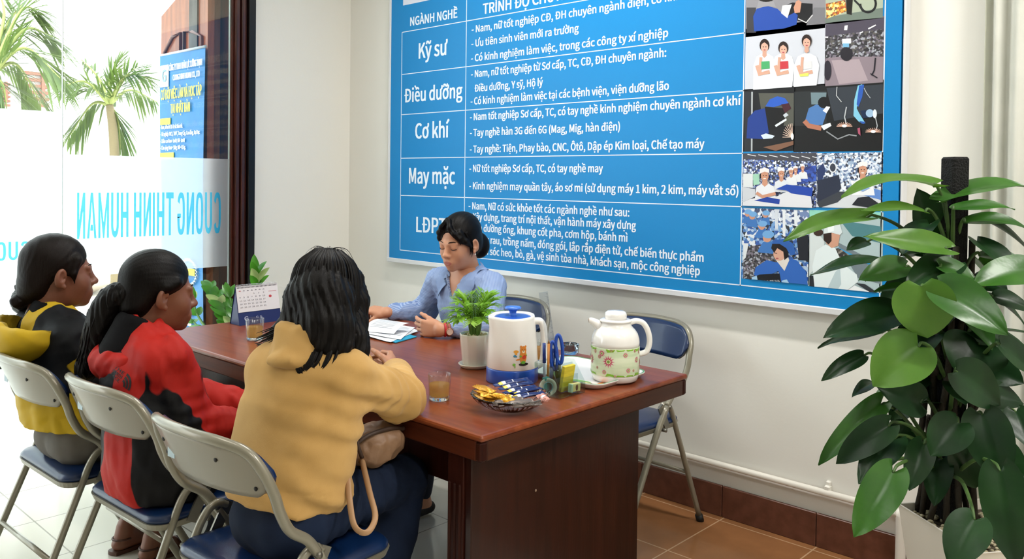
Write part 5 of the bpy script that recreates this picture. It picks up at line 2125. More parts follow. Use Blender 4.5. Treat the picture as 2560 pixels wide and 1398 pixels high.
def locks(mb, roots, r0, n=7, seed=0, jit=.004, mi=0):
    """thin tapering strands; roots = list of point lists"""
    r = random.Random(seed)
    for P in roots:
        c = bez(P, 5)
        m_ = len(c)
        w_ = r.uniform(.6, 1.25) * r0
        rr_ = [w_ * (1 - .85 * (i / (m_ - 1)) ** 2.2) for i in range(m_)]
        mb.tube(c, rr_, n, mi, caps=True)


def face_bits(par, R, t, s, lids=0.0, brow_m=None):
    """brows, lashes and eyes laid on the face"""
    T = lambda p: np.array(t) + (R * s) @ np.array(p, float)
    for sx in (-1, 1):
        yo = .004 * (1 - lids)
        b = [T((sx * x, y - yo, z)) for x, y, z in ((.014, .0975, .0215), (.026, .0955, .0255), (.038, .0885, .0255), (.047, .0805, .021))]
        MB().tube(bez(b, 4), [.0008, .0014, .0018, .002, .0021, .0021, .002, .002, .0018, .0016, .0013, .0009, .0006][:13], 6).build('eyebrow', hair_m, par)
        z0 = -.0045 - .004 * lids
        l_ = [T((sx * x, y - yo * .9, z)) for x, y, z in ((.0175, .0885, z0 + .001), (.025, .0922, z0 - .001), (.032, .0932, z0 - .0015), (.040, .0905, z0 - .0005), (.0475, .0842, z0 + .002))]
        MB().tube(bez(l_, 4), .0012, 6).build('eyelashes', lash_m, par)
        if lids < .5:
            MB().ball(T((sx * .0312, .0838, -.0015)), np.array((.0088, .0095, .0042)) * s, R=R, n=12).build('eye', eye_m, par)


def person(name, label, loc):
    return thing(name, label, 'person', loc)


UP = np.array([0, 0, 1.0])


def hp_(R, t, s, p):
    return np.array(t) + (R * s) @ np.array(p, float)


# ------------------------------------------------------------------ the adviser in the striped shirt
J = dict(hip=(-2.78, 2.74, .54), neck=(-2.765, 2.655, .985), shL=(-2.592, 2.655, .945), shR=(-2.938, 2.635, .94), elR=(-3.035, 2.645, .785), wrR=(-3.055, 2.425, .800), elL=(-2.455, 2.495, .805), wrL=(-2.560, 2.312, .797),
         knL=(-2.66, 2.34, .53), knR=(-2.92, 2.34, .53), anL=(-2.65, 2.30, .10), anR=(-2.93, 2.30, .10), sleeveL=.68)
ps = person('person', 'person in a striped light blue shirt sitting behind the table looking down at papers', (-2.78, 2.74, 0))
hR = frame((.13, -.96, -.22))
hR = hR @ axis_rot((0, 1, 0), -.03)
ht, hs = V3(-2.752, 2.600, 1.138), 1.03
HS = head_sd(hR, ht, hs).mesh(.0026, attrs={'lip': lipf})
tb_ = SD()
torso_prims(tb_, J, -.016, hipr=.125)
TB = tb_.mesh(.011)
lb_ = SD()
legs_prims(lb_, J, -.012, f=(0, -1, 0))
for a in ('anL', 'anR'):
    foot_prims(lb_, (J[a][0], J[a][1], .085), (0, -1, 0))
LB_ = lb_.mesh(.011)
H1 = hand_sd(J['wrR'], (-.66, -.42, .08), (.45, -.75, -.25), (.1, .05, -1), [(.75, .55, .3), (.95, .6, .35), (1.05, .65, .35), (1.1, .7, .4)], thumb=(.7, .45, .55), forearm=lerp(J['wrR'], J['elR'], .45), sc=.98)
H2 = hand_sd(J['wrL'], (-.86, -.32, .02), (-.25, -.1, .95), (-.42, .85, -.25), [(.40, .35, .2), (.45, .4, .2), (.5, .45, .25), (.6, .5, .3)], thumb=(.9, .35, .25), forearm=lerp(J['wrL'], J['elL'], .45), sc=.98)
solid('body', [HS, TB, LB_, H1, H2], skin_l, ps)
face_bits(ps, hR, ht, hs, lids=1.0)
# shirt
shirt = bpy.data.materials.new('striped_shirt')
shirt.use_nodes = True
nt = shirt.node_tree
b_ = nt.nodes['Principled BSDF']
b_.inputs['Roughness'].default_value = .75
tcn, wv_, w2_, w3_, cr_ = nt.nodes.new('ShaderNodeAttribute'), nt.nodes.new('ShaderNodeMath'), nt.nodes.new('ShaderNodeMath'), nt.nodes.new('ShaderNodeMath'), nt.nodes.new('ShaderNodeValToRGB')
tcn.attribute_name = 'stripe'
wv_.operation, w2_.operation, w3_.operation = 'MULTIPLY', 'SINE', 'MULTIPLY_ADD'
wv_.inputs[1].default_value = 2 * PI / .0050
w3_.inputs[1].default_value = .5
w3_.inputs[2].default_value = .5
nt.links.new(tcn.outputs['Fac'], wv_.inputs[0])
nt.links.new(wv_.outputs[0], w2_.inputs[0])
nt.links.new(w2_.outputs[0], w3_.inputs[0])
nt.links.new(w3_.outputs[0], cr_.inputs[0])
cr_.color_ramp.elements[0].color, cr_.color_ramp.elements[1].color = S('#6f87b6'), S('#9aabcb')
cr_.color_ramp.elements[0].position, cr_.color_ramp.elements[1].position = .3, .7
nt.links.new(cr_.outputs[0], b_.inputs['Base Color'])
sh_ = SD()
f_, rt_, ax_ = torso_prims(sh_, J, 0.0, sleeves=.82, ar=(.060, .054, .041), waist=.135)
nk = np.array(J['neck'])
sh_.cut(nk + UP * .035 - f_ * .02, UP * .9 + f_ * .35, lo=nk - .12, hi=nk + .12)
vtx = nk + f_ * .095 - UP * .072


def vneck(X):                                   # open wedge at the throat
    v = X - vtx
    h_ = v @ UP
    w_ = np.abs(v @ rt_)
    return np.maximum(np.maximum(w_ - .52 * np.maximum(h_, 0) - .001, -h_), -((X - nk) @ f_ - .012)) * .8


sh_.shell_sub(vneck, nk - .2, nk + .2)


def fold_s(X):
    return .0045 * wn(X, .085, 3, (1, 1, .55)) * np.clip((1.0 - X[:, 2]) / .1, .15, 1) + .0022 * wn(X, .035, 4)


def stripe_f(V):
    """position across the cloth: stripes run down the body and along each sleeve"""
    o_ = (V - hip_s) @ rt_
    best = np.full(len(V), .072)
    for a_, b__ in (('shL', 'elL'), ('elL', 'wrL'), ('shR', 'elR'), ('elR', 'wrR')):
        a2, b2 = np.array(J[a_], float), np.array(J[b__], float)
        d_ = seg_d(V, a2, b2)
        lat_ok = np.abs((V - nk) @ rt_) > .150
        w2 = nrm(np.cross(nrm(b2 - a2), nrm(AX[2] + UP * .3)))
        m_ = (d_ < best) & lat_ok
        o_ = np.where(m_, (V - a2) @ w2, o_)
        best = np.where(m_, d_, best)
    return o_


hip_s = np.array(J['hip'])
so = solid('shirt', [sh_.mesh(.0048, fold_s, {'stripe': stripe_f})], shirt, ps)
sbv = mesh_bvh(so)


def outside(p, lift):
    loc, no, i_, d_ = sbv.find_nearest(Vector([float(c_) for c_ in p]))
    if loc is None:
        return np.array(p)
    s_ = (Vector([float(c_) for c_ in p]) - loc).dot(no)
    return np.array(p) if s_ > lift else np.array(loc + no * lift)


for sx in (-1, 1):                               # collar wings, folded down at the front
    rt2 = -rt_ * sx

    def cw(u, v):
        a = (.02 + .98 * u) * 2.78
        base = nk + UP * (.052 - .050 * u - .018 * u ** 3) + f_ * (-.060 * math.cos(a) + (.004 + .040 * u ** 2)) + rt2 * (.066 * math.sin(a) + .008)
        tip = base + (f_ * (-.014 + .034 * u ** 2) + rt2 * (.024 + .018 * u ** 3) - UP * (.036 + .030 * u ** 3))
        p = lerp(base, tip, v)
        return p + (rt2 * .004 + UP * .006) * math.sin(PI * v)
    g0 = MB().grid(cw, 22, 8)
    g0.v = [tuple(outside(p, .004)) for p in g0.v]
    g0.add([outside(np.array(p) + rt2 * .0022 + f_ * .0018, .0075) for p in g0.v], [f[::-1] for f in g0.f])
    g0.build('collar', mat('collar_blue', '#8398c0', .75), ps)
pk = [vtx - UP * (.045 * i) + f_ * (.012 - .002 * i) for i in range(0, 4)]
for p in pk[1:]:
    MB().ball(p, (.005, .003, .005), n=10).build('button', mat('button_white', '#d4d9e4', .3), so)
tr_ = SD()
legs_prims(tr_, J, 0.0, f=(0, -1, 0))
solid('trousers', [tr_.mesh(.009, lambda X: .003 * wn(X, .08, 8))], mat('navy_trousers', '#1a2030', .8), ps)
for a in ('anL', 'anR'):
    sho = SD()
    A_ = np.array(J[a])
    sho.cap((A_[0], A_[1] + .03, .032), (A_[0], A_[1] - .15, .028), .034, .032, .02, flat=(0, 0, 1), q=.8)
    solid('shoe', [sho.mesh(.006)], c_black, ps)
# hair: smooth cap, parted fringe, low bun
hd = SD(hR * hs, ht)
hd.ell((0, -.016, .041), (.0825, .100, .090), k=.02)
hd.ell((0, -.060, -.020), (.066, .055, .060), k=.03)
for sx in (-1, 1):
    hd.chain([(sx * .054, .062, .060), (sx * .070, .046, .020), (sx * .076, .022, -.010)], [.010, .010, .007], k=.016)
hd.ell((.004, -.128, -.052), (.056, .047, .062), k=.012)
hd.cap((.0, -.085, -.040), (.0, -.105, -.045), .040, .038, k=.02)
hd.shell_sub(lambda X: np.maximum(np.maximum(np.sqrt((X[:, 0] / .066) ** 2 + ((X[:, 1] - .125) / .085) ** 2 + ((X[:, 2] + .033) / .114) ** 2) - 1, -1) * .06, -9), (-.09, .02, -.18), (.09, .2, .10), .008)
SW_ = {1: [(.004, .066, .108), (.026, .083, .078), (.050, .075, .050), (.066, .056, .022), (.073, .040, -.004)], -1: [(.002, .066, .108), (-.014, .087, .080), (-.034, .087, .054), (-.052, .076, .030), (-.060, .068, .008)]}
for sx in (-1, 1):
    hd.chain([np.array(p) + np.array([sx * .004, -.004, .007]) for p in SW_[sx]], [.010, .0095, .009, .008, .004], k=.012)
ho = solid('hair', [hd.mesh(.0034, lambda X: .0004 * np.sin(X[:, 0] * 420 + 30 * X[:, 1]))], hair_m, ps)
lk = MB()
rr_ = random.Random(3)
RO = []
for i in range(130):                             # fringe combed from the parting to both sides
    sx = -1 if i % 10 < 5 else 1
    q, w_ = rr_.random(), rr_.uniform(.25, 1.0)
    if rr_.random() < .6:
        w_ = rr_.uniform(.8, 1.0)
    P_ = [np.array(p) + np.array([sx * .010 * q * (k_ / 4), .0040 - .004 * q, .018 * q]) for k_, p in enumerate(SW_[sx])]
    n_p = 3 + (1 if w_ > .55 else 0) + (1 if w_ > .8 else 0)
    RO.append([hp_(hR, ht, hs, p) for p in P_[:n_p]])
for i in range(24):                              # short strands in front of the ears
    sx = -1 if i % 2 else 1
    q = rr_.random()
    RO.append([hp_(hR, ht, hs, p) for p in ((sx * .070, .045 - .02 * q, .06), (sx * .0785, .038 - .03 * q, .02), (sx * .0775, .034 - .03 * q, -.02), (sx * (.0745), .036 - .02 * q, -.035 - .03 * rr_.random()))])
locks(lk, RO, .0022, 5, 5)
lk.build('fringe', hair_m, ho)
MB().ball(hp_(hR, ht, hs, (.078, .002, -.050)), .0042, n=10).build('earring', mat('pearl', '#e6ded4', .2), ps)
MB().ball(hp_(hR, ht, hs, (-.078, .002, -.050)), .0042, n=10).build('earring', mat('pearl', '#e6ded4', .2), ps)
# bracelet and watch on the left wrist (things of their own)
wl, el = np.array(J['wrL']), np.array(J['elL'])
wa = nrm(el - wl)


def ring_on(c, ax, r, tube, n=28, q=1.0):
    a = nrm(np.cross(ax, UP))
    b = np.cross(a, ax)
    return [np.array(c) + a * math.cos(t_) * r + b * math.sin(t_) * r * q for t_ in [2 * PI * j / n for j in range(n)]]


o = MB().tube(ring_on(wl + wa * .018, wa, .0275, 0), .0032, 8, closed=True, flat=(wa, 1.8)).build('bracelet', mat('red_cord', '#b3262a', .5))
tag(o, 'red bracelet on the left wrist of the person in the blue shirt', 'bracelet')
wt = thing('wristwatch', 'round rose gold wristwatch with tan strap on the left wrist holding the papers', 'watch', wl + wa * .032)
MB().tube(ring_on(wl + wa * .033, wa, .0285, 0), .0022, 8, closed=True, flat=(wa, 3.0)).build('strap', mat('watch_strap', '#8d4a3a', .5), wt)
wn_ = nrm(np.array([.62, -.70, -.15]) - wa * (np.array([.62, -.70, -.15]) @ wa))
WR = np.stack([wa, np.cross(wn_, wa), wn_], 1)
MB().lathe([(0, -.002), (.0145, -.002), (.0155, 0), (.0155, .005), (.0135, .0065), (.0132, .0058)], wl + wa * .033 + wn_ * .0275, n=28, R=WR, caps=False).build('watch_case', mat('rose_gold', '#b98468', .25, metal=.8), wt)
MB().lathe([(0, .0056), (.0133, .0056)], wl + wa * .033 + wn_ * .0275, n=28, R=WR, caps=False).build('watch_face', mat('watch_face', '#d9c5b8', .3), wt)

# ------------------------------------------------------------------ tan hoodie, back to the viewer
J = dict(hip=(-1.870, 1.155, .555), neck=(-1.895, 1.245, .940), shR=(-1.765, 1.275, .905), shL=(-1.995, 1.195, .900), elR=(-1.800, 1.485, .808), wrR=(-2.085, 1.690, .800), elL=(-2.23, 1.43, .815), wrL=(-2.215, 1.665, .800),
         knR=(-1.85, 1.54, .560), knL=(-2.04, 1.585, .560), anR=(-1.86, 1.44, .10), anL=(-2.06, 1.50, .10))
pb = person('person', 'person in a tan hoodie and jeans seen from behind, leaning an elbow on the table', (-1.87, 1.13, 0))
hR = frame((-.60, .79, -.16))
ht, hs = V3(-1.905, 1.305, 1.088), 1.04
HS = head_sd(hR, ht, hs).mesh(.0032, attrs={'lip': lipf})
tb_ = SD()
torso_prims(tb_, J, -.03, hipr=.125)
lb_ = SD()
legs_prims(lb_, J, -.032)
for a in ('anL', 'anR'):
    foot_prims(lb_, (J[a][0], J[a][1], .085), (-.1, 1, 0))
H1 = hand_sd(J['wrR'], (-.66, .45, .22), (-.35, -.25, .85), (-.3, -.7, -.3), [(.8, .9, .5), (.85, .95, .5), (.9, .95, .5), (.95, 1.0, .5)], thumb=(.8, .35, .4), forearm=lerp(J['wrR'], J['elR'], .4))
H2 = hand_sd(J['wrL'], (.25, .80, .10), (.75, -.2, .4), (.2, 0, -1), [(.7, .8, .4), (.75, .85, .4), (.8, .9, .4), (.85, .9, .4)], forearm=lerp(J['wrL'], J['elL'], .4))
solid('body', [HS, tb_.mesh(.012), lb_.mesh(.012), H1, H2], skin_m, pb)
face_bits(pb, hR, ht, hs)
tan = mat('tan_jersey', '#c59e63', .9, spec=.15, sheen=.1, var=('#ae874d', 5, (1, 1, 1)), bump=(420, .06))
hs_ = SD()
f_, rt_, ax_ = torso_prims(hs_, J, .012, sleeves=.90, hipr=.152, chest=.154, waist=.150, q=.72, ar=(.054, .050, .041))
hipv = np.array(J['hip'])
hs_.cap(hipv + ax_ * .09, hipv - ax_ * .0, .150, .147, .03, flat=f_, q=.88)
hs_.cut(hipv + ax_ * .030, -ax_)
ncp = np.array(J['neck'])
hs_.cut(ncp + UP * .03 + f_ * .02, UP * .8 + f_ * .6, lo=ncp - .09, hi=ncp + .09)
elr, shr = np.array(J['elR']), np.array(J['shR'])


def fold_b(X):
    low = np.clip((.80 - X[:, 2]) / .25, 0, 1)
    d_el = np.exp(-((X - elr) ** 2).sum(1) / (2 * .10 ** 2))
    d_ax = np.exp(-((X - (shr - UP * .09)) ** 2).sum(1) / (2 * .09 ** 2))
    sl = nrm(np.array(J['wrR']) - elr)
    rings = np.sin((X - elr) @ sl * 2 * PI / .034 + 1.6 * np.sin(X[:, 2] * 40 + X[:, 0] * 25))
    ful = nrm(-rt_ * .8 + ax_ * .6)
    drape_ = np.sin((X - shr) @ nrm(ax_ + rt_ * .25) * 2 * PI / .055 + 1.2 * np.sin(X @ rt_ * 22))
    wst = np.sin((X - hipv) @ nrm(ax_ * 1.0 + rt_ * .35) * 2 * PI / .075 + 1.4 * np.sin(X @ rt_ * 16 + 1))
    right_side = np.clip(((X - hipv) @ rt_) / .12, 0, 1)
    seam = np.exp(-(((X - hipv) @ ax_ - .085) / .004) ** 2)
    return .0035 * wn(X, .14, 11) + .0055 * rings * d_el + .0065 * drape_ * d_ax + .0095 * wst * low * right_side + .0012 * wn(X, .04, 12) * low + .0035 * seam


solid('hoodie', [hs_.mesh(.0062, fold_b)], tan, pb)
# hood lying folded on the upper back
hb_ = SD()
hc = ncp - f_ * .046 + UP * .040 + rt_ * .006
A3 = np.stack([rt_, f_, ax_], 1)
for a in np.linspace(-1.45, 1.45, 13):            # soft wall of cloth standing round the nape, leaning out
    o2 = rt_ * math.sin(a) - f_ * math.cos(a)
    top_ = hc + rt_ * (.050 * math.sin(a)) - f_ * (.034 * math.cos(a)) + UP * (.040 - .012 * math.cos(a))
    bot_ = hc + rt_ * (.056 * math.sin(a)) - f_ * (.050 * math.cos(a) - .004) - UP * (.030 + .012 * math.cos(a))
    hb_.cap(top_, bot_, .013, .021, k=.022)
hb_.cap(hc - f_ * .078 - UP * .052 - rt_ * .032, hc - f_ * .074 - UP * .048 + rt_ * .030, .010, .010, k=.03)
solid('hood', [hb_.mesh(.0042, lambda X: .0022 * wn(X, .06, 21, (1, 1, .6)))], tan, pb)
# jeans
jm = mat('jeans_dark_blue', '#0e1626', .85, spec=.2, var=('#1f2c46', 3.2, (1, 1, 1), .45, .75), bump=(500, .08))
jn = SD()
legs_prims(jn, J, .002, th=.079, kn=.060, an=.046)
jn.ell(hipv - f_ * .030 + UP * -.006 + rt_ * .046, (.074, .082, .072), k=.04)
jn.ell(hipv - f_ * .026 + UP * -.006 - rt_ * .040, (.072, .080, .072), k=.04)
kr_ = np.array(J['knR'])


def fold_j(X):
    d_k = np.exp(-((X - kr_) ** 2).sum(1) / (2 * .12 ** 2))
    dh = np.exp(-((X - (hipv + rt_ * .1 + UP * .02 + np.array([0, .12, 0]))) ** 2).sum(1) / (2 * .10 ** 2))
    return .003 * wn(X, .09, 31) + .0045 * np.sin(X[:, 1] * 2 * PI / .045 + 8 * X[:, 2]) * dh + .002 * wn(X, .035, 32) * d_k


jo = solid('jeans', [jn.mesh(.0075, fold_j)], jm, pb)
for a in ('anL', 'anR'):
    sho = SD()
    A_ = np.array(J[a])
    sho.cap((A_[0], A_[1] - .03, .032), (A_[0] - .01, A_[1] + .15, .028), .036, .034, .02, flat=(0, 0, 1), q=.8)
    solid('shoe', [sho.mesh(.006)], mat('shoe_grey', '#3a3532', .7), pb)
# long loose hair
hd = SD(hR * hs, ht)
hd.ell((0, -.014, .040), (.0805, .098, .089), k=.02)
hd.ell((0, -.040, -.030), (.077, .068, .075), k=.04)
for sx in (-1, 1):
    hd.chain([(sx * .058, .045, .06), (sx * .074, .035, .0), (sx * .076, .030, -.06), (sx * .078, .032, -.105)], [.024, .024, .022, .012], k=.03)
hd.chain([(.045, -.070, .0), (.055, -.080, -.070), (.064, -.086, -.120), (.070, -.088, -.150)], [.045, .040, .032, .012], k=.03)
hd.chain([(-.045, -.060, .0), (-.050, -.055, -.060), (-.055, -.040, -.100)], [.045, .038, .022], k=.03)
hd.chain([(.01, -.085, .02), (.02, -.094, -.06), (.025, -.098, -.110)], [.050, .042, .022], k=.04)
hd.chain([(-.066, .0, -.03), (-.088, .010, -.060), (-.122, .020, -.088), (-.155, .030, -.098)], [.030, .032, .027, .010], k=.02)
hd.chain([(.070, .0, -.05), (.085, -.008, -.095), (.097, -.010, -.128), (.106, .0, -.150)], [.030, .030, .024, .009], k=.02)
hd.shell_sub(lambda X: (np.sqrt((X[:, 0] / .058) ** 2 + ((X[:, 1] - .125) / .085) ** 2 + ((X[:, 2] + .045) / .12) ** 2) - 1) * .06, (-.09, .02, -.18), (.09, .2, .08), .008)


def strands(X):
    a = np.arctan2(X[:, 0], -X[:, 1] + .02)
    return .0022 * np.sin(a * 38 + 5 * np.sin(X[:, 2] * 22)) + .0012 * np.sin(a * 91 + X[:, 2] * 30)


ho = solid('hair', [hd.mesh(.0042, strands)], hair_m, pb)
lk = MB()
rr_ = random.Random(9)
RO = []
for i in range(170):
    a = rr_.uniform(-2.35, 2.35)
    q = rr_.random()
    rx, ry = .080 + .006 * q, .098 + .006 * q
    x, y = math.sin(a), -math.cos(a)
    e_ = (-.125 - .045 * rr_.random()) if x > -.15 else (-.085 - .04 * rr_.random())
    sw = rr_.uniform(-.012, .012) - (.05 if (x < -.5 and y > -.4) else 0)
    RO.append([hp_(hR, ht, hs, p) for p in ((x * .03, y * .035 - .014, .129), (x * rx * .85, y * ry * .85 - .014, .090), (x * rx * 1.02, y * ry * 1.0 - .014, .02), (x * (rx + .002), y * (ry - .004) - .010, -.05), (x * (rx + .008) + sw * .5, y * (ry - .008) - .010, e_ * .75), (x * (rx + .012) + sw * 1.4, y * (ry - .002) - .006, e_))])
for i in range(16):                              # curled ends over the hood
    u = rr_.choice((.016, .03, .052, .07)) + rr_.uniform(-.006, .006)
    c0 = (u, -.100, -.09)
    RO.append([hp_(hR, ht, hs, p) for p in (c0, (u + .002, -.122, -.125), (u - .004, -.134, -.152), (u - .018, -.139, -.172 - .01 * rr_.random()), (u - .032, -.138, -.164), (u - .036, -.136, -.150))])
for i in range(16):                              # stray hairs on the crown
    a = rr_.uniform(-3, 3)
    RO.append([hp_(hR, ht, hs, p) for p in ((.0, -.01, .126), (.02 * math.sin(a), .02 * math.cos(a) - .01, .136 + .003 * rr_.random()), (.05 * math.sin(a), .05 * math.cos(a) - .01, .126 + .010 * rr_.random()), (.072 * math.sin(a), .078 * math.cos(a) - .01, .098))])
FK = []
for i in range(40):                              # ends flicked out over the left shoulder
    q, w_ = rr_.random(), rr_.random()
    FK.append([hp_(hR, ht, hs, p) for p in ((-.070 - .012 * q, -.03 + .05 * w_, .01), (-.086 - .010 * q, -.02 + .05 * w_, -.050), (-.108 - .014 * q, -.005 + .04 * w_, -.092), (-.140 - .03 * q, .01 + .03 * w_, -.118 - .015 * w_), (-.165 - .03 * q, .02 + .03 * w_, -.116 - .02 * w_))])
locks(lk, FK, .0050, 5, 16)
locks(lk, RO[:170], .0052, 5, 6)
locks(lk, RO[170:186], .0062, 5, 7)
locks(lk, RO[186:], .0007, 4, 8)
lk.build('loose_strands', hair_m, ho)

# handbag on the lap
hbag = thing('handbag', 'taupe leather handbag with two hanging straps on the lap of the tan hoodie wearer', 'bag', (-1.77, 1.36, .64))
leath = mat('bag_leather', '#8a6a50', .5, var=('#75573f', 8, (1, 1, 1)), bump=(160, .08))
bg_ = SD()
bc_ = np.array([-1.865, 1.415, .680])
bg_.ell(bc_, (.075, .092, .055), R=rotz(.3), k=.02)
bg_.ell(bc_ + [.03, .02, .01], (.06, .075, .052), k=.03)
solid('bag_body', [bg_.mesh(.005, lambda X: .006 * wn(X, .07, 41) + .002 * wn(X, .03, 42))], leath, hbag)
MB().tube(bez([bc_ + [.05, -.09, .02], bc_ + [.065, -.05, .048], bc_ + [.07, .02, .055], bc_ + [.06, .08, .04]], 6), .006, 8).build('zip_edge', mat('bag_dark_edge', '#3a281f', .5), hbag)
s1 = [ony(862, 1085, 1.33), ony(858, 1120, 1.30), ony(868, 1180, 1.26), ony(874, 1250, 1.235), ony(884, 1310, 1.225), ony(905, 1332, 1.23), ony(925, 1325, 1.25), ony(938, 1290, 1.275), ony(925, 1235, 1.30), ony(912, 1180, 1.33), ony(905, 1150, 1.36)]
MB().tube(bez(s1, 6), .0078, 10, flat=(AX[2], .3)).build('strap', mat('strap_leather', '#a9835f', .5), hbag)
MB().ball(ony(905, 1150, 1.36), .012, n=10).build('buckle', mat('buckle_brass', '#8f6c3c', .35, metal=.6), hbag)
MB().tube(bez([ony(872, 1060, 1.36), ony(885, 1075, 1.34), ony(893, 1110, 1.33), ony(905, 1145, 1.345)], 6), .006, 8, flat=(AX[2], .5)).build('strap', mat('bag_dark_edge', '#3a281f', .5), hbag)

# ------------------------------------------------------------------ red jacket, ponytail
J = dict(hip=(-2.47, 1.12, .555), neck=(-2.60, 1.085, .895), shR=(-2.455, 1.115, .855), shL=(-2.735, 1.10, .86), elR=(-2.420, 1.150, .670), wrR=(-2.385, 1.310, .635), elL=(-2.76, 1.25, .70), wrL=(-2.55, 1.42, .64),
         knR=(-2.36, 1.55, .55), knL=(-2.60, 1.55, .55), anR=(-2.62, 1.46, .10), anL=(-2.80, 1.44, .10))
pr = person('person', 'person in a red and black jacket with a ponytail, seated in the middle chair', (-2.47, 1.12, 0))
hR = frame((.13, .98, -.10))
ht, hs = V3(-2.628, 1.165, 1.052), 1.07
HS = head_sd(hR, ht, hs, .16).mesh(.003, attrs={'lip': lipf})
tb_ = SD()
torso_prims(tb_, J, -.03, hipr=.125)
lb_ = SD()
legs_prims(lb_, J, -.012)
for a in ('anL', 'anR'):
    foot_prims(lb_, (J[a][0], J[a][1], .082), (-.3, 1, 0))
H1 = hand_sd(J['wrR'], (-.35, .90, -.15), (-.8, -.1, .3), (-.3, -.2, -.9), [(.3, .3, .2)] * 4, forearm=lerp(J['wrR'], J['elR'], .4))
H2 = hand_sd(J['wrL'], (.7, .5, -.05), (.4, -.6, .4), (0, 0, -1), [(.3, .3, .2)] * 4, forearm=lerp(J['wrL'], J['elL'], .4))
solid('body', [HS, tb_.mesh(.012), lb_.mesh(.009), H1, H2], skin_d, pr)
face_bits(pr, hR, ht, hs)
redm = mat('red_jacket_cloth', '#a51d14', .6, spec=.2, attr=[('blk', '#0d0d0e')], bump=(14, .35))
jk = SD()
f_, rt_, ax_ = torso_prims(jk, J, .014, sleeves=.95, hipr=.172, chest=.158, waist=.158, q=.76, ar=(.066, .062, .044))
hipv, nk = np.array(J['hip']), np.array(J['neck'])
jk.cap(hipv + ax_ * .06, hipv - UP * .02 - f_ * .02, .172, .172, .03, flat=f_, q=.85)
jk.cap(nk - f_ * .0 - UP * .015, nk + f_ * .015 + UP * .045, .066, .062, .02)
jk.cap(nk + f_ * .02, nk + f_ * .02 + UP * .14, .050, .054, .006, op='s')
jk.cut((0, 0, .485), (0, 0, -1))
elr, wrr_ = np.array(J['elR']), np.array(J['wrR'])
shr = np.array(J['shR'])


def blk_r(V):
    lat = (V - hipv) @ rt_
    fw_ = (V - hipv) @ f_
    hh = (V - hipv) @ ax_
    armd = np.minimum(seg_d(V, shr, elr), seg_d(V, elr, wrr_))
    armdL = np.minimum(seg_d(V, np.array(J['shL']), np.array(J['elL'])), seg_d(V, np.array(J['elL']), np.array(J['wrL'])))
    side = np.minimum(np.abs(lat) - (.045 + .25 * np.maximum(0, .16 - hh)), .29 - hh)
    side = np.minimum(side, np.minimum(armd, armdL) - .089)
    return side


def fold_r(X):
    sl = nrm(wrr_ - elr)
    d_w = np.exp(-((X - wrr_) ** 2).sum(1) / (2 * .055 ** 2))
    d_e = np.exp(-((X - elr) ** 2).sum(1) / (2 * .08 ** 2))
    r1 = np.sin((X - wrr_) @ sl * 2 * PI / .022 + 1.5 * np.sin(X[:, 0] * 60))
    dg = np.sin((X @ nrm(rt_ + ax_ * .8)) * 2 * PI / .085 + 1.5 * np.sin(X[:, 1] * 18))
    up = np.clip((X[:, 2] - .62) / .2, 0, 1)
    return .0060 * wn(X, .10, 51, (1, 1, .6)) + .005 * r1 * d_w + .004 * np.sin((X - elr) @ UP * 2 * PI / .04) * d_e + .004 * dg * up + .0022 * wn(X, .04, 52)


jo = solid('jacket', [jk.mesh(.0062, fold_r, {'blk': blk_r})], redm, pr)
# hood: folded, dark lining towards the neck
hb_ = SD()
A3 = frame(f_)
hc = nk - f_ * .058 - UP * .042 - rt_ * .01
hb_.ell(hc, (.122, .062, .062), R=A3 @ axis_rot((1, 0, 0), -.45), k=.02)
hb_.cap(nk + rt_ * .085 + f_ * .05 - UP * .012, nk + rt_ * .10 - f_ * .03 - UP * .030, .024, .030, .03)
hb_.cap(nk - rt_ * .085 + f_ * .05 - UP * .012, nk - rt_ * .10 - f_ * .03 - UP * .030, .024, .030, .03)
ci = nk - f_ * .025 + UP * .050
hb_.ell(ci, (.100, .078, .082), R=A3, k=.01, op='s')


def blk_h(V):
    v = (V - ci) @ A3
    return .012 - np.abs(np.sqrt((v[:, 0] / .100) ** 2 + (v[:, 1] / .078) ** 2 + (v[:, 2] / .082) ** 2) - 1) * .09


solid('hood', [hb_.mesh(.005, lambda X: .004 * wn(X, .06, 61), {'blk': blk_h})], redm, pr)
cl_ = SD()
cl_.cap(nk - UP * .01 - f_ * .026, nk + UP * .058 - f_ * .004, .080, .064, .02)
cl_.cap(nk - UP * .02, nk + UP * .13 + f_ * .02, .048, .056, .005, op='s')
solid('collar_lining', [cl_.mesh(.005)], mat('black_lining', '#0c0c0e', .85, spec=.15), pr)
bv = mesh_bvh(jo)
LP = onx(321, 925, -2.52)
lgc = lettering([(w_, (lambda u, v, k_=k_: (u - .0, v - .0115 * k_, 0)), .040, .0085, .10, (0, 0, 0)) for k_, w_ in enumerate(('THE', 'NORTH', 'FACE'))])
gx = nrm(AX[0] * .80 - AX[1] * .42)
gy = nrm(np.cross(AX[2] * -1, gx))
lm_ = mat('black_print', '#120c0c', .6)
for l in lgc:
    P = [LP + gx * (p[0] - .03) + gy * p[1] for p in l.v]
    l.v = [tuple(q) for q in drape(bv, P, AX[2], .0012)]
    l.build('printed_logo', lm_, jo)
for k_ in range(3):
    m = MB()
    r0_, r1_ = .010 + .009 * k_, .0165 + .009 * k_
    q0 = [(.018 + r * math.cos(a), -.024 + r * math.sin(a)) for r in (r0_, r1_) for a in np.linspace(0, PI / 2, 8)]
    P = [LP + gx * x + gy * y for x, y in q0]
    m.add(drape(bv, P, AX[2], .0012), [(i, i + 1, 9 + i, 8 + i) for i in range(7)], 0, False)
    m.build('printed_logo', lm_, jo)
tr_ = SD()
legs_prims(tr_, J, .004, th=.085)
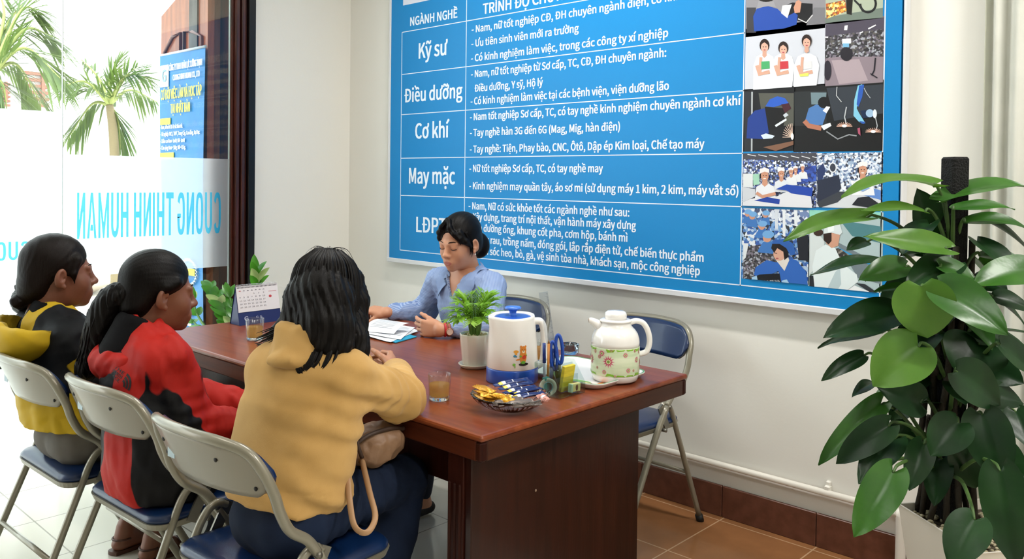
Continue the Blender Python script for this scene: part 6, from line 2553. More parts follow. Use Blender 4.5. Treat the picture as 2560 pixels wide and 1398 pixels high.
solid('trousers', [tr_.mesh(.009, lambda X: .003 * wn(X, .08, 71))], mat('black_trousers', '#0e0e11', .85, spec=.15), pr)
sand = mat('sandal_brown', '#4a2c1e', .5)


def sandal(par, A, d, m, deco=None):
    A, d = np.array(A, float), nrm([d[0], d[1], 0])
    rt = np.cross(d, UP)
    z = A[2] - .085
    pl = [(-.05, -.024), (-.058, 0), (-.05, .026), (.02, .030), (.10, .042), (.15, .034), (.168, .008), (.158, -.020), (.10, -.036), (.03, -.030)]
    p2 = bez([(x, y, 0) for x, y in pl + pl[:1]], 4)[:-1]
    so_ = MB().prism([(p[0], p[1]) for p in p2], .014, A * [1, 1, 0] + UP * (z + .001), d, -rt)
    o_ = so_.build('sandal', m, par)
    for x in (.07, .10):
        st = [A * [1, 1, 0] + d * x + rt * (.040 * math.cos(q)) + UP * (z + .014 + .042 * math.sin(q)) for q in np.linspace(0, PI, 9)]
        MB().tube(st, .006, 6, flat=(UP, .5)).build('sandal_strap', deco or m, o_)
    st = [A * [1, 1, 0] + d * (-.048 * math.sin(q)) + rt * (.036 * math.cos(q)) + UP * (z + .055) for q in np.linspace(0, PI, 9)]
    MB().tube(st, .004, 6).build('heel_strap', deco or m, o_)


sandal(pr, (J['anR'][0], J['anR'][1], .085), (-.3, 1, 0), sand, mat('sequin_silver', '#b7b2aa', .2, metal=.8, bump=(300, 1.0)))
sandal(pr, (J['anL'][0], J['anL'][1], .085), (-.3, 1, 0), sand, mat('sequin_silver', '#b7b2aa', .2, metal=.8, bump=(300, 1.0)))
# hair: pulled back into a ponytail
hd = SD(hR * hs, ht)
hd.ell((0, -.015, .040), (.0795, .0985, .0875), k=.02)
hd.ell((0, -.062, -.028), (.066, .052, .058), k=.03)
for sx in (-1, 1):
    hd.cap((sx * .070, .030, .035), (sx * .073, .000, .020), .014, .016, k=.02)
hd.shell_sub(lambda X: (np.sqrt((X[:, 0] / .080) ** 2 + ((X[:, 1] - .130) / .098) ** 2 + ((X[:, 2] + .030) / .100) ** 2) - 1) * .06, (-.10, .02, -.16), (.10, .24, .08), .006)
ho = solid('hair', [hd.mesh(.0036, lambda X: .0004 * np.sin(np.arctan2(X[:, 2] + .02, np.abs(X[:, 0]) + .02) * 60))], hair_m, pr)
tie = ony(302, 736, 1.055)
tl = [tie + V3(0, .03, 0), tie, ony(272, 757, 1.03), ony(248, 815, 1.01), ony(236, 870, 1.005), ony(222, 915, 1.0), ony(205, 935, .995)]
pt_ = SD()
cc = bez(tl, 6)
pt_.chain(cc, [.026 + .012 * math.sin(PI * min(1, i / (len(cc) * .8))) if i < len(cc) * .8 else .030 * (1 - (i / len(cc) - .8) * 4) + .006 for i in range(len(cc))], k=.012)
po = solid('ponytail', [pt_.mesh(.0045, lambda X: .003 * wn(X, .016, 81, (1, 1, .12)))], hair_m, pr)
lk = MB()
rr_ = random.Random(4)
RO = []
for i in range(46):
    a = rr_.uniform(0, 2 * PI)
    q = .030 + .008 * rr_.random()
    d_ = AX[0] * math.cos(a) * q + AX[2] * math.sin(a) * q
    e_ = rr_.uniform(-.02, .03)
    RO.append([np.array(p) + d_ * w_ for p, w_ in zip((tl[1], tl[2], tl[3], tl[4], tl[5] + V3(0, 0, e_), tl[6] + V3(0, 0, e_ * 2)), (.5, .9, 1.1, 1.1, 1.0, .5))])
locks(lk, RO[:46], .0045, 5, 5)
lk.build('loose_strands', hair_m, ho)
MB().tube(ring_on(tie, nrm(tl[2] - tl[1]), .028, 0), .009, 8, closed=True).build('hair_tie', mat('hair_tie_black', '#0b0b0c', .8), ho)
wd2 = nrm(np.array(J['elR']) - np.array(J['wrR']))
o = MB().tube(ring_on(np.array(J['wrR']) - wd2 * .002, wd2, .0275, 0), .0042, 8, closed=True).build('bracelet', mat('pale_bracelet', '#cfc6b8', .3, metal=.3))
tag(o, 'pale bracelet on the wrist of the person in the red jacket', 'bracelet')

# ------------------------------------------------------------------ yellow and black jacket, low bun
J = dict(hip=(-2.985, 1.075, .555), neck=(-3.115, 1.005, .905), shR=(-2.965, 1.03, .850), shL=(-3.265, 1.01, .86), elR=(-2.895, 1.12, .69), wrR=(-2.93, 1.30, .63), elL=(-3.32, 1.13, .70), wrL=(-3.15, 1.32, .63),
         knR=(-2.93, 1.50, .55), knL=(-3.15, 1.50, .55), anR=(-3.045, 1.335, .10), anL=(-3.20, 1.30, .10))
py = person('person', 'person in a yellow and black hooded jacket with a low bun, nearest the glass', (-2.985, 1.075, 0))
hR = frame((.12, .98, -.02))
ht, hs = V3(-3.152, 1.045, 1.078), 1.08
HS = head_sd(hR, ht, hs, .16).mesh(.003, attrs={'lip': lipf})
tb_ = SD()
torso_prims(tb_, J, -.03, hipr=.125)
lb_ = SD()
legs_prims(lb_, J, -.012)
for a in ('anL', 'anR'):
    foot_prims(lb_, (J[a][0], J[a][1], .082), (-.15, 1, 0))
H1 = hand_sd(J['wrR'], (-.2, .95, -.15), (-.9, -.1, .2), (-.2, -.2, -.9), [(.3, .3, .2)] * 4, forearm=lerp(J['wrR'], J['elR'], .4))
H2 = hand_sd(J['wrL'], (.5, .8, -.1), (.7, -.5, .3), (0, 0, -1), [(.3, .3, .2)] * 4, forearm=lerp(J['wrL'], J['elL'], .4))
solid('body', [HS, tb_.mesh(.012), lb_.mesh(.009), H1, H2], skin_d, py)
face_bits(py, hR, ht, hs)
yelm = mat('yellow_jacket_cloth', '#b4941a', .62, spec=.2, attr=[('blk', '#0c0e11'), ('yel', '#b4941a')], bump=(14, .35))
jk = SD()
f_, rt_, ax_ = torso_prims(jk, J, .014, sleeves=.95, hipr=.178, chest=.158, waist=.165, q=.78, ar=(.066, .060, .046))
hipv, nk = np.array(J['hip']), np.array(J['neck'])
jk.cap(hipv + ax_ * .07, hipv - UP * .0 - f_ * .015, .180, .178, .03, flat=f_, q=.85)
jk.cap(nk - UP * .015, nk + f_ * .012 + UP * .035, .068, .064, .02)
jk.cap(nk + f_ * .015, nk + f_ * .02 + UP * .14, .050, .054, .006, op='s')
jk.cut((0, 0, .590), (0, 0, -1))
shr, elr = np.array(J['shR']), np.array(J['elR'])
shl, ell_ = np.array(J['shL']), np.array(J['elL'])


def blk_y(V):
    lat = np.abs((V - nk) @ rt_)
    return np.minimum(lat - .060 - .10 * np.maximum(0, .95 - V[:, 2]), V[:, 2] - .715)


def yel_y(V):
    o_ = np.full(len(V), -1.0)
    for a_, b__ in ((shr, elr), (shl, ell_)):
        t_ = ((V - a_) @ nrm(b__ - a_))
        o_ = np.maximum(o_, np.minimum(np.minimum(t_ - .045, .115 - t_), .085 - seg_d(V, a_, b__)))
        o_ = np.minimum(o_, np.abs((V - nk) @ rt_) - .118)
    return o_


solid('jacket', [jk.mesh(.0065, lambda X: .005 * wn(X, .10, 91, (1, 1, .6)) + .002 * wn(X, .045, 92), {'blk': blk_y, 'yel': yel_y})], yelm, py)
hb_ = SD()
A3 = frame(f_)
AH = A3 @ axis_rot((1, 0, 0), -.30)
hc = nk - f_ * .092 - UP * .008 + rt_ * .022
hb_.ell(hc, (.150, .095, .098), R=AH, k=.02)
hb_.cap(nk + rt_ * .070 + f_ * .055 + UP * .015, hc + rt_ * .115, .016, .030, .03)
hb_.cap(nk - rt_ * .070 + f_ * .055 + UP * .015, hc - rt_ * .115, .016, .030, .03)
ci = hc + f_ * .030 + UP * .040
hb_.ell(ci, (.128, .086, .084), R=AH, k=.008, op='s')
hb_.cut(hc + UP * .052, UP * .97 - f_ * .05 + rt_ * .1, k=.012)


def blk_hy(V):
    v = (V - ci) @ AH
    return .010 - np.abs(np.sqrt((v[:, 0] / .128) ** 2 + (v[:, 1] / .086) ** 2 + (v[:, 2] / .084) ** 2) - 1) * .09


solid('hood', [hb_.mesh(.0052, lambda X: .004 * wn(X, .08, 93), {'blk': blk_hy})], yelm, py)
cl_ = SD()
cl_.cap(nk - UP * .01 - f_ * .015, nk + UP * .040 + f_ * .0, .080, .064, .02)
cl_.cap(nk - UP * .02, nk + UP * .12 + f_ * .02, .048, .056, .005, op='s')
co_ = solid('collar_lining', [cl_.mesh(.005)], mat('black_lining', '#0c0c0e', .85, spec=.15), py)
MB().tube(bez([nk + f_ * .075 + rt_ * .03 + UP * .01, nk + f_ * .095 + rt_ * .035 + UP * .008, nk + f_ * .115 + rt_ * .04 - UP * .004], 4), .004, 6).build('drawcord', mat('cord_black', '#151414', .7), co_)
tr_ = SD()
legs_prims(tr_, J, .006, th=.090, kn=.060, an=.05)
tr_.ell(hipv - f_ * .045 - UP * .010 + rt_ * .055, (.095, .090, .075), k=.04)
tr_.ell(hipv - f_ * .045 - UP * .010 - rt_ * .055, (.095, .090, .075), k=.04)
tr_.cut((0, 0, .16), (0, 0, -1))
solid('trousers', [tr_.mesh(.008, lambda X: .0035 * wn(X, .08, 95))], mat('grey_trousers', '#6b665f', .85, var=('#59544e', 7, (1, 1, 1))), py)
sandal(py, (J['anR'][0], J['anR'][1], .085), (-.15, 1, 0), sand)
sandal(py, (J['anL'][0], J['anL'][1], .085), (-.15, 1, 0), sand)
hd = SD(hR * hs, ht)
hd.ell((0, -.015, .040), (.0800, .0990, .0880), k=.02)
hd.ell((0, -.066, -.030), (.062, .050, .066), k=.03)
hd.cap((0, -.080, -.050), (-.004, -.100, -.086), .034, .020, k=.02)
for sx in (-1, 1):
    hd.cap((sx * .070, .042, .045), (sx * .075, .030, .000), .012, .010, k=.02)
    hd.cap((sx * .075, .030, .000), (sx * .072, .034, -.030), .006, .003, k=.012)
hd.shell_sub(lambda X: (np.sqrt((X[:, 0] / .078) ** 2 + ((X[:, 1] - .128) / .088) ** 2 + ((X[:, 2] + .035) / .105) ** 2) - 1) * .06, (-.10, .02, -.16), (.10, .24, .08), .006)
ho = solid('hair', [hd.mesh(.0036, lambda X: .0012 * np.sin(np.arctan2(X[:, 2] + .05, X[:, 1] + .12) * 50) * .4)], hair_b, py)
bnc = ony(62, 752, .985)
bn = SD()
bn.ell(bnc, (.050, .044, .052), k=.01)
bn.cap(bnc, hp_(hR, ht, hs, (-.004, -.110, -.088)), .030, .026, k=.02)
solid('bun', [bn.mesh(.004, lambda X: .002 * wn(X, .014, 97, (.4, 1, 1)))], hair_b, ho)
bw_ = MB()
bt = ony(62, 716, .985)
bw_.tube([bt + AX[0] * .030 + UP * .012, bt + AX[0] * .004, bt - AX[0] * .030 - UP * .012], [.020, .012, .018], 10, flat=(AX[2], .5))
bw_.build('hair_bow', mat('bow_black', '#141216', .6), ho)
# ================================================================== plants
def two_sided(name, col, col2, trl=.25, rough=.3, spec=.5, sc=8):
    if name in MATS:
        return MATS[name]
    m = mat(name, col, rough, spec=spec, var=(col2, sc, (1, 1, 1)), bump=(40, .06))
    nt = m.node_tree
    b = nt.nodes['Principled BSDF']
    out = [n for n in nt.nodes if n.type == 'OUTPUT_MATERIAL'][0]
    tl, mx = nt.nodes.new('ShaderNodeBsdfTranslucent'), nt.nodes.new('ShaderNodeMixShader')
    c = S(col2)
    tl.inputs[0].default_value = (c[0] * 1.2, c[1] * 1.2, c[2] * .8, 1)
    mx.inputs[0].default_value = trl
    nt.links.new(b.outputs[0], mx.inputs[1])
    nt.links.new(tl.outputs[0], mx.inputs[2])
    nt.links.new(mx.outputs[0], out.inputs[0])
    return m


def leaf(mb, base, tip, width, nrm_hint, droop=.12, fold=.15, heart=.12, nu=12, nv=8, mi=0, wave=.0, peak=.38, seed=0):
    """a leaf blade from base to tip; heart>0 gives lobes at the stalk"""
    b, t = np.array(base, float), np.array(tip, float)
    L = np.linalg.norm(t - b)
    d = (t - b) / L
    n = nrm(np.array(nrm_hint, float) - d * (np.array(nrm_hint, float) @ d))
    s = np.cross(d, n)

    def f(u, v):
        u = u ** 1.7 if heart >= .05 else u
        q = 2 * v - 1
        e = u ** (math.log(.5) / math.log(peak))
        w = width / 2 * (max(0, math.sin(PI * e)) ** .72 if heart < .05 else 1.62 * (u + .004) ** .42 * (1 - u) ** .82)
        if u < .001 or u > .999:
            w = .0005
        al = u - heart * abs(q) ** 1.4 * (1 - u) ** 2.2 * (1 if u > .0 else 0)
        p = b + d * L * al + s * w * q
        p = p + n * (droop * L * (4 * u * (1 - u)) * .5 + fold * abs(q) * w + wave * L * math.sin(7 * u + 2.5 * q + seed) * abs(q))
        return p
    return mb.grid(f, nu, nv, mi)


# --- tall climbing plant on a pole, right of the picture
lf1 = two_sided('leaf_dark_green', '#102a14', '#1c3d1a', .12, .36, .35)
lf2 = two_sided('leaf_green', '#26501a', '#386621', .2, .3)
lf3 = two_sided('leaf_light_green', '#456f24', '#587f2e', .25, .36, .4)
stem_m = mat('petiole_green', '#4b6a30', .5, var=('#2f4521', 12, (1, 1, 1)))
woody = mat('climber_stem', '#2b2418', .8, bump=(60, .5))
PX, PYY = -.695, 2.56
big = thing('potted_climber', 'tall leafy climbing plant on a black pole in a white square pot, right foreground', 'plant', (PX, PYY, 0))
pole = MB()
pole.box((PX + .002, PYY, .97), (.062, .050, 1.06), R=rotz(-.72), bev=.006)
pole.build('moss_pole', mat('black_moss_pole', '#0b0b0b', .95, bump=(180, 1.0)), big)
A = onz(2242, 1258, .5)
e1, e2 = V3(.79, -.613, 0), V3(.613, .79, 0)
W_ = .33
cen = A + (e1 + e2) * W_ / 2


def sq(h, z):
    return [cen * [1, 1, 0] + UP * z + e1 * h * a + e2 * h * b for a, b in ((-1, -1), (1, -1), (1, 1), (-1, 1))]


def sq_loft(mb, rings):
    n0 = len(mb.v)
    for q in rings:
        mb.v += [tuple(p) for p in q]
    for i in range(len(rings) - 1):
        for j in range(4):
            mb.f.append([n0 + i * 4 + j, n0 + i * 4 + (j + 1) % 4, n0 + (i + 1) * 4 + (j + 1) % 4, n0 + (i + 1) * 4 + j])
            mb.m.append(0)
            mb.sm.append(False)
    return mb


pot = MB()
sq_loft(pot, [sq(.105, .0), sq(W_ / 2 - .003, .497), sq(W_ / 2, .5), sq(W_ / 2 - .006, .5), sq(W_ / 2 - .012, .46)])
pot.f.append([3, 2, 1, 0]); pot.m.append(0); pot.sm.append(False)
pot.build('square_pot', mat('pot_white', '#d9d2c6', .35, coat=.2), big)
soil = MB().add(sq(W_ / 2 - .009, .472), [(0, 1, 2, 3)], 0, False)
soil.build('soil', mat('soil_dark', '#4d4436', .9, bump=(90, .6)), big)
pb_ = MB()
rr_ = random.Random(12)
for i in range(420):
    a, b = rr_.uniform(-1, 1) * (W_ / 2 - .016), rr_.uniform(-1, 1) * (W_ / 2 - .016)
    r = rr_.uniform(.005, .009)
    pb_.ball(cen * [1, 1, 0] + UP * (.474 + rr_.uniform(0, .006)) + e1 * a + e2 * b, (r, r * rr_.uniform(.7, 1), r * .7), R=rotz(rr_.uniform(0, 3)), n=7)
po_ = pb_.build('pebble_layer', pebble, big)
po_['kind'] = 'stuff'
stems = MB()
for i in range(11):
    a = 2 * PI * i / 11 + .3
    r0 = .045 + .02 * rr_.random()
    pts = [V3(PX + math.cos(a) * (r0 + .02), PYY + math.sin(a) * r0, .47)]
    for k_ in range(1, 6):
        z = .47 + k_ * (.10 + .06 * rr_.random())
        pts.append(V3(PX + math.cos(a + .15 * k_) * (r0 + rr_.uniform(-.012, .014)), PYY + math.sin(a + .15 * k_) * (r0 + rr_.uniform(-.01, .01)), z))
    stems.tube(bez(pts, 5), .0085, 7)
stems.build('climbing_stems', woody, big)
#   base px, tip px, width px, depth, tone, droop, up-tilt
LV = [((2333, 466), (2103, 492), 62, 2.30, 2, .22, .9), ((2165, 545), (1958, 603), 58, 2.34, 2, .18, .7), ((2313, 531), (2150, 527), 44, 2.27, 2, .10, .8), ((2363, 622), (2158, 592), 66, 2.20, 2, .06, .5), ((2352, 600), (2292, 470), 100, 2.42, 0, .1, .1),
      ((2362, 505), (2575, 470), 74, 2.30, 1, .2, .9), ((2383, 524), (2538, 524), 42, 2.22, 1, .12, .8), ((2412, 556), (2585, 580), 48, 2.30, 1, .2, .8), ((2225, 660), (2026, 688), 46, 2.30, 0, .16, .9), ((2262, 668), (2146, 702), 70, 2.26, 1, .1, .4),
      ((2380, 660), (2262, 724), 84, 2.20, 0, .1, .5), ((2350, 668), (2440, 702), 70, 2.18, 1, .08, .7), ((2580, 676), (2432, 712), 90, 2.16, 1, .1, .5), ((2315, 728), (2184, 728), 40, 2.26, 1, .1, .9), ((2302, 716), (2318, 846), 150, 2.16, 2, .10, .2),
      ((2352, 722), (2520, 838), 108, 2.10, 1, .12, .4), ((2238, 786), (2058, 846), 92, 2.28, 0, .14, .5), ((2204, 832), (2044, 872), 36, 2.30, 0, .12, .9), ((2296, 868), (2182, 966), 140, 2.16, 2, .12, .25), ((2160, 888), (2053, 952), 46, 2.30, 0, .1, .4),
      ((2448, 862), (2398, 940), 150, 2.18, 0, .1, .3), ((2392, 930), (2500, 1014), 108, 2.14, 0, .1, .3), ((2184, 958), (2130, 994), 34, 2.30, 0, .1, .4), ((2300, 1008), (2192, 968), 96, 2.24, 0, .1, .2), ((2202, 1012), (2046, 1164), 64, 2.26, 1, .1, .4),
      ((2220, 1066), (2090, 1160), 76, 2.20, 0, .12, .3), ((2236, 1098), (2146, 1210), 84, 2.22, 0, .1, .3), ((2396, 1058), (2326, 1140), 100, 2.12, 0, .1, .3), ((2310, 1112), (2273, 1228), 70, 2.20, 0, .1, .2), ((2232, 1182), (2134, 1344), 104, 2.10, 1, .1, .15),
      ((2456, 1038), (2510, 1210), 118, 2.12, 0, .1, .2), ((2500, 1178), (2540, 1420), 118, 2.02, 0, .08, .1), ((2436, 1300), (2376, 1420), 112, 2.00, 0, .08, .1), ((2168, 604), (2116, 626), 36, 2.34, 0, .1, .6), ((2482, 742), (2580, 776), 50, 2.24, 0, .1, .5),
      ((2430, 828), (2570, 880), 64, 2.22, 0, .1, .5), ((2500, 862), (2580, 930), 70, 2.12, 0, .1, .4), ((2540, 1030), (2585, 1130), 70, 2.14, 0, .1, .3), ((2450, 640), (2575, 664), 44, 2.30, 1, .14, .8), ((2190, 1180), (2162, 1300), 30, 2.22, 0, .1, .2),
      ((2330, 800), (2230, 900), 90, 2.40, 0, .1, .2), ((2400, 780), (2480, 880), 90, 2.42, 0, .1, .2), ((2330, 640), (2250, 640), 60, 2.42, 0, .1, .5), ((2290, 960), (2230, 1060), 80, 2.44, 0, .1, .2), ((2430, 980), (2560, 1010), 80, 2.30, 0, .1, .4),
      ((2380, 880), (2300, 930), 90, 2.40, 0, .1, .2), ((2350, 950), (2400, 1060), 90, 2.38, 0, .1, .2), ((2280, 1080), (2200, 1130), 80, 2.36, 0, .1, .3), ((2470, 920), (2560, 960), 80, 2.34, 0, .1, .3), ((2440, 1060), (2380, 1180), 80, 2.36, 0, .1, .2), ((2320, 900), (2240, 1010), 80, 2.40, 0, .1, .2), ((2290, 700), (2200, 760), 70, 2.40, 0, .1, .4), ((2480, 1120), (2570, 1200), 90, 2.26, 0, .1, .2), ((2420, 740), (2350, 830), 80, 2.42, 0, .1, .3), ((2440, 700), (2520, 730), 60, 2.38, 0, .1, .5), ((2400, 1120), (2440, 1220), 80, 2.26, 0, .1, .2)]
rq = random.Random(77)
fol = [MB(), MB(), MB()]
for i in range(30):                              # inner leaves close round the pole
    z = .62 + .70 * i / 29 + rq.uniform(-.03, .03)
    a = i * 2.4
    r0, r1 = rq.uniform(.06, .10), rq.uniform(.17, .25)
    o2 = V3(math.cos(a), math.sin(a), 0)
    Pb = V3(PX, PYY, z) + o2 * r0
    Pt = V3(PX, PYY, z - rq.uniform(.0, .11)) + o2 * r1
    leaf(fol[0 if i % 6 else 1], Pb, Pt, rq.uniform(.095, .135), UP + o2 * .5, .12, .24, .15, 14, 8, 0, .02, .36, i)
pet = MB()
for i, (b, t_, w, D, tone, dr, tilt) in enumerate(LV):
    rr_ = random.Random(i)
    Pb = ond(b[0], b[1], D + rr_.uniform(-.03, .03))
    Pt = ond(t_[0], t_[1], D + rr_.uniform(-.05, .05) - .03)
    vd = nrm(ray((b[0] + t_[0]) / 2, (b[1] + t_[1]) / 2))
    n_ = -vd * (1 - tilt * .75) + UP * tilt + AX[0] * rr_.uniform(-.15, .15)
    wm = 1.18 * w * D / FPX * (1.0 + .55 * tilt)
    leaf(fol[tone], Pb, Pt, wm, n_, dr, .26, .16 if w > 55 else .06, 16, 10, 0, .020, .36 if w > 55 else .42, i)
    mid = bez([Pb + (Pt - Pb) * 0.02, Pb + (Pt - Pb) * .5], 2)
    hz = max(.62, min(1.36, Pb[2] - .10 - .12 * rr_.random()))
    at = V3(PX + (Pb[0] - PX) * .14, PYY + (Pb[1] - PYY) * .14, hz)
    pet.tube(bez([at, lerp(at, Pb, .5) + UP * .035, lerp(at, Pb, .88) + UP * .022, Pb], 5), [.0062 - .0030 * k_ / 15 for k_ in range(16)], 7)
for m_, mm, nm in zip(fol, (lf1, lf2, lf3), ('dark_foliage', 'green_foliage', 'bright_foliage')):
    m_.build(nm, mm, big)
pet.build('petioles', stem_m, big)

# --- parlour palm in the faceted white planter on the table
pl_ = thing('potted_palm', 'small bright green parlour palm in a white faceted planter on the table', 'plant', pc)
MB().lathe([(0, 0), (.044, 0), (.050, .004), (.056, .012), (.057, .015), (.054, .0155), (.048, .008), (0, .006)], pc, n=36).build('saucer', mat('saucer_cream', '#d8cfbd', .35, coat=.2), pl_)


def facet(r, z, a):
    q = (a / (2 * PI / 10)) % 1.0 - .5
    return r * (math.cos(PI / 10) / math.cos(q * 2 * PI / 10))


MB().lathe([(0, .009), (.041, .009), (.044, .012), (.0535, .108), (.0545, .117), (.053, .120), (.0495, .119), (.048, .108), (0, .105)], pc, n=60, rfun=facet, caps=False).build('faceted_pot', pottery, pl_)
pb_ = MB()
rr_ = random.Random(5)
for i in range(90):
    a, r = rr_.uniform(0, 2 * PI), .045 * math.sqrt(rr_.random())
    q = rr_.uniform(.0035, .0065)
    pb_.ball(pc + V3(r * math.cos(a), r * math.sin(a), .110 + rr_.uniform(0, .004)), (q, q * .8, q * .7), R=rotz(a * 3), n=7)
po_ = pb_.build('pebble_layer', mat('pebble_cream', '#d8caa6', .6, var=('#b7a67e', 50, (1, 1, 1))), pl_)
po_['kind'] = 'stuff'
pg1 = two_sided('palm_leaf_bright', '#6a9f2c', '#93c046', .35, .4, .4, 20)
fr_, st_ = MB(), MB()
for i in range(44):
    a = i * 2.399 + rr_.uniform(-.2, .2)
    el = rr_.uniform(.15, 1.25)
    L = rr_.uniform(.085, .125)
    b0 = pc + V3(.014 * math.cos(a), .014 * math.sin(a), .108)
    hgt = .045 + .065 * math.sin(el) * rr_.uniform(.6, 1.1)
    ou = V3(math.cos(a), math.sin(a), 0)
    m1 = b0 + ou * .012 + UP * hgt
    tip = m1 + ou * L * math.cos(el) * .85 + UP * (L * math.sin(el) * .62 - .012)
    c = bez([b0, lerp(b0, m1, .5) + ou * .002, m1, lerp(m1, tip, .55) + UP * .010, tip], 5)
    st_.tube(c, [.0022 * (1 - .7 * k_ / (len(c) - 1)) for k_ in range(len(c))], 6)
    for k_ in range(8, len(c)):
        d = nrm(c[k_] - c[k_ - 1])
        sd_ = nrm(np.cross(d, UP))
        q = (k_ - 8) / (len(c) - 9)
        ll = (.040 + .012 * rr_.random()) * (1 - .45 * abs(q - .4))
        for s_ in (-1, 1):
            tp_ = c[k_] + d * ll * .72 + sd_ * s_ * ll * .62 - UP * ll * rr_.uniform(.05, .30)
            leaf(fr_, c[k_], tp_, .0052, UP + ou * .3, .06, .12, 0, 5, 2, 0, 0, .45)
fr_.build('fronds', pg1, pl_)
st_.build('stalks', mat('palm_stalk', '#5f7f35', .5), pl_)

# --- broad leaved plant on the floor behind the far table end
zz = thing('potted_zz_plant', 'green leafy plant standing on the floor behind the desk calendar, by the glass', 'plant', (-3.93, 2.22, 0))
MB().lathe([(0, 0), (.09, 0), (.10, .01), (.13, .42), (.135, .44), (.125, .44), (.12, .41), (0, .40)], (-3.93, 2.22, 0), n=32).build('round_pot', mat('pot_terracotta', '#7d4a35', .6), zz)
zl1 = two_sided('zz_leaf', '#2f6a1d', '#4f8f2c', .3, .25, .6, 10)
zl2 = two_sided('zz_leaf_pale', '#8fa866', '#b3c28a', .35, .3, .5, 10)
zf, zp, zs = MB(), MB(), MB()
for k_, (bp, mp, tp_, n_l, Y, ln) in enumerate((((592, 845), (562, 775), (530, 728), 9, 2.20, 62), ((600, 850), (640, 740), (640, 690), 6, 2.26, 66), ((560, 860), (500, 820), (470, 790), 4, 2.16, 58), ((540, 850), (495, 790), (484, 752), 3, 2.14, 60), ((590, 850), (590, 800), (575, 745), 5, 2.20, 55))):
    c = bez([V3(-3.93 + .02 * k_, 2.22, .40), ony(bp[0], bp[1], Y), ony(mp[0], mp[1], Y), ony(tp_[0], tp_[1], Y)], 8)
    zs.tube(c, [.011 * (1 - .65 * i / (len(c) - 1)) for i in range(len(c))], 8)
    top = c[9:]
    for i in range(n_l):
        q = i / max(1, n_l - 1)
        p = top[min(len(top) - 1, int(q * (len(top) - 1)))]
        d = nrm(top[-1] - top[0])
        for s_ in (-1, 1):
            ll = ln * 4.0 / FPX * (1.0 - .25 * q)
            tq = p + d * ll * (.62 + .3 * q) + AX[0] * s_ * ll * (.62 - .25 * q) + AX[2] * rnd.uniform(-.03, .03)
            leaf(zf if (i + k_) % 5 else zp, p, tq, ll * .44, -AX[2] * .6 + UP * .7, .10, .2, 0, 8, 4, 0, 0, .45)
    leaf(zf, top[-1], top[-1] + nrm(top[-1] - top[-3]) * ln * 3.6 / FPX, ln * 1.6 / FPX, -AX[2] * .7 + UP * .5, .1, .2, 0, 8, 4)
zf.build('foliage', zl1, zz)
zp.build('pale_foliage', zl2, zz)
zs.build('stalks', mat('zz_stalk', '#57803a', .5), zz)

# --- curtain at the right end of the poster wall
ct = thing('curtain', 'white pleated curtain hanging at the right end of the wall behind the plant', 'curtain', (-.1, 3.1, 0))


def cur(u, v):
    x = -.768 + 1.5 * u
    a = u * 1.5 / .062
    y = 3.115 + .022 * math.sin(2 * PI * a) + .010 * math.sin(2 * PI * a * .37 + 1) + .004 * math.sin(6 * v + a)
    return (x + .006 * math.sin(2 * PI * a * .5 + 2 * v), y, .03 + 3.02 * v)


cg = MB().grid(cur, 240, 10)
n0 = len(cg.v)
cg.add([(p[0], p[1] + .003, p[2]) for p in cg.v], [f[::-1] for f in cg.f])
cg.build('curtain_cloth', two_sided('curtain_white', '#d3d4cd', '#dcdcd6', .2, .8, .2), ct)
MB().tube([(-.85, 3.12, 3.08), (.85, 3.12, 3.08)], .012, 10).build('curtain_rod', mat('rod_white', '#cfcfca', .4), ct)
# ================================================================== the street outside the glass
pave = mat('pale_paving', '#d9d6cf', .8)
gnd = MB().box((-17.0, 1.0, -.06), (24.9, 40, .1))
struct('ground', gnd, pave, label='pale sunlit paving outside the glass front', cat='ground')
og_ = mat('outer_wood', '#8f4a22', .4, spec=.25, var=('#733616', 3, (10, 10, .8)), coat=.3)
dl = thing('wooden_door', 'open brown panelled wooden door leaf standing outside the glass', 'door', (-4.78, 2.27, 0))
DX0, DX1, DY = -5.095, -4.50, 2.272
poly = [(DX0, .02), (DX1, .02), (DX1, 2.60), (DX0 + .40, 2.55), (DX0 + .2, 2.48), (DX0, 2.40)]
MB().prism([(x, z) for x, z in poly], .04, (0, DY + .04, 0), (1, 0, 0), (0, 0, 1)).build('door_leaf', og_, dl)
dk_ = mat('door_moulding', '#5a2a17', .35)
for (x0, x1, z0, z1, rise) in ((-5.035, -4.82, 1.25, 2.17, .10), (-4.775, -4.56, 1.25, 2.27, -.05), (-5.035, -4.82, .2, 1.1, 0), (-4.775, -4.56, .2, 1.1, 0)):
    pts = [(x0, DY - .006, z0), (x1, DY - .006, z0), (x1, DY - .006, z1 + rise), ((x0 + x1) / 2, DY - .006, z1 + rise * .65 + .02 * (1 if rise else 0)), (x0, DY - .006, z1)]
    MB().tube(pts, .011, 8, closed=True).build('panel_moulding', dk_, dl)
MB().tube([(DX0 - .004, DY + .02, .02), (DX0 - .004, DY + .02, 2.40)], .018, 8).build('edge_bead', dk_, dl)
# frame post at the hinge side
po = struct('trim_3', MB().box((-4.60, 2.345, 1.45), (.12, .055, 2.9), bev=.004), mat('post_wood', '#6f4229', .4, spec=.25, var=('#5c3520', 3, (10, 10, .8))), label='light brown outer door post just behind the glass edge', cat='door frame')
struct('rebate_shade_strip', MB().box((-4.66, 2.288, 1.45), (.10, .05, 2.9)), mat('rebate_shade', '#2b2623', .6, var=('#4a4744', 16, (1, 1, .3))), po)  # dark spotted strip; shade of the door rebate put into its colour

# blue banner on the door
bn_ = thing('banner', 'blue vinyl banner with white and yellow lettering hung on the open wooden door', 'banner', (-4.77, 2.24, .2))
NX0, NX1, NZ0, NZ1 = -5.03, -4.475, .22, 2.15
bm_ = MB()


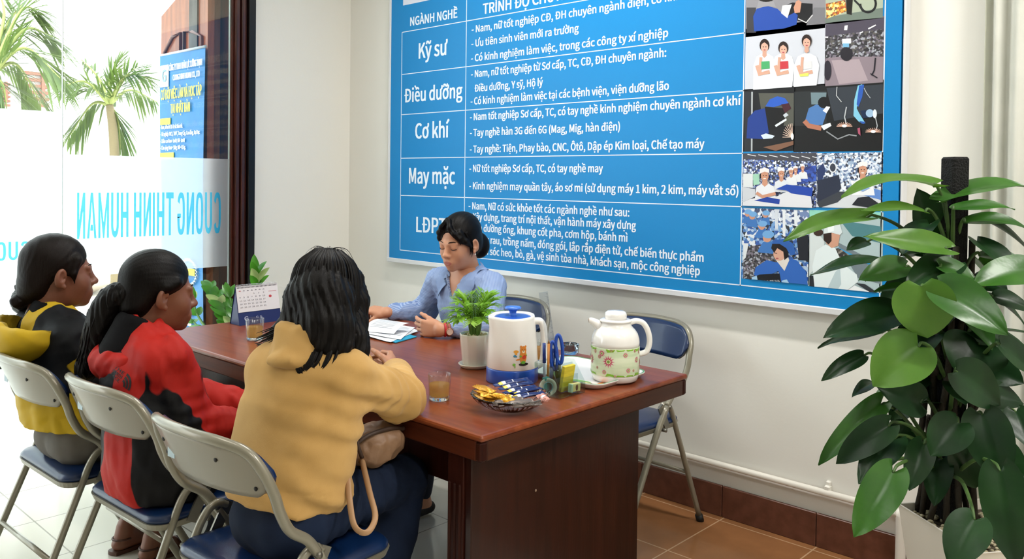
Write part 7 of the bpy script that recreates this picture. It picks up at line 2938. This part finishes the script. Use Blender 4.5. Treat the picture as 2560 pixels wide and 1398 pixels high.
def bnf(u, v):
    return (NX0 + (NX1 - NX0) * u, DY - .030 + .006 * math.sin(5 * v + 2 * u), NZ0 + (NZ1 - NZ0) * v)


bm_.grid(bnf, 6, 24)
bm_.add([(p[0], p[1] + .0015, p[2]) for p in bm_.v], [f[::-1] for f in bm_.f])
bm_.build('vinyl_sheet', two_sided('banner_blue', '#146fae', '#1a7cba', .15, .4), bn_)
for z in (NZ0, NZ1):
    MB().tube([(NX0 - .01, DY - .03, z), (NX1 + .01, DY - .03, z)], .008, 8).build('banner_rod', mat('rod_grey', '#b9bcc0', .4), bn_)
yel = mat('banner_yellow', '#e9dc3a', .5)
wht = mat('banner_white', '#f2f4f6', .5)
sw_ = NX1 - NX0


def bp(x0, z):
    return lambda u, v: (NX0 + x0 * sw_ + u, DY - .042, z + v)


BL = [('CÔNG TY TNHH NHÂN LỰC CƯỜNG THỊNH', .25, 2.045, .74, .036, 0), ('CUONGTHINH HUMAN CO., LTD', .34, 1.985, .60, .032, 0),
      ('CƠ HỘI VIỆC LÀM VÀ HỌC TẬP', .05, 1.878, .93, .058, 1), ('TẠI NHẬT BẢN', .29, 1.792, .44, .054, 1),
      ('- Nam, nữ tuổi từ 18-32 sức khỏe tốt.', .05, 1.702, .52, .022, 0), ('- Tốt nghiệp THCS, THPT, Trung Cấp, Cao đẳng, Đại Học', .05, 1.660, .90, .022, 0),
      ('- Chiều cao Nam> 1m60; Nữ> 1m48', .05, 1.618, .57, .022, 0), ('- Cân nặng Nam> 50kg; Nữ> 45 kg.', .05, 1.578, .59, .022, 0)]
for (tx_, x0, z, w_, cap, yl), l in zip(BL, lettering([(q[0], bp(q[1], q[2]), q[3] * sw_, q[4], .05, (0, -.0002, 0)) for q in BL])):
    l.build('lettering', yel if yl else wht, bn_)
for (x0, x1, z0, z1, m_, nm) in ((.03, .23, 1.955, 2.085, wht, 'logo_box'), (.03, .28, 1.728, 1.766, yel, 'yellow_box'), (.03, .36, 1.525, 1.560, yel, 'yellow_box'), (.57, .85, .85, .89, yel, 'yellow_box')):
    MB().box((NX0 + (x0 + x1) / 2 * sw_, DY - .040, (z0 + z1) / 2), ((x1 - x0) * sw_, .002, z1 - z0)).build(nm, m_, bn_)
lg2 = lettering([('G', lambda u, v: (NX0 + .085 * sw_ + u, DY - .043, 1.985 + v), .05, .07, .09, (0, -.0002, 0))])
lg2[0].build('lettering', mat('banner_grey', '#7f9aa8', .5), bn_)
zz_ = []
for i in range(48):
    a = 2 * PI * i / 48
    r = .105 if i % 2 else .088
    zz_.append((NX0 + .72 * sw_ + r * math.cos(a), DY - .041, .868 + r * .75 * math.sin(a)))
MB().tube(zz_, .005, 5, closed=True).build('zigzag_seal', wht, bn_)
for i in range(5):
    MB().box((NX0 + (.12 + .5 * .7) * sw_, DY - .040, .62 - .05 * i), (.62 * sw_, .002, .022)).build('white_stripe', wht, bn_)

# house across the street with a barred window
hs2 = thing('house_wall', 'bright white house wall across the street with a brown barred window', 'house', (-13.2, 2.0, 0))
MB().box((-13.4, 4.0, 3.5), (.3, 34, 7.0)).build('plain_wall', mat('house_white', '#e9e7e2', .8), hs2)
br_ = mat('bar_brown', '#8a5a4a', .6)


def hp2(x, y, X=-13.2):
    return onx(x, y, X)


for (xa, xb, ya, yb) in ((57, 120, 178, 277), (-20, 23, 205, 272)):
    P, Q = hp2(xa, ya), hp2(xb, yb)
    wf = MB()
    y0, y1, z0, z1 = P[1], Q[1], Q[2], P[2]
    MB().box((-13.21, (y0 + y1) / 2, (z0 + z1) / 2), (.03, y1 - y0, z1 - z0)).build('window_opening', mat('window_pale', '#cfc7c2', .6), hs2)
    for i in range(6):
        z = z1 - (z1 - z0) * (i + .25) / 6
        MB().box((-13.17, (y0 + y1) / 2, z), (.05, y1 - y0, (z1 - z0) * .085)).build('window_bar', br_, hs2)
    MB().box((-13.15, y0 + (y1 - y0) * .75, (z0 + z1) / 2 + .05), (.05, (y1 - y0) * .14, (z1 - z0) * .8)).build('window_bar', br_, hs2)

# palms
pf1 = two_sided('street_palm_leaf', '#3c5530', '#63783f', .35, .45, .4, 3)
ptk = mat('palm_trunk', '#8a7a5c', .85, bump=(20, .6, (1, 1, 4)))


def frond(mb, st, pts, ll, w, seed):
    r = random.Random(seed)
    c = bez(pts, 9)
    st.tube(c, [.022 * (1 - .85 * i / (len(c) - 1)) for i in range(len(c))], 6)
    for i in range(3, len(c)):
        d = nrm(c[i] - c[i - 1])
        sd_ = nrm(np.cross(d, UP) + AX[1] * .01)
        q = i / (len(c) - 1)
        L = ll * (.35 + .65 * math.sin(PI * min(1, q * .8 + .15)))
        for s_ in (-1, 1):
            for h_ in (0, .5):
                p = c[i - 1] + (c[i] - c[i - 1]) * h_
                t_ = p + d * L * .70 + sd_ * s_ * L * .50 - UP * L * r.uniform(.0, .75)
                leaf(mb, p, t_, w, UP + sd_ * s_ * .2, .06, .1, 0, 4, 2, 0, 0, .4)


def palm(label, X, crown, foot, tips, seed, ll=.48):
    C = onx(crown[0], crown[1], X)
    t_ = thing('palm_tree', label, 'palm', (C[0], C[1], 0))
    F = onx(foot[0], foot[1], X)
    tr2 = MB()
    base = V3(F[0], F[1] + (F[1] - C[1]) * .6, 0)
    tr2.tube(bez([base, F, C], 8), [.06 - .022 * i / 16 for i in range(17)], 12)
    tr2.build('trunk', ptk, t_)
    mb, st = MB(), MB()
    for k_, (m_, e_) in enumerate(tips):
        dx = ((k_ * 7) % 5 - 2) * .22
        pts = [C, onx(m_[0], m_[1], X + dx * .5), onx(e_[0], e_[1], X + dx)]
        frond(mb, st, pts, ll, .021, seed + k_)
    mb.build('fronds', pf1, t_)
    st.build('frond_stalks', mat('frond_stalk', '#9aa05a', .6), t_)


palm('palm tree outside the glass, the one whose whole crown shows left of the wooden door', -9.2, (274, 262), (286, 385),
     [((246, 195), (203, 148)), ((278, 190), (304, 140)), ((318, 190), (372, 195)), ((325, 225), (392, 255)), ((215, 205), (150, 218)), ((228, 262), (168, 350)), ((295, 300), (302, 372)), ((300, 205), (345, 165)), ((240, 225), (170, 205))], 3)
palm('palm tree outside the glass at the upper left corner, partly cut off', -8.2, (-25, 190), (-30, 400),
     [((20, 60), (72, -5)), ((60, 75), (132, 92)), ((60, 120), (150, 195)), ((40, 160), (105, 262)), ((5, 210), (18, 275)), ((10, 40), (-10, -40)), ((50, 30), (95, 25))], 21, .6)
rb = thing('round_planter', 'low pale round planter kerb on the paving outside', 'planter', (-10.8, 2.5, 0))
rc = onx(138, 700, -10.8)
MB().lathe([(.42, 0), (.46, .02), (.64, rc[2] - .05), (.67, rc[2]), (.62, rc[2]), (.58, rc[2] - .06), (0, rc[2] - .08)], (rc[0], rc[1], 0), n=40).build('planter_bowl', mat('planter_stone', '#b5a695', .8), rb)
